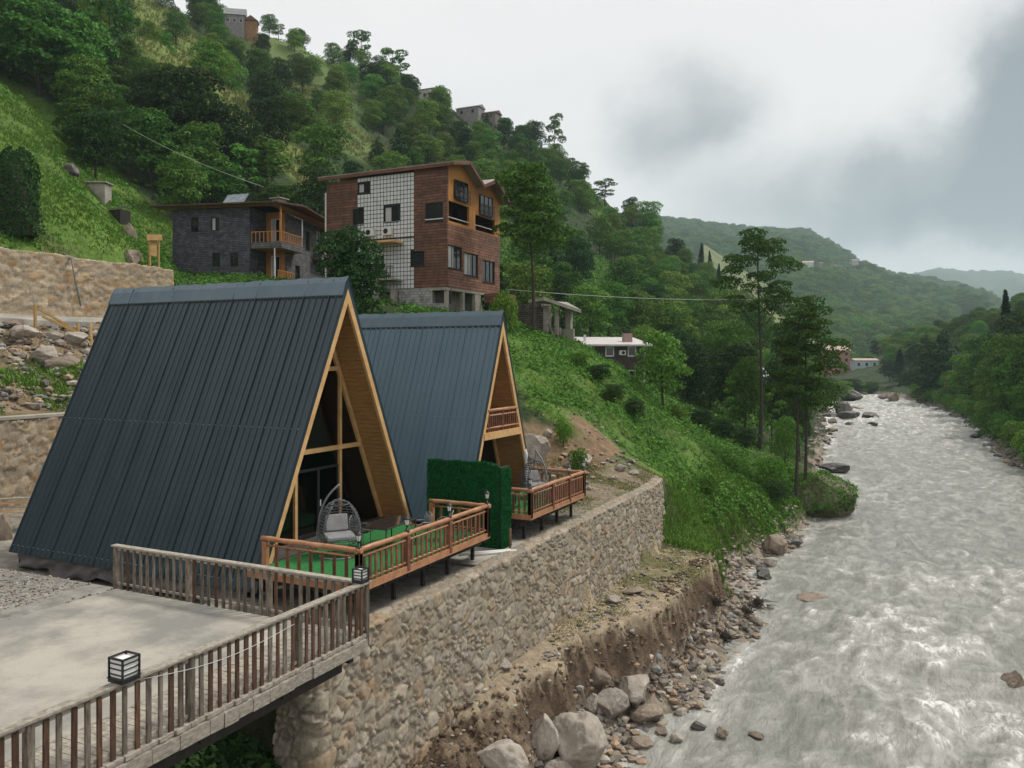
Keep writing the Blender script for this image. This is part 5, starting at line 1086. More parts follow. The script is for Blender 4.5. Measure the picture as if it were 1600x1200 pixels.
cover('undergrowth', 26000, (-34,-8,38,92), green_slope, L_fern, .07, .17, .12, per=5, seed=1, spread=.22, jit=.5)
cover('undergrowth', 14000, (-75,-16,80,200), lambda x, y, z, px, py, r: (z > -4), L_mid, .18, .40, .3, per=4, seed=2, spread=.5)
cover('yard_weeds', 9000, (-66,-36,43,60), lambda x, y, z, px, py, r: (vnoise(x*.5, y*.5) > .35) & (z < 14.5), L_fern, .07, .17, .1, per=4, seed=31)
left_gr = lambda x, y, z, px, py, r: inpoly(px, py, OPEN[0]) & ((x < -51) | (y > 44.5)) & (r.random(len(x)) < (.25+.75*sstep(.3, .55, vnoise(x*.35, y*.35)))*sstep(-.6, .05, 1-2*np.abs(fbm(x*.28, y*.28, 4, .55, 12))))
blades('hill_grass', 52000, (-110,-36,26,70), left_gr, L_grass, .10, .30, .045, 5, 11, .22)
cover('hill_weeds', 9000, (-110,-36,26,70), lambda x, y, z, px, py, r: inpoly(px, py, OPEN[0]) & ((x < -51) | (y > 44.5)) & (vnoise(x*.3+9, y*.3) > .56), L_fern, .10, .22, .12, per=4, seed=12)
blades('ridge_grass', 26000, (-190,-70,70,190), lambda x, y, z, px, py, r: inpoly(px, py, OPEN[1]) | inpoly(px, py, OPEN[2]), L_dry, .3, .8, .12, 3, 13, .4)
cover('ridge_weeds', 30000, (-260,-60,60,330), lambda x, y, z, px, py, r: (z > 10) & (vnoise(x*.12+3, y*.12) > .40) & ~inpoly(px, py, OPEN[1]) & ~inpoly(px, py, OPEN[0]) & (~inpoly(px, py, OPEN[2]) | (vnoise(x*.2, y*.2) > .62)), L_mid, .25, .6, .3, per=2, seed=14, spread=.5)
blades('meadow_grass', 9000, (-110,-36,60,330), lambda x, y, z, px, py, r: inpoly(px, py, OPEN[4]) | inpoly(px, py, OPEN[5]) | inpoly(px, py, OPEN[3]) | inpoly(px, py, OPEN[7]), L_grass, .3, .8, .10, 5, 15, .5)
cover('gully_weeds', 9000, (-17,-9.5,6,16), lambda x, y, z, px, py, r: (z < -1.0) & (vnoise(x*.9, y*.9) > .25) & (x < -10.9) & ((y < 14.2)|(x > -11.6)), L_dark, .05, .13, .14, per=5, seed=16, spread=.14)
blades('bank_grass', 9000, (-12.5,-8.6,26,58), lambda x, y, z, px, py, r: (z > -4.6) & (z < -2.5) & (x > -11.7) & (vnoise(x*.8, y*.6) > .36-.2*sstep(32, 44, y)) & (r.random(len(x)) < .6), L_dry, .03, .10, .016, 7, 17, .16)
blades('bank_grass', 11000, (-13,-7.2,41.5,78), lambda x, y, z, px, py, r: (z > -6.1) & (z < -2.0), L_grass, .12, .40, .03, 6, 18, .2)
blades('terrace_grass', 3000, (-48,-36.9,18,36), lambda x, y, z, px, py, r: (z > 2.8) & (z < 5.2) & (vnoise(x*.5, y*.5) > .4), L_grass, .15, .5, .035, 7, 19, .2)
blades('terrace_grass', 5000, (-20,-12.4,30,45), lambda x, y, z, px, py, r: (z < .2) & (vnoise(x*.7, y*.7) > .45), L_dry, .04, .13, .02, 7, 20, .15)
# ------------------------------------------------------------------ houses
M_orange = pm('orange_pine_cladding', (.36,.15,.035), (.50,.235,.065), 1.5, .6, .3, 12, stretch=(1,8,1))
M_white = pm('white_tile', (.52,.53,.53), (.66,.67,.67), 2, .5, 0)
M_grid = pm('black_tile_joint', (.012,.012,.014), (.02,.02,.022), 3, .6, 0)
M_block = pm('grey_concrete_block', (.22,.22,.20), (.33,.325,.30), 3, .9, .4, 20)
M_col = pm('bare_concrete', (.24,.225,.19), (.36,.335,.29), 1.5, .9, .4, 16)
M_rroof = pm('brown_roof_edge', (.11,.045,.03), (.17,.08,.055), 2, .7, .2)
M_rtop = pm('dusty_metal_roof', (.26,.22,.19), (.36,.31,.28), 1, .6, .2)
M_slate = None
M_frame = pm('dark_window_frame', (.012,.011,.010), (.025,.022,.02), 4, .5, 0)
M_pane = pm('window_glass_dark', (.010,.012,.014), (.02,.022,.024), .5, .08, 0, spec=.6)
M_curt = pm('pale_curtain', (.35,.36,.36), (.5,.5,.5), 5, .9, .2, stretch=(8,8,.5))
M_wf = pm('white_painted_frame', (.55,.55,.53), (.65,.65,.63), 4, .5, 0)
def brick_mat(name, c1, c2, mortar, bw, bh, ms=.02, rough=.9):
    m, t, b = base_mat(name); tc = N(t, 'ShaderNodeTexCoord'); sp = N(t, 'ShaderNodeSeparateXYZ'); L(t, tc.outputs['Object'], sp.inputs[0])
    ad = N(t, 'ShaderNodeMath', operation='ADD'); L(t, sp.outputs[0], ad.inputs[0]); L(t, sp.outputs[1], ad.inputs[1]); cb = N(t, 'ShaderNodeCombineXYZ'); L(t, ad.outputs[0], cb.inputs[0]); L(t, sp.outputs[2], cb.inputs[1])
    br = N(t, 'ShaderNodeTexBrick'); br.inputs['Scale'].default_value = 1; br.inputs['Brick Width'].default_value = bw; br.inputs['Row Height'].default_value = bh; br.inputs['Mortar Size'].default_value = ms
    br.inputs['Color1'].default_value = (*c1,1); br.inputs['Color2'].default_value = (*c2,1); br.inputs['Mortar'].default_value = (*mortar,1); L(t, cb.outputs[0], br.inputs['Vector'])
    n = N(t, 'ShaderNodeTexNoise'); n.inputs['Scale'].default_value = 2.5; n.inputs['Detail'].default_value = 8; L(t, tc.outputs['Object'], n.inputs['Vector'])
    mr = N(t, 'ShaderNodeMapRange'); mr.inputs['From Min'].default_value = .3; mr.inputs['From Max'].default_value = .7; mr.inputs['To Min'].default_value = .6; mr.inputs['To Max'].default_value = 1.4; L(t, n.outputs[0], mr.inputs['Value'])
    vs = N(t, 'ShaderNodeVectorMath', operation='SCALE'); L(t, br.outputs['Color'], vs.inputs[0]); L(t, mr.outputs[0], vs.inputs[3]); L(t, vs.outputs[0], b.inputs['Base Color']); b.inputs['Roughness'].default_value = rough
    bp = N(t, 'ShaderNodeBump'); bp.invert = True; bp.inputs['Strength'].default_value = .6; bp.inputs['Distance'].default_value = .03; L(t, br.outputs['Fac'], bp.inputs['Height']); L(t, bp.outputs[0], b.inputs['Normal']); return m
M_slate = brick_mat('split_slate_cladding', (.055,.060,.072), (.105,.112,.13), (.02,.021,.025), .55, .16, .02)
M_slate2 = brick_mat('grey_stone_cladding', (.10,.10,.10), (.15,.15,.15), (.05,.05,.05), .5, .18, .02)
M_blockw = brick_mat('concrete_block_wall', (.25,.255,.24), (.32,.32,.30), (.16,.155,.14), .42, .21, .018)
M_drystone = brick_mat('dark_rubble_infill', (.10,.085,.07), (.17,.145,.12), (.04,.035,.03), .4, .2, .03)
M_planks = brick_mat('red_brown_plank_cladding', (.095,.038,.019), (.155,.066,.035), (.022,.010,.007), 3.1, .23, .022, .65)
M_planksL = brick_mat('light_brown_plank_cladding', (.17,.075,.042), (.25,.115,.065), (.05,.022,.015), 3.1, .23, .022, .65)
class Face:
    """a wall plane: u runs along it, v is height, n its outward normal"""
    def __init__(s, o, u, n): s.o = Vector(o); s.u = Vector(u).normalized(); s.n = Vector(n).normalized()
    def p(s, u, v, d=0): return s.o+s.u*u+Vector((0,0,v))+s.n*d
    def box(s, mb, u0, u1, v0, v1, d0, d1, mi=0):
        c = [s.p(u, v, d) for (u, v, d) in ((u0,v0,d0),(u1,v0,d0),(u1,v0,d1),(u0,v0,d1),(u0,v1,d0),(u1,v1,d0),(u1,v1,d1),(u0,v1,d1))]
        return mb.add(c, [(0,3,2,1),(4,5,6,7),(0,1,5,4),(1,2,6,5),(2,3,7,6),(3,0,4,7)], mi)
    def wall(s, root, name, mat, u0, u1, v0, v1, ops=(), th=.22):
        us = sorted({u0, u1, *[q for o in ops for q in o[:2] if u0 < q < u1]}); vs = sorted({v0, v1, *[q for o in ops for q in o[2:4] if v0 < q < v1]}); mb = MB()
        for i in range(len(us)-1):
            j = 0
            while j < len(vs)-1:
                cu = (us[i]+us[i+1])/2; free = lambda k: not any(o[0] < cu < o[1] and o[2] < (vs[k]+vs[k+1])/2 < o[3] for o in ops)
                if not free(j): j += 1; continue
                k = j
                while k+1 < len(vs)-1 and free(k+1): k += 1
                s.box(mb, us[i], us[i+1], vs[j], vs[k+1], -th, 0); j = k+1
        return wb(mb, name, mat, root)
    def window(s, root, u0, u1, v0, v1, fm=None, pm_=None, fw=.07, bars=1, sill=True, curtain=False, d=-.10):
        mb = MB(); fm = fm or M_frame
        s.box(mb, u0, u0+fw, v0, v1, d-.05, d+.03); s.box(mb, u1-fw, u1, v0, v1, d-.05, d+.03); s.box(mb, u0+fw, u1-fw, v0, v0+fw, d-.05, d+.03); s.box(mb, u0+fw, u1-fw, v1-fw, v1, d-.05, d+.03)
        for k in range(bars): c = u0+(u1-u0)*(k+1)/(bars+1); s.box(mb, c-fw*.4, c+fw*.4, v0+fw, v1-fw, d-.045, d+.025)
        w = wb(mb, 'window', fm, root); wb(s.box(MB(), u0+fw*.5, u1-fw*.5, v0+fw*.5, v1-fw*.5, d-.03, d-.02), 'pane', pm_ or M_pane, w)
        if curtain: wb(s.box(MB(), u0+fw*.6, u0+(u1-u0)*.45, v0+fw, v1-fw, d-.018, d-.012), 'curtain', M_curt, w)
        if sill: wb(s.box(MB(), u0-.06, u1+.06, v0-.07, v0-.004, -.1, .06), 'sill', M_frame if fm is M_frame else fm, w)
        return w
def zr3(x, y): return 480+x/4.2857, 230+y/4.2857
# ---- timber house
X1, Y1, X2, Y2 = -33.0, 55.5, -44.8, 64.6
TH_ = empty('timber_house', (-39, 60, 9), label='tall three storey timber house with two gables, white tiled panel and orange balconies', cat='house')
FL = Face((0, Y1, 0), (1,0,0), (0,-1,0)); FR = Face((X1, 0, 0), (0,1,0), (1,0,0))
def lf(x, y): q = at_y(*zr3(x, y), Y1); return q[0], q[2]
def rfc(x, y): q = at_x(*zr3(x, y), X1); return q[1], q[2]
ZB, ZT = 11.2, 20.25
uw0 = lf(337, 400)[0]; uw1 = lf(716, 400)[0]
def lrect(x0, x1, y0, y1): return (lf(x0, (y0+y1)/2)[0], lf(x1, (y0+y1)/2)[0], lf((x0+x1)/2, y1)[1], lf((x0+x1)/2, y0)[1])
w1_ = lrect(340,415,240,305); w2_w = lrect(305,374,412,520); w3_ = lrect(515,611,395,500); w4_ = lrect(790,910,372,495); w5_ = lrect(690,785,695,795); w6_ = lrect(835,935,940,1045)
FL.wall(TH_, 'wall', M_planks, X2, uw0, ZB-.6, ZT+.2, [w2_w, w1_])
FL.wall(TH_, 'wall', M_planks, uw1, X1-.0, ZB, ZT+.5, [w4_, w5_])
FL.wall(TH_, 'tiled_panel_backing', M_grid, uw0+.003, uw1-.003, ZB, ZT+.3, [w1_, w2_w, w3_, w5_], th=.2)
mb = MB(); cu = (uw1-uw0)/17; cvh = .345; zz_ = ZB+.02
while zz_ < ZT+.1:
    for i in range(17):
        u = uw0+i*cu
        if any(o[0]-.05 < u+cu/2 < o[1]+.05 and o[2]-.1 < zz_+cvh/2 < o[3]+.1 for o in (w1_, w2_w, w3_, w5_)): continue
        FL.box(mb, u+.028, u+cu-.028, zz_+.026, zz_+cvh-.026, .0, .012)
    zz_ += cvh
wb(mb, 'white_tiles', M_white, TH_)
for w_, cur in ((w1_, True), (w2_w, False), (w3_, True), (w5_, False)): FL.window(TH_, *w_, curtain=cur)
FL.window(TH_, *w4_, fw=.09, bars=0); wb(FL.box(MB(), w4_[0], w4_[1], w4_[2]+.12, w4_[2]+.2, -.04, .04), 'rail', M_wf, TH_)
def ac_unit(face, root, u, v, w=.85, h=.6):
    b_ = wb(face.box(MB(), u-w/2, u+w/2, v-h/2, v+h/2, .06, .36), 'air_conditioner', M_wf, root); c_ = face.p(u-.08, v, .362); n = face.n
    a_ = [c_+face.u*(.22*math.cos(t*math.pi/8))+Vector((0,0,.22*math.sin(t*math.pi/8))) for t in range(16)]; wb(MB().prism(a_, n*.02), 'fan_grille', M_frame, b_); return b_
for (x, y) in ((430,573),(547,565)): q = lf(x, y); ac_unit(FL, TH_, q[0], q[1])
zb_ = lf(560, 612)[1]; wb(FL.box(MB(), lf(420,612)[0], uw1+.02, zb_-.06, zb_+.06, .0, .08), 'cornice', M_frame, TH_)
# small balcony with canopy on the left face
q0 = lf(440, 700)[0]; q1 = lf(640, 700)[0]; zf = lf(540, 890)[1]
bl = wb(FL.box(MB(), q0, q1, zf-.12, zf, .22, 1.5).__class__() if False else FL.box(MB(), q0, q1, zf-.14, zf, .02, 1.5), 'side_balcony', M_col, TH_)
mb = MB()
for k in range(22): u = q0+.03+(q1-q0-.06)*k/21; FL.box(mb, u-.012, u+.012, zf, zf+.92, 1.42, 1.45)
FL.box(mb, q0, q1, zf+.92, zf+.98, 1.40, 1.47); wb(mb, 'railing', M_black, bl)
wb(FL.box(MB(), q0+.1, q1+.1, lf(540,650)[1]-.05, lf(540,640)[1], .02, 1.5), 'canopy', M_trim, TH_)
wb(FL.box(MB(), lf(548,700)[0]-.06, lf(548,700)[0]+.06, zf, lf(540,652)[1]-.06, 1.3, 1.42), 'canopy_post', M_col, TH_)
FL.window(TH_, q0+.25, q0+1.1, zf+.05, zf+2.0, sill=False, d=.08)
# basement
FL.wall(TH_, 'basement_wall', M_blockw, lf(612,1000)[0], X1-.25, 7.6, ZB-.003, [w6_])
wb(FL.box(MB(), w6_[0], w6_[1], w6_[2], w6_[3], -.7, -.6), 'basement_recess', M_in, TH_)
wb(MB().box((X2+.3,Y1+.6,7.2),(X1-1.6,Y2-.3,ZB-.2)), 'basement_core', M_col, TH_)
for u, dd in ((lf(510,1000)[0], -1.0), (lf(590,1000)[0], -.2)): wb(FL.box(MB(), u-.22, u+.22, 7.4, zf-.145 if dd < -.5 else ZB-.01, -dd-.25, -dd+.2), 'column', M_col, TH_)
for (a0, a1) in ((942,952),(1045,1058),(1128,1165)):
    s0, s1 = rfc(a0,1040)[0], rfc(a1,1040)[0]; wb(FR.box(MB(), s0, s1, 7.6, ZB-.01, -.35, -.04), 'column', M_col, TH_)
wb(MB().box((X2,Y1+.02,ZB-.22),(X1-.02,Y2,ZB-.01)), 'floor_slab', M_col, TH_)
# right face
rr_ = lambda x0, x1, y0, y1: (rfc(x0,500)[0], rfc(x1,500)[0], rfc((x0+x1)/2, y1)[1], rfc((x0+x1)/2, y0)[1])
o3 = [rr_(943,1038,660,815), rr_(1052,1145,712,862), rr_(1175,1256,762,905)]
zl = rfc(943,500)[1]; FR.wall(TH_, 'wall', M_planksL, Y1+.221, Y2, ZB, zl-.05, o3)
for o_, cur in zip(o3, (True, True, False)): FR.window(TH_, *o_, bars=2, curtain=cur)
oa = (rfc(945,500)[0]+.03, rfc(1085,500)[0], rfc(1010,520)[1], rfc(1010,385)[1]); ob = (rfc(1126,500)[0], rfc(1256,500)[0], rfc(1190,605)[1], rfc(1190,478)[1])
ga = rr_(982,1070,230,370); gb = rr_(1152,1235,330,470)
zt2 = 19.4
FR.wall(TH_, 'balcony_front', M_orange, Y1+.221, Y2, zl-.047, zt2, [(max(oa[0], Y1+.26), oa[1], zl+.12, oa[3]+.1), (ob[0], ob[1], zl+.0, ob[3]+.1), (ga[0], ga[1], oa[3]+.45, zt2+1), (gb[0], gb[1], ob[3]+.45, zt2+1)], th=.2)
for o_ in (oa, ob):
    wb(FR.box(MB(), o_[0], o_[1], zl-.02, zl+2.2, -1.8, -1.7), 'balcony_back', M_in, TH_); wb(MB().tube([FR.p(o_[0], zl+.42, -.05), FR.p(o_[1], zl+.42, -.05)], .04, 6), 'balcony_rail', M_wf, TH_)
pk = [(Y1-.0, 20.95), (57.9, 21.45), (60.3, 20.0), (62.7, 20.95), (65.0, 19.45)]
for g_, (e0, k0, e1) in ((ga, pk[0:3]), (gb, pk[2:5])):
    o = [(X1-.2, max(e0[0], Y1+.17)+.055, zt2), (X1-.2, e1[0]-.02, zt2), (X1-.2, e1[0]-.02, e1[1]-.1), (X1-.2, k0[0], k0[1]-.15), (X1-.2, max(e0[0], Y1+.17)+.055, e0[1]-.1)]
    wb(MB().prism(o, (.19,0,0)), 'gable_wall', M_orange, TH_)
    FR.window(TH_, g_[0], g_[1], g_[2]+.1, g_[3], fw=.06, bars=2, sill=False, d=.10); mb = MB()
    n = 11
    for k in range(n): u = g_[0]-.05+(g_[1]-g_[0]+.1)*k/(n-1); FR.box(mb, u-.014, u+.014, g_[2]-.1, g_[2]+1.05, .26, .29)
    for v in (g_[2]-.1, g_[2]+.45, g_[2]+1.0): FR.box(mb, g_[0]-.08, g_[1]+.08, v-.025, v+.025, .292, .32)
    wb(mb, 'iron_balustrade', M_frame, TH_)
for (e0, k0, e1) in (pk[0:3], pk[2:5]):
    for (a, b) in ((e0, k0), (k0, e1)):
        ext = Vector((0, b[0]-a[0], b[1]-a[1])).normalized()*.35; A = Vector((0, a[0], a[1]))-(ext if a is e0 and a is pk[0] else Vector()); B = Vector((0, b[0], b[1]))+(ext if b is pk[4] else Vector())
        n_ = Vector((0, -(B-A).z, (B-A).y)).normalized(); xa, xb2 = X2-.7, X1+.75
        wb(MB().prism([Vector((xa,0,0))+A, Vector((xa,0,0))+B, Vector((xa,0,0))+B+n_*.07, Vector((xa,0,0))+A+n_*.07], (xb2-xa,0,0)), 'roof', M_rtop, TH_)
        wb(MB().prism([Vector((xb2+.002,0,0))+A-n_*.22, Vector((xb2+.002,0,0))+B-n_*.22, Vector((xb2+.002,0,0))+B+n_*.05, Vector((xb2+.002,0,0))+A+n_*.05], (.05,0,0)), 'bargeboard', M_rroof, TH_)
wb(MB().box((X2-.7,Y1-.37,20.62),(X1+.75,Y1-.31,20.86)), 'eaves_board', M_rroof, TH_)
wb(MB().box((X2,Y1+.2,ZB),(X2+.2,Y2,ZT)).box((X2+.2,Y2-.2,ZB),(X1-.25,Y2,ZT)), 'back_walls', M_planks, TH_)
wb(MB().box((X2-.12,Y1-.12,8.5),(X2-.02,Y1-.02,19.6)), 'downpipe', M_wf, TH_)
wb(MB().box((X1+.0,Y1+6.2,ZB-.9),(X1+1.6,Y1+9.0,ZB-.1)), 'rear_deck', M_planksL, TH_)
# ---- slate house
SA = Vector((-.967,-.255,0)); SB = Vector((-.255,.967,0)); SO = Vector((-53,55,0)); z0s, z1s = 12.4, 19.0
SH = empty('slate_house', (-57, 60, 12), label='two storey grey slate clad house with wooden balconies and a wide flat roof', cat='house')
F1 = Face(SO, -SA, -SB); F2 = Face(SO-SA*2.1, SB, -SA)
def p4(x, y): return 220+x/5, 290+y/5
def onface(F, x, y):
    d = ray(*p4(x, y)); n = F.n; o = F.o; c = Vector((0,0,CZ)); dv = Vector(d); t = (o-c).dot(n)/dv.dot(n); P = c+dv*t; return (P-o).dot(F.u), P.z
def frect(F, x0, x1, y0, y1): m = (y0+y1)/2; k = (x0+x1)/2; return (onface(F,x0,m)[0], onface(F,x1,m)[0], onface(F,k,y1)[1], onface(F,k,y0)[1])
wl = [frect(F1,390,450,248,365), frect(F1,550,612,248,352), frect(F1,558,620,525,632), frect(F1,697,760,522,634)]
F1.wall(SH, 'wall', M_slate, -7.6, 0, z0s, z1s, wl)
for i, w_ in enumerate(wl): F1.window(SH, *w_, bars=0, sill=False, curtain=(i == 1), d=-.08)
FS = Face(SO+SB*.0, SB, -SA); FS.wall(SH, 'wall', M_slate, .22, 3.0, z0s, z1s)
FN = Face(SO+SB*3.0, -SA, -SB); wd = [(.45,1.35,13.0,15.0),(.45,1.35,16.3,18.4)]
FN.wall(SH, 'balcony_wall', M_orange, .0, 2.1, z0s, z1s, wd)
for w_ in wd: FN.window(SH, *w_, fm=M_wf, bars=1, sill=False, curtain=True)
ws2 = [(4.6,5.6,13.1,14.3),(6.8,7.7,16.1,17.9)]
F2.wall(SH, 'wall', M_slate2, 3.0, 8.2, z0s, z1s, ws2)
for w_ in ws2: F2.window(SH, *w_, bars=0)
F3 = Face(SO+SB*8.2, -SA, -SB); F2.wall(SH, 'wall', M_slate2, 8.2, 11.5, z0s, z1s, [(9.2,10.2,16.0,18.2)]); F2.window(SH, 9.2,10.2,16.0,18.2, fm=M_wf, sill=False, curtain=True)
FBk = Face(SO-SA*2.1+SB*11.5, SA, SB); FBk.wall(SH, 'wall', M_slate, .22, 9.7, z0s, z1s)
Face(SO+SA*7.6, SB, SA).wall(SH, 'wall', M_slate, .22, 11.5, z0s, z1s)
def slab(F, u0, u1, v0, v1, d0, d1, nm, m_): return wb(F.box(MB(), u0, u1, v0, v1, d0, d1), nm, m_, SH)
def balcony(F, b0, b1, v, nb):
    """balcony slab along the right face with a wooden rail"""
    s_ = slab(F, b0, b1, v-.55, v, -2.05, .9, 'balcony_slab', M_slate2); wb(F.box(MB(), b0+.03, b1-.03, v-.575, v-.553, -2.0, .85), 'soffit', M_orange, s_); mb = MB()
    F.box(mb, b0, b1, v+.85, v+.92, .80, .88); F.box(mb, b0, b0+.06, v+.85, v+.92, -2.0, .80)
    F.box(mb, b0, b1, v+.10, v+.15, .82, .86)
    for k in range(nb): u = b0+.05+(b1-b0-.1)*k/(nb-1); F.box(mb, u-.03, u+.03, v+.003, v+.85, .82, .86)
    for k in range(8): d = -1.95+2.7*k/7; F.box(mb, b0+.01, b0+.05, v+.003, v+.85, d-.03, d+.03)
    wb(mb, 'wooden_railing', M_orange, s_)
    wb(F.box(MB(), b0+.02, b0+.1, v+.003, v+2.75, .78, .86).box((0,0,0),(0,0,0)) if False else F.box(MB(), b1-.1, b1-.02, v+.003, v+2.6, .78, .86), 'balcony_post', M_wf, s_)
F2b = Face(SO-SA*2.1, SB, -SA); balcony(F2b, .1, 4.4, 15.9, 13); balcony(F2b, 8.4, 11.6, 15.8, 9)
wb(F2b.box(MB(), .15, .28, 15.9, 18.95, .7, .84), 'corner_post', M_orange, SH); wb(F2b.box(MB(), .1, .2, 12.4, 15.3, .2, .3), 'corner_post', M_wf, SH)
s_ = wb(F2b.box(MB(), .3, 3.0, 12.3, 12.55, -2.0, .5), 'terrace_slab', M_slate2, SH); mb = MB(); F2b.box(mb, .3, 3.4, 13.35, 13.42, .42, .5)
for k in range(10): F2b.box(mb, .35+k*.33, .41+k*.33, 12.56, 13.35, .43, .49)
wb(mb, 'wooden_railing', M_orange, s_)
# roof
def rp(a, b, z): return SO+SA*a+SB*b+Vector((0,0,z))
rf_ = MB(); up_ = [rp(9.2,-1.0,19.15), rp(-3.2,-1.0,19.12), rp(-3.9,12.8,18.55), rp(9.2,12.8,18.9)]; rdg = [rp(9.2,5.5,20.0), rp(-2.6,5.5,19.9)]
rf_.add([up_[0],up_[1],rdg[1],rdg[0]]+[q+Vector((0,0,.14)) for q in (up_[0],up_[1],rdg[1],rdg[0])], [(0,1,2,3),(7,6,5,4),(0,4,5,1),(1,5,6,2),(2,6,7,3),(3,7,4,0)])
rf_.add([rdg[0],rdg[1],up_[2],up_[3]]+[q+Vector((0,0,.14)) for q in (rdg[0],rdg[1],up_[2],up_[3])], [(0,1,2,3),(7,6,5,4),(0,4,5,1),(1,5,6,2),(2,6,7,3),(3,7,4,0)])
ro = wb(rf_, 'roof', pm('dark_brown_roof', (.05,.03,.022), (.085,.055,.04), 2, .7, .2), SH)
wb(MB().add([rp(9,-.9,19.10), rp(-3.1,-.9,19.07), rp(-3.8,12.7,18.5), rp(-2.15,12.7,18.5), rp(-2.15,0,19.02), rp(9,0,19.05)], [(0,1,4,5),(1,2,3,4)]), 'soffit', M_orange, ro)
q = rp(2.3,.6,19.35); wb(MB().add([q+Vector(v) for v in ((-1.1,0,0),(1.1,.3,0),(1.0,1.3,1.2),(-1.2,1.0,1.2),(-1.1,.06,-.06),(1.1,.36,-.06),(1.0,1.36,1.14),(-1.2,1.06,1.14))], [(0,1,2,3),(4,7,6,5),(0,4,5,1),(1,5,6,2),(2,6,7,3),(3,7,4,0)]), 'solar_panel', pm('solar_collector', (.10,.13,.16), (.22,.26,.30), 3, .2, 0, spec=.6), ro)
wb(MB().cbox(rp(-1.3,3,19.9), (.9,.9,.5)).cbox(rp(-1.3,3,20.22), (1.3,1.3,.1)), 'chimney', M_col, ro)
# ---- ruin
RU = empty('concrete_ruin', (-29.5, 70, 6), label='roofless looking concrete ruin with bare columns and a tilted slab, on the green slope', cat='ruin')
def pd(px, py, D): return Vector(at_d(px, py, D))
for (px, y0, y1, D, w) in ((853,478,540,70,.35),(870,484,537,70.5,.3),(889,480,536,72,.5),(838,470,530,71,.4)):
    a = pd(px, y1+6, D); b = pd(px, y0, D); wb(MB().box((a.x-w/2,a.y-w/2,a.z-.6),(a.x+w/2,a.y+w/2,b.z)), 'column', M_col, RU)
sl4 = [pd(826,468,69), pd(850,464,68.5), pd(908,484,70.5), pd(886,472,76)]
wb(MB().add(sl4+[q-Vector((0,0,.28)) for q in sl4], [(0,1,2,3),(7,6,5,4),(0,4,5,1),(1,5,6,2),(2,6,7,3),(3,7,4,0)]), 'tilted_slab', M_col, RU)
a = pd(852,545,70.1); b = pd(828,478,71); wb(MB().beam(((a.x+b.x)/2, (a.y+b.y)/2, a.z-.8), ((a.x+b.x)/2, (a.y+b.y)/2, b.z-.1), 1.5, .3, up=(0,1,0)), 'rubble_infill', M_drystone, RU)
a = pd(866,545,71); wb(MB().box((a.x-.9,a.y-.1,a.z-.8),(a.x+.6,a.y+.15,pd(866,512,71).z)), 'parapet', M_col, RU)
a = pd(882,545,72); wb(MB().box((a.x-.3,a.y-.1,a.z-.8),(a.x+.9,a.y+.15,pd(882,514,72).z)), 'parapet', M_col, RU)
wb(MB().beam(pd(856,506,69.3), pd(874,540,69.6), .12, .12), 'fallen_plank', M_grey, RU)
wb(MB().box((-32.8,68.2,5.5),(-30.6,70.5,10.6)), 'old_wall', M_drystone, RU)
# ---- dark house with the white roof
DH = empty('white_roofed_house', (-33, 103, 2), label='dark brown house with a flat white metal roof and white window frames', cat='house')
Dd = 106.; a = Vector(at_d(1006, 600, Dd)); za, zb2 = 2.4, CZ+(HY-541)/FPX*Dd
uh = Vector((RX, RY, 0))*-1; nh = Vector((-FX, -FY, 0)); ca = math.cos(R(12)); sa = math.sin(R(12)); uh = Vector((uh.x*ca-uh.y*sa, uh.x*sa+uh.y*ca, 0)); nh = Vector((nh.x*ca-nh.y*sa, nh.x*sa+nh.y*ca, 0))
M_dbr = pm('dark_brown_render', (.045,.034,.032), (.065,.05,.047), 2, .85, .2)
FD = Face((a.x, a.y, 0), uh, nh); Lh = 10.6
wn_ = [(1.0,2.2,5.7,7.0),(4.0,5.2,5.7,7.0),(7.0,8.0,5.7,7.0),(1.0,2.2,2.9,4.0),(4.0,5.2,2.9,4.0)]
FD.wall(DH, 'wall', M_dbr, 0, Lh, za-2, zb2, wn_)
for w_ in wn_: FD.window(DH, *w_, fm=M_wf, fw=.16, bars=0, sill=False)
ac_unit(FD, DH, 3.0, 6.2); ac_unit(FD, DH, 8.5, 6.2)
FE = Face(Vector((a.x, a.y, 0)), -nh, -uh); FE.wall(DH, 'wall', M_dbr, .22, 6, za-2, zb2)
wb(FD.box(MB(), -.15, .1, za-2, zb2, .01, .2), 'corner_pipe', M_wf, DH)
q = [FD.p(-.9, zb2, .8), FD.p(Lh+.4, zb2, .8), FD.p(Lh+.4, zb2+1.1, -6.6), FD.p(-.9, zb2+1.1, -6.6)]
rw = wb(MB().add(q+[v+Vector((0,0,.22)) for v in q], [(0,1,2,3),(7,6,5,4),(0,4,5,1),(1,5,6,2),(2,6,7,3),(3,7,4,0)]), 'roof', pm('white_metal_roof', (.46,.43,.42), (.56,.53,.52), 1, .6, .1), DH)
wb(FD.box(MB(), 1.0, 2.1, zb2+.5, zb2+1.7, -2.4, -1.5).add([], []), 'chimney', pm('pink_brick', (.30,.20,.18), (.38,.27,.24), 4, .9, .2), rw)
wb(FD.box(MB(), 7.2, 7.45, zb2+.5, zb2+1.5, -2.2, -1.9), 'chimney', M_wf, rw)
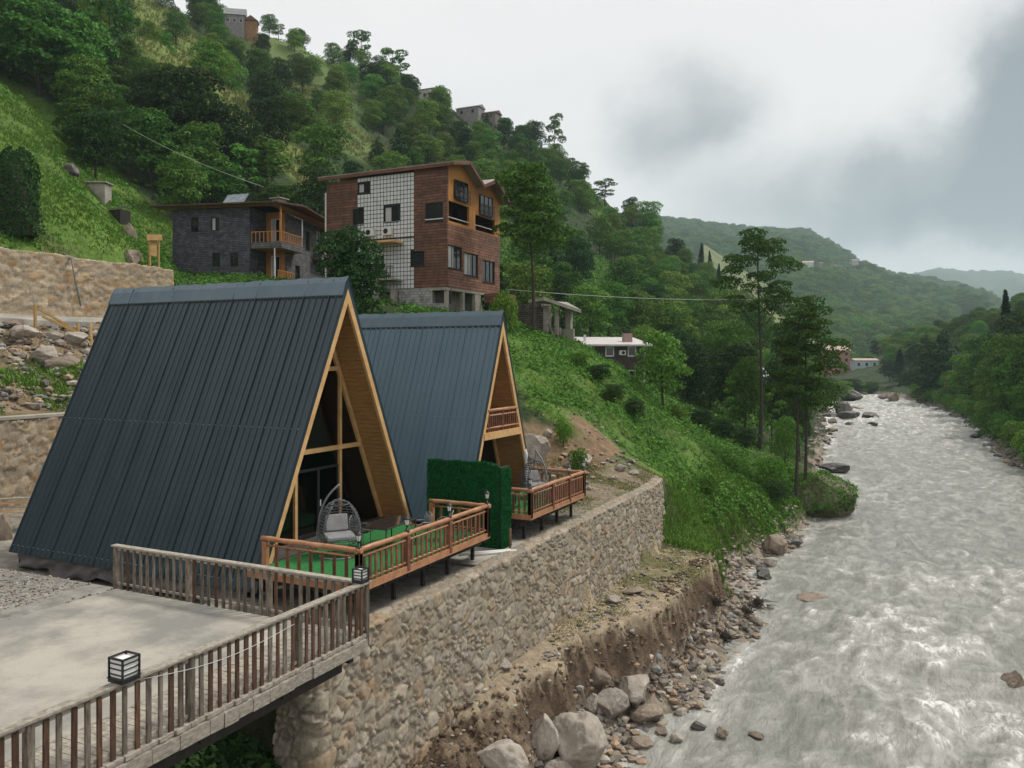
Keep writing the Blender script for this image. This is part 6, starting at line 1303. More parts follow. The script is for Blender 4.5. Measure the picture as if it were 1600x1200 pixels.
# ---- simple houses farther off: walls, roof, windows
def house(px, py, D, w, d, h, rz, wallm, roofm, label, name='far_house', pitch=.5, storeys=2, nwin=3, sink=.8, group=None, hip=0, wm=None):
    p = at_d(px, py, D); e_ = empty(name, (p[0], p[1], p[2]), TH+rz, label, 'house', group)
    MB().box((-w/2,-d/2,-sink-2),(w/2,d/2,h)).build('wall', wallm, e_)
    o = .35; rh = d/2*pitch; m = MB()
    m.prism([(-w/2-o,-d/2-o,h+.01),(-w/2-o,d/2+o,h+.01),(-w/2-o,0,h+rh)], (w+2*o,0,0)); m.build('roof', roofm, e_)
    for s in range(storeys):
        for k in range(nwin):
            x = -w/2+w*(k+.5)/nwin; z = .9+s*(h-.4)/storeys; f = MB(); f.box((x-.5,-d/2-.05,z),(x+.5,-d/2-.005,z+1.2)); fo = f.build('window', wm or M_frame, e_)
            MB().box((x-.42,-d/2-.06,z+.08),(x+.42,-d/2-.052,z+1.12)).build('pane', M_pane, fo)
    return e_
M_hgrey = pm('grey_weathered_boards', (.17,.16,.16), (.27,.25,.24), 1.5, .85, .3); M_hroof = pm('grey_sheet_roof', (.17,.19,.19), (.24,.26,.26), 1, .6, .1); M_hbr = pm('ochre_timber_wall', (.22,.12,.06), (.30,.18,.09), 1.5, .8, .2)
M_blue = pm('pale_blue_render', (.42,.52,.58), (.50,.60,.66), 1, .8, .1); M_pink = pm('pinkish_tile_roof', (.38,.28,.24), (.48,.37,.32), 1, .8, .2); M_cream = pm('cream_render', (.50,.48,.44), (.6,.58,.54), 1, .8, .1)
def dh(px, py): q = hit(px, py); return q[0]*FX+q[1]*FY
D_ = dh(380,52); house(368,44,D_,5.8,4.5,3.2,R(10),M_hgrey,M_hroof,'grey weathered house with a steep roof on the skyline at the upper left', 'hilltop_house', 1.25, 1, 3, sink=2, wm=M_wf)
house(393,49,D_+1,3.4,3.6,2.6,R(100),M_hbr,M_rroof,'small brown annex just right of the grey weathered hilltop house', 'hilltop_house', .9, 1, 2, sink=2)
D_ = dh(735,190); house(735,184,D_,9,5,3.0,R(-25),M_hgrey,M_hroof,'pale grey hilltop house, left one of the pair above the timber house', 'hilltop_house', .5, 1, 2, sink=3)
house(765,190,D_,7,5,2.4,R(-25),pm('brown_stone_wall',(.13,.11,.10),(.2,.17,.15),2,.9,.2),M_rroof,'brown stone hilltop house, right one of the pair above the timber house', 'hilltop_house', .5, 1, 2, sink=3)
D_ = dh(668,165); house(668,158,D_,4.5,4,3.5,R(-25),M_cream,M_rroof,'pale house almost hidden by trees on the skyline left of the hilltop pair', 'hilltop_house', .5, 1, 1, sink=3)
house(1303,568,345,10,8,5.5,R(8),pm('reddish_render',(.30,.17,.12),(.38,.23,.16),1,.8,.1),M_pink,'reddish house with a broad pinkish roof left of the pale blue house', sink=4)
house(1350,585,350,9.6,7,6.0,R(-6),M_blue,M_pink,'pale blue three storey house at the far end of the river', nwin=3, sink=3, pitch=.25)
house(1491,598,205,3.4,3,1.3,R(15),pm('orange_tarp',(.55,.14,.05),(.62,.19,.07),2,.8,.2),pm('orange_roof',(.58,.15,.05),(.66,.20,.07),2,.8,.2),'small orange roofed shed across the river', 'shed', .4, 1, 1, sink=2)
house(1523,610,190,7,3,1.2,R(5),M_cream,M_cream,'low pale wall like hut right of the orange shed', 'shed', .1, 1, 1, sink=1.5)
house(1173,610,128,4,4,2.0,R(30),pm('grey_tent_cloth',(.20,.22,.23),(.28,.30,.31),2,.8,.2),pm('grey_tent_roof',(.30,.33,.35),(.38,.41,.43),2,.7,.2),'small grey shed roof between the trees left of the tall slender tree', 'shed', .9, 1, 1, sink=2)
rv = np.random.default_rng(12)
vl = [(1262,428),(1277,426),(1290,424),(1298,420),(1306,425),(1313,418),(1320,423),(1327,417),(1334,421),(1340,424),(1309,430),(1325,429)]
for i, (px, py) in enumerate(vl):
    ix = np.argmin(np.abs(px_of(HA[:,40,0], HA[:,40,1], HA[:,40,2])[0]-px)); qx, qy = px_of(HA[ix,:,0], HA[ix,:,1], HA[ix,:,2]); j = int(np.argmin(np.abs(qy[:72]-py))); Dv = HA[ix,j,0]*FX+HA[ix,j,1]*FY
    house(px, py-5, Dv-30, rv.uniform(12,20), 12, rv.uniform(7,11), rv.uniform(-.4,.4), [M_cream, M_hgrey, M_pink][i % 3], [M_pink, M_rroof, M_hroof][i % 3], ORD[i].replace('nearest','first')+' tiny house from the left in the village high on the far hillside', 'village_house', .4, 2, 3, sink=24, group='houses of the far hillside village')
# ------------------------------------------------------------------ furniture
M_rat = pm('grey_rattan', (.06,.063,.07), (.13,.135,.145), 8, .5, .2, 40); M_cush = pm('pale_cushion', (.26,.26,.265), (.36,.36,.36), 3, .9, .4, 20)
def egg_chair(loc, rz, label, s=1.0, pole_a=200):
    e_ = empty('egg_chair', loc, rz, label, 'hanging chair'); e_.scale = (s, s, s)
    n = 16; H0, Hh = .35, 1.25
    def rad(t): return .68*math.sqrt(max(.012, 1-((t-.30)/(.72 if t > .3 else .40))**2))
    sh = MB()
    for i in range(15):                       # horizontal hoops, open to the front (+X)
        t = i/14; r_ = rad(t); z = H0+Hh*t; a0 = math.radians(58-20*abs(t-.4)) if 3 <= i <= 12 else 0.0
        pts = [(r_*math.cos(a), r_*.9*math.sin(a), z) for a in np.linspace(a0, 2*math.pi-a0, 26)]; sh.tube(pts, .014, 5, caps=bool(a0))
    for k in range(13):
        a = math.radians(60+20*k); pts = [(rad(t)*math.cos(a), rad(t)*.9*math.sin(a), H0+Hh*t) for t in np.linspace(0, 1, 12)]; sh.tube(pts, .011, 5)
    for sg in (-1, 1): sh.tube([(rad(t)*math.cos(sg*math.radians(58-20*abs(t-.4))), rad(t)*.9*math.sin(sg*math.radians(58-20*abs(t-.4))), H0+Hh*t) for t in np.linspace(.15, .9, 12)], .024, 6)
    sh.tube([(0,0,H0+Hh-.02),(0,0,H0+Hh+.06)], [.12,.03], 8); sh.build('woven_shell', M_rat, e_)
    MB().box((-.38,-.42,.50),(.42,.42,.64)).build('cushion', M_cush, e_, bevel=.05, seg=3)
    MB().beam((-.30,0,.66),(-.46,0,1.12), .66, .14, up=(1,0,0)).build('back_cushion', M_cush, e_, bevel=.05, seg=3)
    a = math.radians(pole_a); px_, py_ = math.cos(a), math.sin(a); st = MB()
    ang = np.linspace(0, 1, 12); pts = [(px_*.80*(1-.25*t-.75*t**4), py_*.80*(1-.25*t-.75*t**4), .03+2.02*t**.92) for t in ang]
    st.tube(pts, .032, 8); st.tube([(px_*.80,py_*.80,.025),(-px_*.25,-py_*.25,.025)], .028, 6)
    st.tube([(.55*math.cos(q), .55*math.sin(q), .025) for q in np.linspace(0, 2*math.pi, 20)], .024, 6, caps=False); st.build('stand', pm('grey_stand_tube', (.16,.17,.18), (.26,.27,.28), 3, .4, 0) if 'grey_stand_tube' not in bpy.data.materials else bpy.data.materials['grey_stand_tube'], e_)
    MB().tube([(0,0,H0+Hh+.05),(0,0,2.03)], .010, 5).build('chain', M_dark, e_); return e_
q = at_z(530, 868, .02); egg_chair((q[0], q[1], .02), R(-40), 'grey woven egg chair hanging on its curved stand, on the near deck', 1.0, 225)
q = at_z(863, 800, .02); egg_chair((-13.9, 30.4, .02), R(-40), 'darker egg chair hanging on its stand, on the farther deck', .95, 20)
def table(loc, rz, w, d, h, label):
    e_ = empty('patio_table', loc, rz, label, 'table'); MB().box((-w/2,-d/2,h-.04),(w/2,d/2,h)).build('tabletop', M_black, e_, bevel=.01)
    MB().box((-w/2+.03,-d/2+.03,h+.001),(w/2-.03,d/2-.03,h+.009)).build('glass_top', M_pane, e_)
    for a in (-1,1):
        for b in (-1,1): MB().tube([(a*(w/2-.07),b*(d/2-.07),0),(a*(w/2-.07),b*(d/2-.07),h-.045)], .02, 6).build('leg', M_dark, e_)
    return e_
M_tube = pm('brushed_chair_tube', (.22,.225,.23), (.32,.325,.33), 4, .35, 0)
def metal_chair(loc, rz, label, group=None):
    e_ = empty('metal_chair', loc, rz, label, 'chair', group)
    hoop = [(-.24,.26,0),(-.24,.24,.45),(-.235,.26,.78),(-.18,.29,.88),(0,.31,.91),(.18,.29,.88),(.235,.26,.78),(.24,.24,.45),(.24,.26,0)]
    MB().tube(hoop, .013, 6).build('back_frame', M_tube, e_)
    b = MB(); 
    for k in range(7): x = -.18+k*.06; b.tube([(x,.245,.46),(x,.285,.86)], .006, 4)
    b.build('back_slats', M_tube, e_); MB().tube([(0,0,.43),(0,0,.46)], [.25,.25], 14).build('seat', M_black, e_, bevel=.01)
    for s in (-1,1): MB().tube([(s*.235,.24,.64),(s*.25,-.05,.66),(s*.22,-.2,.60),(s*.21,-.22,0)], .012, 6).build('arm', M_tube, e_)
    return e_
table((-14.35,20.7,.02), R(4), 1.0, 1.9, .74, 'black glass topped table on the near deck behind the egg chair')
metal_chair((-13.75,21.55,.02), R(-30), 'silver tube armchair at the right end of the black table on the near deck')
metal_chair((-13.35,22.25,.02), R(-60), 'second silver tube armchair, farther along the near deck rail')
metal_chair((-15.1,20.3,.02), R(95), 'dark backed tube chair on the house side of the black table')
table((-13.7,28.3,.02), R(0), .8, 1.2, .72, 'small dark table on the farther deck')
metal_chair((-13.3,29.3,.02), R(-20), 'tube chair between the small table and the egg chair on the farther deck')
metal_chair((-14.1,27.5,.02), R(170), 'tube chair at the near end of the farther deck')
# small white ornament post at the back of the farther deck
tag(MB().tube([(0,0,0),(0,0,.5),(0,0,.7),(0,0,.95)], [.09,.06,.10,.02], 8).build('garden_ornament', M_wf), 'small white garden ornament at the foot of the farther cabin front', 'ornament').location = (-14.75, 31.3, .92)
# ------------------------------------------------------------------ rocks
def rock_mesh(seed, ang=.35, sub=5, flat=.7):
    import bmesh
    bm = bmesh.new(); bmesh.ops.create_icosphere(bm, subdivisions=sub, radius=1); v = np.array([x.co[:] for x in bm.verts]); r = np.random.default_rng(seed)
    for _ in range(13):                        # shear facets off
        n = r.normal(0, 1, 3); n /= np.linalg.norm(n); c = r.uniform(.50, .86); d = v@n; v = v-np.where(d > c, d-c, 0)[:,None]*n*r.uniform(.92, 1)
    v = v/np.abs(v).max()*1.05
    v = v*(1+.17*fbm3(v*1.8+seed, 4, .55)[:,None]+.045*fbm3(v*6+seed, 3, .6)[:,None]); v *= np.array([1, r.uniform(.65,.95), flat])
    for x, c in zip(bm.verts, v): x.co = c
    me = bpy.data.meshes.new('rock_mesh'); bm.to_mesh(me); bm.free(); me.polygons.foreach_set('use_smooth', [True]*len(me.polygons)); return me
M_rock = pm('pale_river_boulder', (.24,.21,.175), (.40,.36,.31), 1.6, .85, .7, 9, det=9, dist=.05, c3=(.46,.42,.36), rnd=.18)
M_rockd = pm('wet_dark_rock', (.045,.042,.038), (.11,.10,.088), 2.0, .5, .7, 9, det=9, dist=.05, rnd=.2, spec=.5)
M_rockb = pm('brownish_boulder', (.15,.12,.09), (.28,.23,.18), 1.8, .85, .7, 9, det=9, dist=.05, rnd=.15)
RM = []
for sd, mt in ((1,M_rock),(2,M_rock),(3,M_rock),(4,M_rockd),(5,M_rockd),(6,M_rockb),(7,M_rockb)):
    me = rock_mesh(sd); me.materials.append(mt); RM.append(me)
def rock(px, py, wpx, hpx, label, k, z=None, D=None, rz=None, group=None):
    """px, py: centre of its foot"""
    if D: p = at_d(px, py, D)
    elif z is not None: p = at_z(px, py, z)
    else: p = hit(px, py, 12)
    Dd = p[0]*FX+p[1]*FY; w = wpx/FPX*Dd/2; h = hpx/FPX*Dd/2
    o = bpy.data.objects.new('boulder', RM[k]); COL.objects.link(o); o.location = (p[0], p[1], p[2]+h*.75); o.scale = (w, w*1.0, h/.62); o.rotation_euler = (random.uniform(-.12,.12), random.uniform(-.12,.12), rz if rz is not None else random.uniform(0, 6.28))
    tag(o, label, 'boulder', group); return o
RK = [(905,1195,125,85,'big pale rounded boulder at the bottom edge, below the eroded bank',0),(955,1125,72,44,'long pale boulder behind the big rounded one',1),(845,1195,50,70,'narrow pale rock embedded in the earth bank',2),
 (775,1215,95,60,'pale rock at the bottom edge, left of the narrow one',1),(872,1225,60,34,'low grey rock between the narrow rock and the big boulder',0),(926,1118,30,26,'small bluish stone above the long pale boulder',2),
(935,1085,48,36,'rock wedged below the undercut of the bank',6),(1010,1135,50,28,'brownish rock right of the long pale boulder',5),(1000,1175,40,22,'brown stone at the water edge below the long boulder',5),
 (787,1050,30,17,'grey stone lying on the dirt ledge below the wall',2),(818,1020,20,12,'small dark stone on the dirt ledge',3),(960,945,30,13,'pale flat stone at the foot of the wall by the grass bench',1),(990,928,34,9,'flat slab lying on the grass bench beside the wall',5)]
for (px, py, w, h, lab, k) in RK: rock(px, py, w, h, lab, k)
WK = [(1125,1070,20,12,'small dark rock alone in the water off the gravel bank',3),(1308,738,52,16,'flat dark boulder standing in the river off the green mound',4),(1395,640,60,1,'',3)]
rock(990,1085,80,34,'flat pale rock under the overhanging earth',2,z=-6.3); rock(1125,1070,20,12,'small dark rock alone in the water off the gravel bank',3,z=-6.95); rock(1308,738,50,15,'flat dark boulder in the river off the green mound',4,z=-7); rock(1265,940,60,14,'wide low rock awash in the rapid near the bank',6,z=-7.25)
rock(1585,1092,46,46,'rock washed over by white water at the right edge',6,z=-7.5); rock(1182,1152,26,9,'low brown stone awash near the lower bank',5,z=-7.05); rock(1238,855,36,16,'dark wedge shaped rock at the water edge below the green bank',4,z=-7); rock(1212,865,34,34,'brown boulder on the bank beside the dark wedge rock',5,z=-6.8)
fr = [(1326,628,36,20,'rounded dark boulder in midstream at the far end',4),(1297,655,30,12,'low dark rock at the left edge of the far boulder row',3),(1318,648,30,24,'tallest dark rock of the far boulder row',3),(1325,656,46,14,'broad dark rock in the middle of the far boulder row',4),(1360,654,32,12,'dark rock at the right end of the far boulder row',3),
      (1341,641,22,8,'pale flat rock behind the far boulder row',1),(1382,625,34,10,'pale flat rock in the far rapid',1),(1395,628,26,17,'squarish brown rock in the far rapid',5),(1412,622,16,8,'small rock right of the squarish one in the far rapid',6),(1326,667,18,10,'dark stone below the far boulder row',3),(1364,667,20,8,'low stone below the right end of the far boulder row',4),
      (1445,632,18,30,'upright brown rock at the right bank of the far rapid',5),(1345,618,24,8,'flat rock at the head of the far rapid',6),(1312,618,28,22,'tilted dark slab at the far left bank',3)]
for (px, py, w, h, lab, k) in fr: rock(px, py, w, h, lab, k, z=-7.1)
# rocks edging the right bank and the left bank: countable ones as things
re_ = np.random.default_rng(21)
n_ = 0
for y in np.arange(86, 235, 3.1):
    rb = float(np.interp(y, RBY, RBX)); x = rb+float(fbm(np.array([y*.12]), np.array([9.]), 3)[0])*1.3+re_.uniform(-.9,.8); s = re_.uniform(.35,.95); n_ += 1
    o = bpy.data.objects.new('boulder', RM[[3,4,6,3][n_ % 4]]); COL.objects.link(o); o.location = (x, y, -6.95+s*.1); o.scale = (s, s*.9, s*.8); o.rotation_euler.z = re_.uniform(0, 6)
    tag(o, ORD[min(n_-1,58)].replace('nearest','first')+' dark boulder along the right water edge, counted from the right frame edge', 'boulder', 'boulders along the right water edge')
lb_ = [(1205,885),(1195,905),(1150,960),(1180,975),(1120,1010),(1075,1085),(1105,1075),(1065,1120),(1090,1140),(1130,1150),(1060,1160),(1035,1150),(1190,900),(1160,925),(1280,702),(1292,690),(1300,676),(1288,668),(1302,662),(1262,745),(1270,735)]
for i, (px, py) in enumerate(lb_):
    rock(px, py, 26 if py > 800 else 18, 15 if py > 800 else 9, ORD[i].replace('nearest','first')+' stone of the loose line along the left water edge', [0,3,5,1,6,4,2][i % 7], z=-6.95, group='stones along the left water edge')
# boulders on the earth cut beyond the farther cabin
for (px, py, w, h, lab, k, D) in ((836,690,56,44,'large pale boulder right beside the farther cabin gable',0,43.5),(858,668,16,14,'small pale stone right of the large boulder in the earth cut',1,45.5),(896,682,14,14,'white round stone on top of the boulder pile',1,44.5),(909,684,10,14,'small reddish stone on top of the boulder pile',5,44.6),
        (911,702,32,24,'pale boulder of the pile above the farther deck',0,44.2),(893,706,26,16,'flat boulder at the left of the pile above the farther deck',2,44),(910,720,22,14,'lowest boulder of the pile above the farther deck',6,43.6),(972,738,22,12,'pale stone at the foot of the green slope by the wall end',1,44.5),(990,745,16,9,'small stone beside the pale one at the wall end',2,44.2),(985,728,14,9,'stone half buried in the green slope end',6,46)):
    p = at_d(px, py, D); o = rock(px, py, w, h, lab, k, D=D); o.location.z = float(gz(p[0], p[1]))+h/FPX*D*.3
# mound rock of the bank with greenery
gm = [(1290,808,96,78,'mossy boulder mound jutting into the river below the bank trees',5),(1262,800,60,60,'overgrown rock at the foot of the two bank trees',4),(1225,735,60,34,'undercut brown rock ledge beside the bank trees',6)]
for (px, py, w, h, lab, k) in gm:
    o = rock(px, py, w*1.0, h, lab, k, z=-7.1); me = o.data; sc_ = np.array(o.scale); vv = np.array([v.co[:] for v in me.vertices]); nn_ = np.array([v.normal[:] for v in me.vertices]); k_ = np.where(vv[:,2] > -.30)[0]
    if 'ledge' in lab: k_ = np.where(vv[:,2] > .25)[0]
    ii = rng.choice(k_, 7000); P = vv[ii]*1.01+rng.normal(0, .03, (7000,3)); mt = leaf_quads(P*sc_, nn_[ii], rng, .05, .13, .5)
    c_ = np_mesh('moss_cover', mt, np.arange(len(mt)).reshape(-1,4), L_fern); e0 = o; c_.parent = e0; c_.scale = tuple(1/sc_)
# left rocks and rubble on the dirt slope
for (px, py, w, h, lab, k, x) in ((75,575,60,34,'big tan boulder on the dirt slope under the timber struts',0,-42),(100,592,58,30,'brown boulder half sunk in the dirt slope, nearest the cabin roof',5,-41),(45,545,50,22,'flat tan rock at the top of the dirt slope',1,-45),(88,530,34,16,'grey stone under the yellow timber frame',2,-45),(20,520,36,14,'tan stone below the concrete road',5,-46.5),(118,545,40,20,'stone beside the cabin roof edge on the dirt slope',0,-44),(6,815,30,50,'rounded grey boulder at the left frame edge beside the cabin corner',6,-31)):
    p = at_x(px, py, x); D = p[0]*FX+p[1]*FY; o = rock(px, py, w, h, lab, k, D=D); g0 = float(gz(p[0], p[1])); o.location.z = g0+h/FPX*D*.25
# ---- loose stones (stuff)
def stones(name, n, box, test, s0, s1, mats, seed, flat=.6, sink=.2):
    import bmesh
    bm = bmesh.new(); bmesh.ops.create_icosphere(bm, subdivisions=1, radius=1); v0 = np.array([x.co[:] for x in bm.verts]); f0 = np.array([[q.index for q in f.verts] for f in bm.faces]); bm.free()
    r = np.random.default_rng(seed); x = r.uniform(box[0], box[1], n); y = r.uniform(box[2], box[3], n); z = gz(x, y); px, py = px_of(x, y, z); k = test(x, y, z, px, py, r) & (px > -60) & (px < 1660) & (py < 1300); x, y, z = x[k], y[k], z[k]; m = len(x)
    s = s0+(s1-s0)*r.random(m)**3; V = v0[None]*(1+r.uniform(-.25, .25, (m, len(v0), 1))); V *= r.uniform(.6, 1.15, (m,1,3)); V[:,:,2] *= flat
    a = r.uniform(0, 6.28, m); ca, sa = np.cos(a)[:,None], np.sin(a)[:,None]; Q = V.copy(); Q[:,:,0] = V[:,:,0]*ca-V[:,:,1]*sa; Q[:,:,1] = V[:,:,0]*sa+V[:,:,1]*ca
    Q = Q*s[:,None,None]+np.stack([x, y, z+s*(flat-sink)], 1)[:,None]; F = f0[None]+(np.arange(m)*len(v0))[:,None,None]
    cols = np.array([(.29,.25,.20),(.22,.19,.155),(.38,.34,.29),(.16,.14,.12),(.33,.24,.17),(.26,.255,.24),(.11,.10,.09)]); c_ = cols[r.integers(0, len(cols), m)]*r.uniform(.75, 1.2, (m,1)); c_ = np.repeat(c_, len(v0), 0)
    o = np_mesh(name, Q.reshape(-1,3), F.reshape(-1,3), mats, smooth=False, attrs={'col': ('POINT', 'FLOAT_COLOR', np.concatenate([c_, np.ones((len(c_),1))], 1))}); tag(o, kind='stuff'); return o
M_clod = pm('earth_clod', (.085,.06,.04), (.17,.125,.085), 3, .95, .6, 12)
M_peb = attr_mat('loose_stone', nscale=6, namp=.3, bump=.4, bscale=20, dist=.02)
stones('river_gravel', 13000, (-11.5,-5.6,17,66), lambda x, y, z, px, py, r: (z > -7.15) & (z < -5.5) & (vnoise(x*1.3, y*1.3) > .28), .03, .24, M_peb, 1)
stones('bank_stones', 3200, (-11.4,-7.5,16,60), lambda x, y, z, px, py, r: (z > -5.6) & (z < -3.6), .02, .13, M_peb, 2)
stones('earth_clods', 9000, (-12,-7,16,46), lambda x, y, z, px, py, r: (z > -6.4) & (z < -4.15), .02, .13, M_clod, 12, flat=.8)
stones('far_bank_stones', 6000, (-30,-5,60,250), lambda x, y, z, px, py, r: (z > -7.3) & (z < -5.6), .12, .55, M_peb, 3)
stones('far_bank_stones', 6000, (-14,14,84,250), lambda x, y, z, px, py, r: (z > -7.4) & (z < -5.7) & (x > np.interp(y, RBY, RBX)-4), .12, .5, M_peb, 4)
stones('terrace_gravel', 15000, (-31,-17.6,9,17.4), lambda x, y, z, px, py, r: (z > -1.2) & (z < 1.5) & (vnoise(x*.8, y*.8) > .25), .012, .05, M_peb, 5)
stones('slope_rubble', 5000, (-47.4,-37.2,17,42), lambda x, y, z, px, py, r: (z > 3.2), .04, .35, M_peb, 6)
stones('cut_rubble', 1000, (-26,-14,32,47), lambda x, y, z, px, py, r: (z > -1) & (z < 2.4), .03, .2, M_peb, 7)
stones('terrace_stones', 2500, (-17,-12.4,24,44), lambda x, y, z, px, py, r: (z > -1.2) & (z < 0), .01, .06, M_peb, 8)
# driftwood tangles
def tangle(px, py, z, s, label, seed):
    r = np.random.default_rng(seed); p = at_z(px, py, z); e_ = MB()
    for i in range(34):
        a = r.uniform(0, 6.28); el = r.uniform(-.1, .9); l = s*r.uniform(.4, 1.2); d = np.array([math.cos(a)*math.cos(el), math.sin(a)*math.cos(el), math.sin(el)]); b0 = np.array([0,0,.1])+r.normal(0, s*.18, 3)*[1,1,.4]; pts = [b0]
        for k in range(4): d = d+r.normal(0, .35, 3); d /= np.linalg.norm(d); pts.append(pts[-1]+d*l/4)
        e_.tube(pts, [.035*s+.01, .03*s, .02*s, .014*s, .006], 5, caps=False)
    e_.tube([(-.2*s,0,.05),(0,0,.3*s),(.15*s,.1,.1)], [.22*s,.30*s,.15*s], 8)
    o = e_.build('driftwood', pm('dark_wet_roots', (.022,.018,.014), (.06,.048,.036), 6, .8, .4) if 'dark_wet_roots' not in bpy.data.materials else bpy.data.materials['dark_wet_roots']); o.location = p; tag(o, label, 'driftwood')
tangle(1185,945,-6.8,.75,'tangle of dark roots at the water edge, the largest',1); tangle(1165,960,-6.6,.8,'second root tangle, just left of the largest',2); tangle(1135,1000,-6.8,.8,'dark root tangle lower down on the gravel bank',3); tangle(1120,945,-5.6,.7,'dark roots hanging from the eroded bank',4)
# ------------------------------------------------------------------ timber bits, signs, wires
M_yel = pm('yellow_shuttering_timber', (.34,.21,.075), (.48,.31,.13), 3, .7, .3, 20)
sg = empty('timber_sign', at_x(240,410,-50.3), label='tall narrow yellow timber board frame standing on the upper wall beside the slate house', cat='sign')
def on(px, py, x=-50.4): return Vector(at_x(px, py, x))
a, b = on(234,418), on(234,366); wb(MB().beam(a, b, .12, .12), 'post', M_yel, sg); a, b = on(248,418), on(248,366); wb(MB().beam(a, b, .10, .10), 'post', M_yel, sg)
a, b = on(229,371,-50.2), on(253,371,-50.2); wb(MB().beam(a, b, .08, .42), 'crosspiece', M_yel, sg); a, b = on(240,400,-50.35), on(240,376,-50.35); wb(MB().beam(a, b, .55, .05), 'board', M_yel, sg)
sc = empty('timber_struts', at_x(70,500,-45), label='yellow timber struts and posts of an unfinished fence on the dirt slope', cat='fence')
for (x0, y0, x1, y1, xx) in ((55,476,55,512,-46),(60,482,142,530,-45.5),(66,494,140,528,-45),(142,505,144,552,-44),(122,505,122,520,-45)):
    wb(MB().beam(on(x0,y0,xx), on(x1,y1,xx+.6 if x0 != x1 else xx), .13, .13), 'strut', M_yel, sc)
for i, px in enumerate((36,62,101,68,105)):
    o = MB().tube([on(px, 500+i*8, -43), on(px-1, 612+i*4, -41.5)], .018, 5).build('iron_rod', pm('rusty_rebar',(.10,.05,.03),(.16,.08,.05),5,.8,0) if i == 0 else bpy.data.materials['rusty_rebar']); tag(o, ORD[i].replace('nearest','first')+' thin rusty rod standing in the dirt slope, from the left', 'rod', 'rusty rods in the dirt slope')
o = MB().tube([on(100,396,-50.5), on(112,405,-49.35), on(118,440,-49.3), on(126,478,-49.25)], .06, 6).build('drain_hose', pm('grey_hose',(.14,.14,.14),(.22,.22,.22),5,.6,0)); tag(o, 'grey hose hanging down the face of the upper wall', 'hose')
p = hit(155,307); o = MB().box((-.8,-.6,-1),(.8,.6,.9)).box((-.95,-.75,.905),(.95,.75,1.02)).build('concrete_box', M_col, bevel=.03); o.location = p; o.rotation_euler.z = TH; tag(o, 'small beige concrete box set into the grass slope', 'box')
p = hit(187,343); o = MB().box((-.7,-.5,-1),(.7,.5,.7)).add([(-.8,-.6,.705),(.8,-.6,.705),(.8,.6,1.2),(-.8,.6,1.2)], [(0,1,2,3)]).build('dark_hut', M_black); o.location = p; tag(o, 'small dark hut with a slanting lid on the grass slope below the concrete box', 'hut')
for (px, py, w, h, lab, k) in ((110,258,24,24,'dark rock outcrop high on the grass slope',4),(200,350,26,34,'grey rock right of the dark hut',6),(205,395,40,26,'brown rock face just left of the timber sign',6),(1155,480,30,50,'grey cliff outcrop at the end of the wooded shoulder',6)):
    o = rock(px, py+h/2, w, h, lab, k); o.location.z -= o.scale.z*.55
def wire(pts, rad, label, sag):
    a, b = Vector(pts[0]), Vector(pts[1]); q = [a.lerp(b, k/24)-Vector((0,0,sag*4*(k/24)*(1-k/24))) for k in range(25)]
    o = MB().tube(q, rad, 5).build('cable', pm('pale_cable_'+str(len(bpy.data.materials)), (.30,.31,.28), (.36,.37,.34), 2, .6, 0)); tag(o, label, 'cable')
wire((at_d(185,190,95), at_d(412,292,74)), .030, 'overhead cable sloping down across the dark gully to the slate house', .5)
wire((at_d(790,452,66), at_d(1175,468,84)), .028, 'pale cable strung level from the ruin towards the tall slender tree', .3)
pp = at_d(578,0,150)
p = hit(193,15); o = MB().tube([(0,0,-.5),(0,0,7)], [.14,.09], 8).build('utility_pole', M_wf); o.location = p; tag(o, 'pale pole on the grassy ridge at the very top left', 'pole')
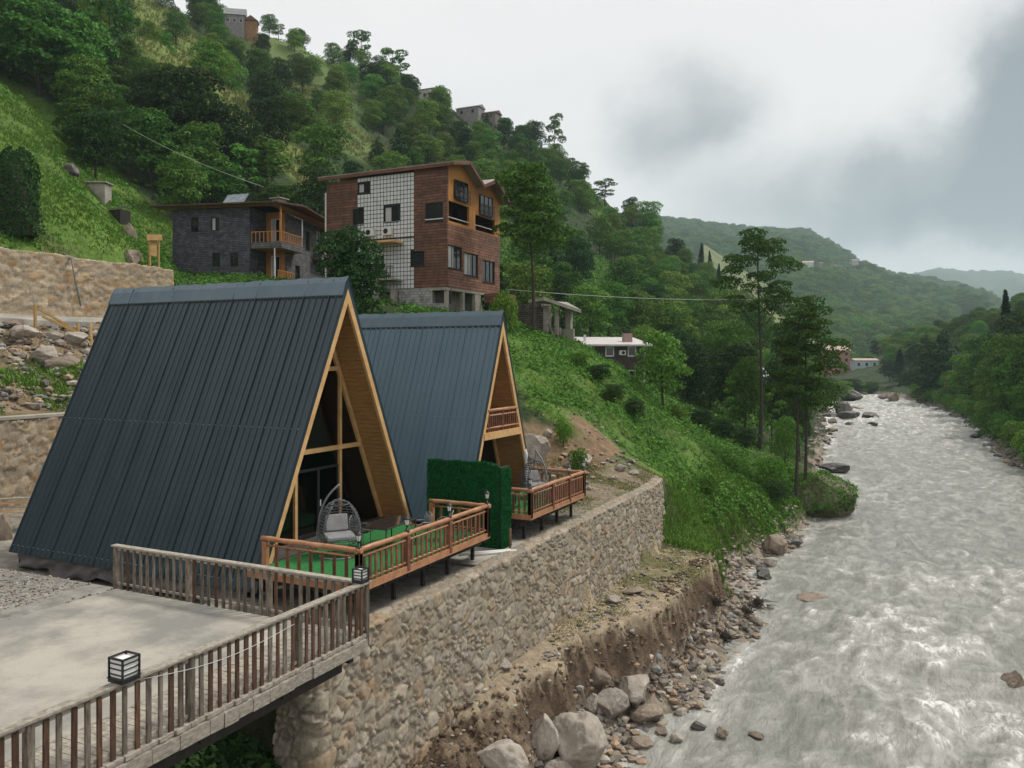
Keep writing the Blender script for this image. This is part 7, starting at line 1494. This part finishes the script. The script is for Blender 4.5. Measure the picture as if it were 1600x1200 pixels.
# planks lying beyond the cabin corner
for i in range(5):
    o = MB().box((-1.6,-.09,0),(1.6,.09,.05)).build('stacked_plank', M_trim if i % 2 else M_greyx); o.location = (-32.0+.1*i, 20.3+.22*i, -.55+.16*i); o.rotation_euler.z = R(20+6*i); tag(o, ORD[i].replace('nearest','lowest')+' board of the small pile left of the near cabin', 'plank', 'boards piled left of the near cabin')
# leafy weed by the cabin corner
r = np.random.default_rng(4); n = 260; a = r.uniform(0, 6.28, n); q_ = r.random(n)**.6*.5; P = np.stack([q_*np.cos(a), q_*np.sin(a), .05+.28*(1-q_)*r.random(n)], 1)
V = leaf_quads(P, np.stack([np.cos(a), np.sin(a), 1.5+0*a], 1), r, .05, .10, .4); o = np_mesh('weed', V, np.arange(len(V)).reshape(-1,4), L_fern); p = at_z(42,903,-.85); o.location = (p[0], p[1], float(gz(p[0], p[1]))); tag(o, 'bright green leafy weed in the gravel by the cabin corner', 'plant')
# white pipe lengths on the slab between the decks
M_slab = M_conc
tag(MB().box((-13.9,22.9,-.90),(-12.2,26.6,-.84)).build('concrete_slab', M_slab, bevel=.01), 'pale concrete slab on the ground between the two decks', 'slab')
for i in range(2):
    o = MB().tube([(-13.6+.35*i,23.7,-.80),(-12.35+.2*i,25.0,-.80)], .05, 8).build('white_pipe', M_wf); tag(o, ['nearer','farther'][i]+' white pipe lying on the concrete slab between the decks', 'pipe', 'white pipes on the slab')
o = MB().tube([(-12.45,25.15,-.85),(-12.43,25.13,-.1)], .035, 6).build('iron_stake', pm('rust_stake',(.14,.07,.04),(.2,.1,.06),5,.8,0)); tag(o, 'rusty stake at the wall top beside the hedge screen', 'stake')
bpy.context.view_layer.update(); landmark_labels()
# ------------------------------------------------------------------ haze
hb = MB().box((-6800,-60,-32), (6800,9300,680))
hm = bpy.data.materials.new('haze_air'); hm.use_nodes = True; t = hm.node_tree; t.nodes.clear()
o_ = N(t, 'ShaderNodeOutputMaterial'); pv = N(t, 'ShaderNodeVolumePrincipled'); pv.inputs['Color'].default_value = (.72,.88,1,1); pv.inputs['Density'].default_value = .00016
L(t, pv.outputs[0], o_.inputs['Volume']); hz = hb.build('haze', hm); tag(hz, kind='stuff')
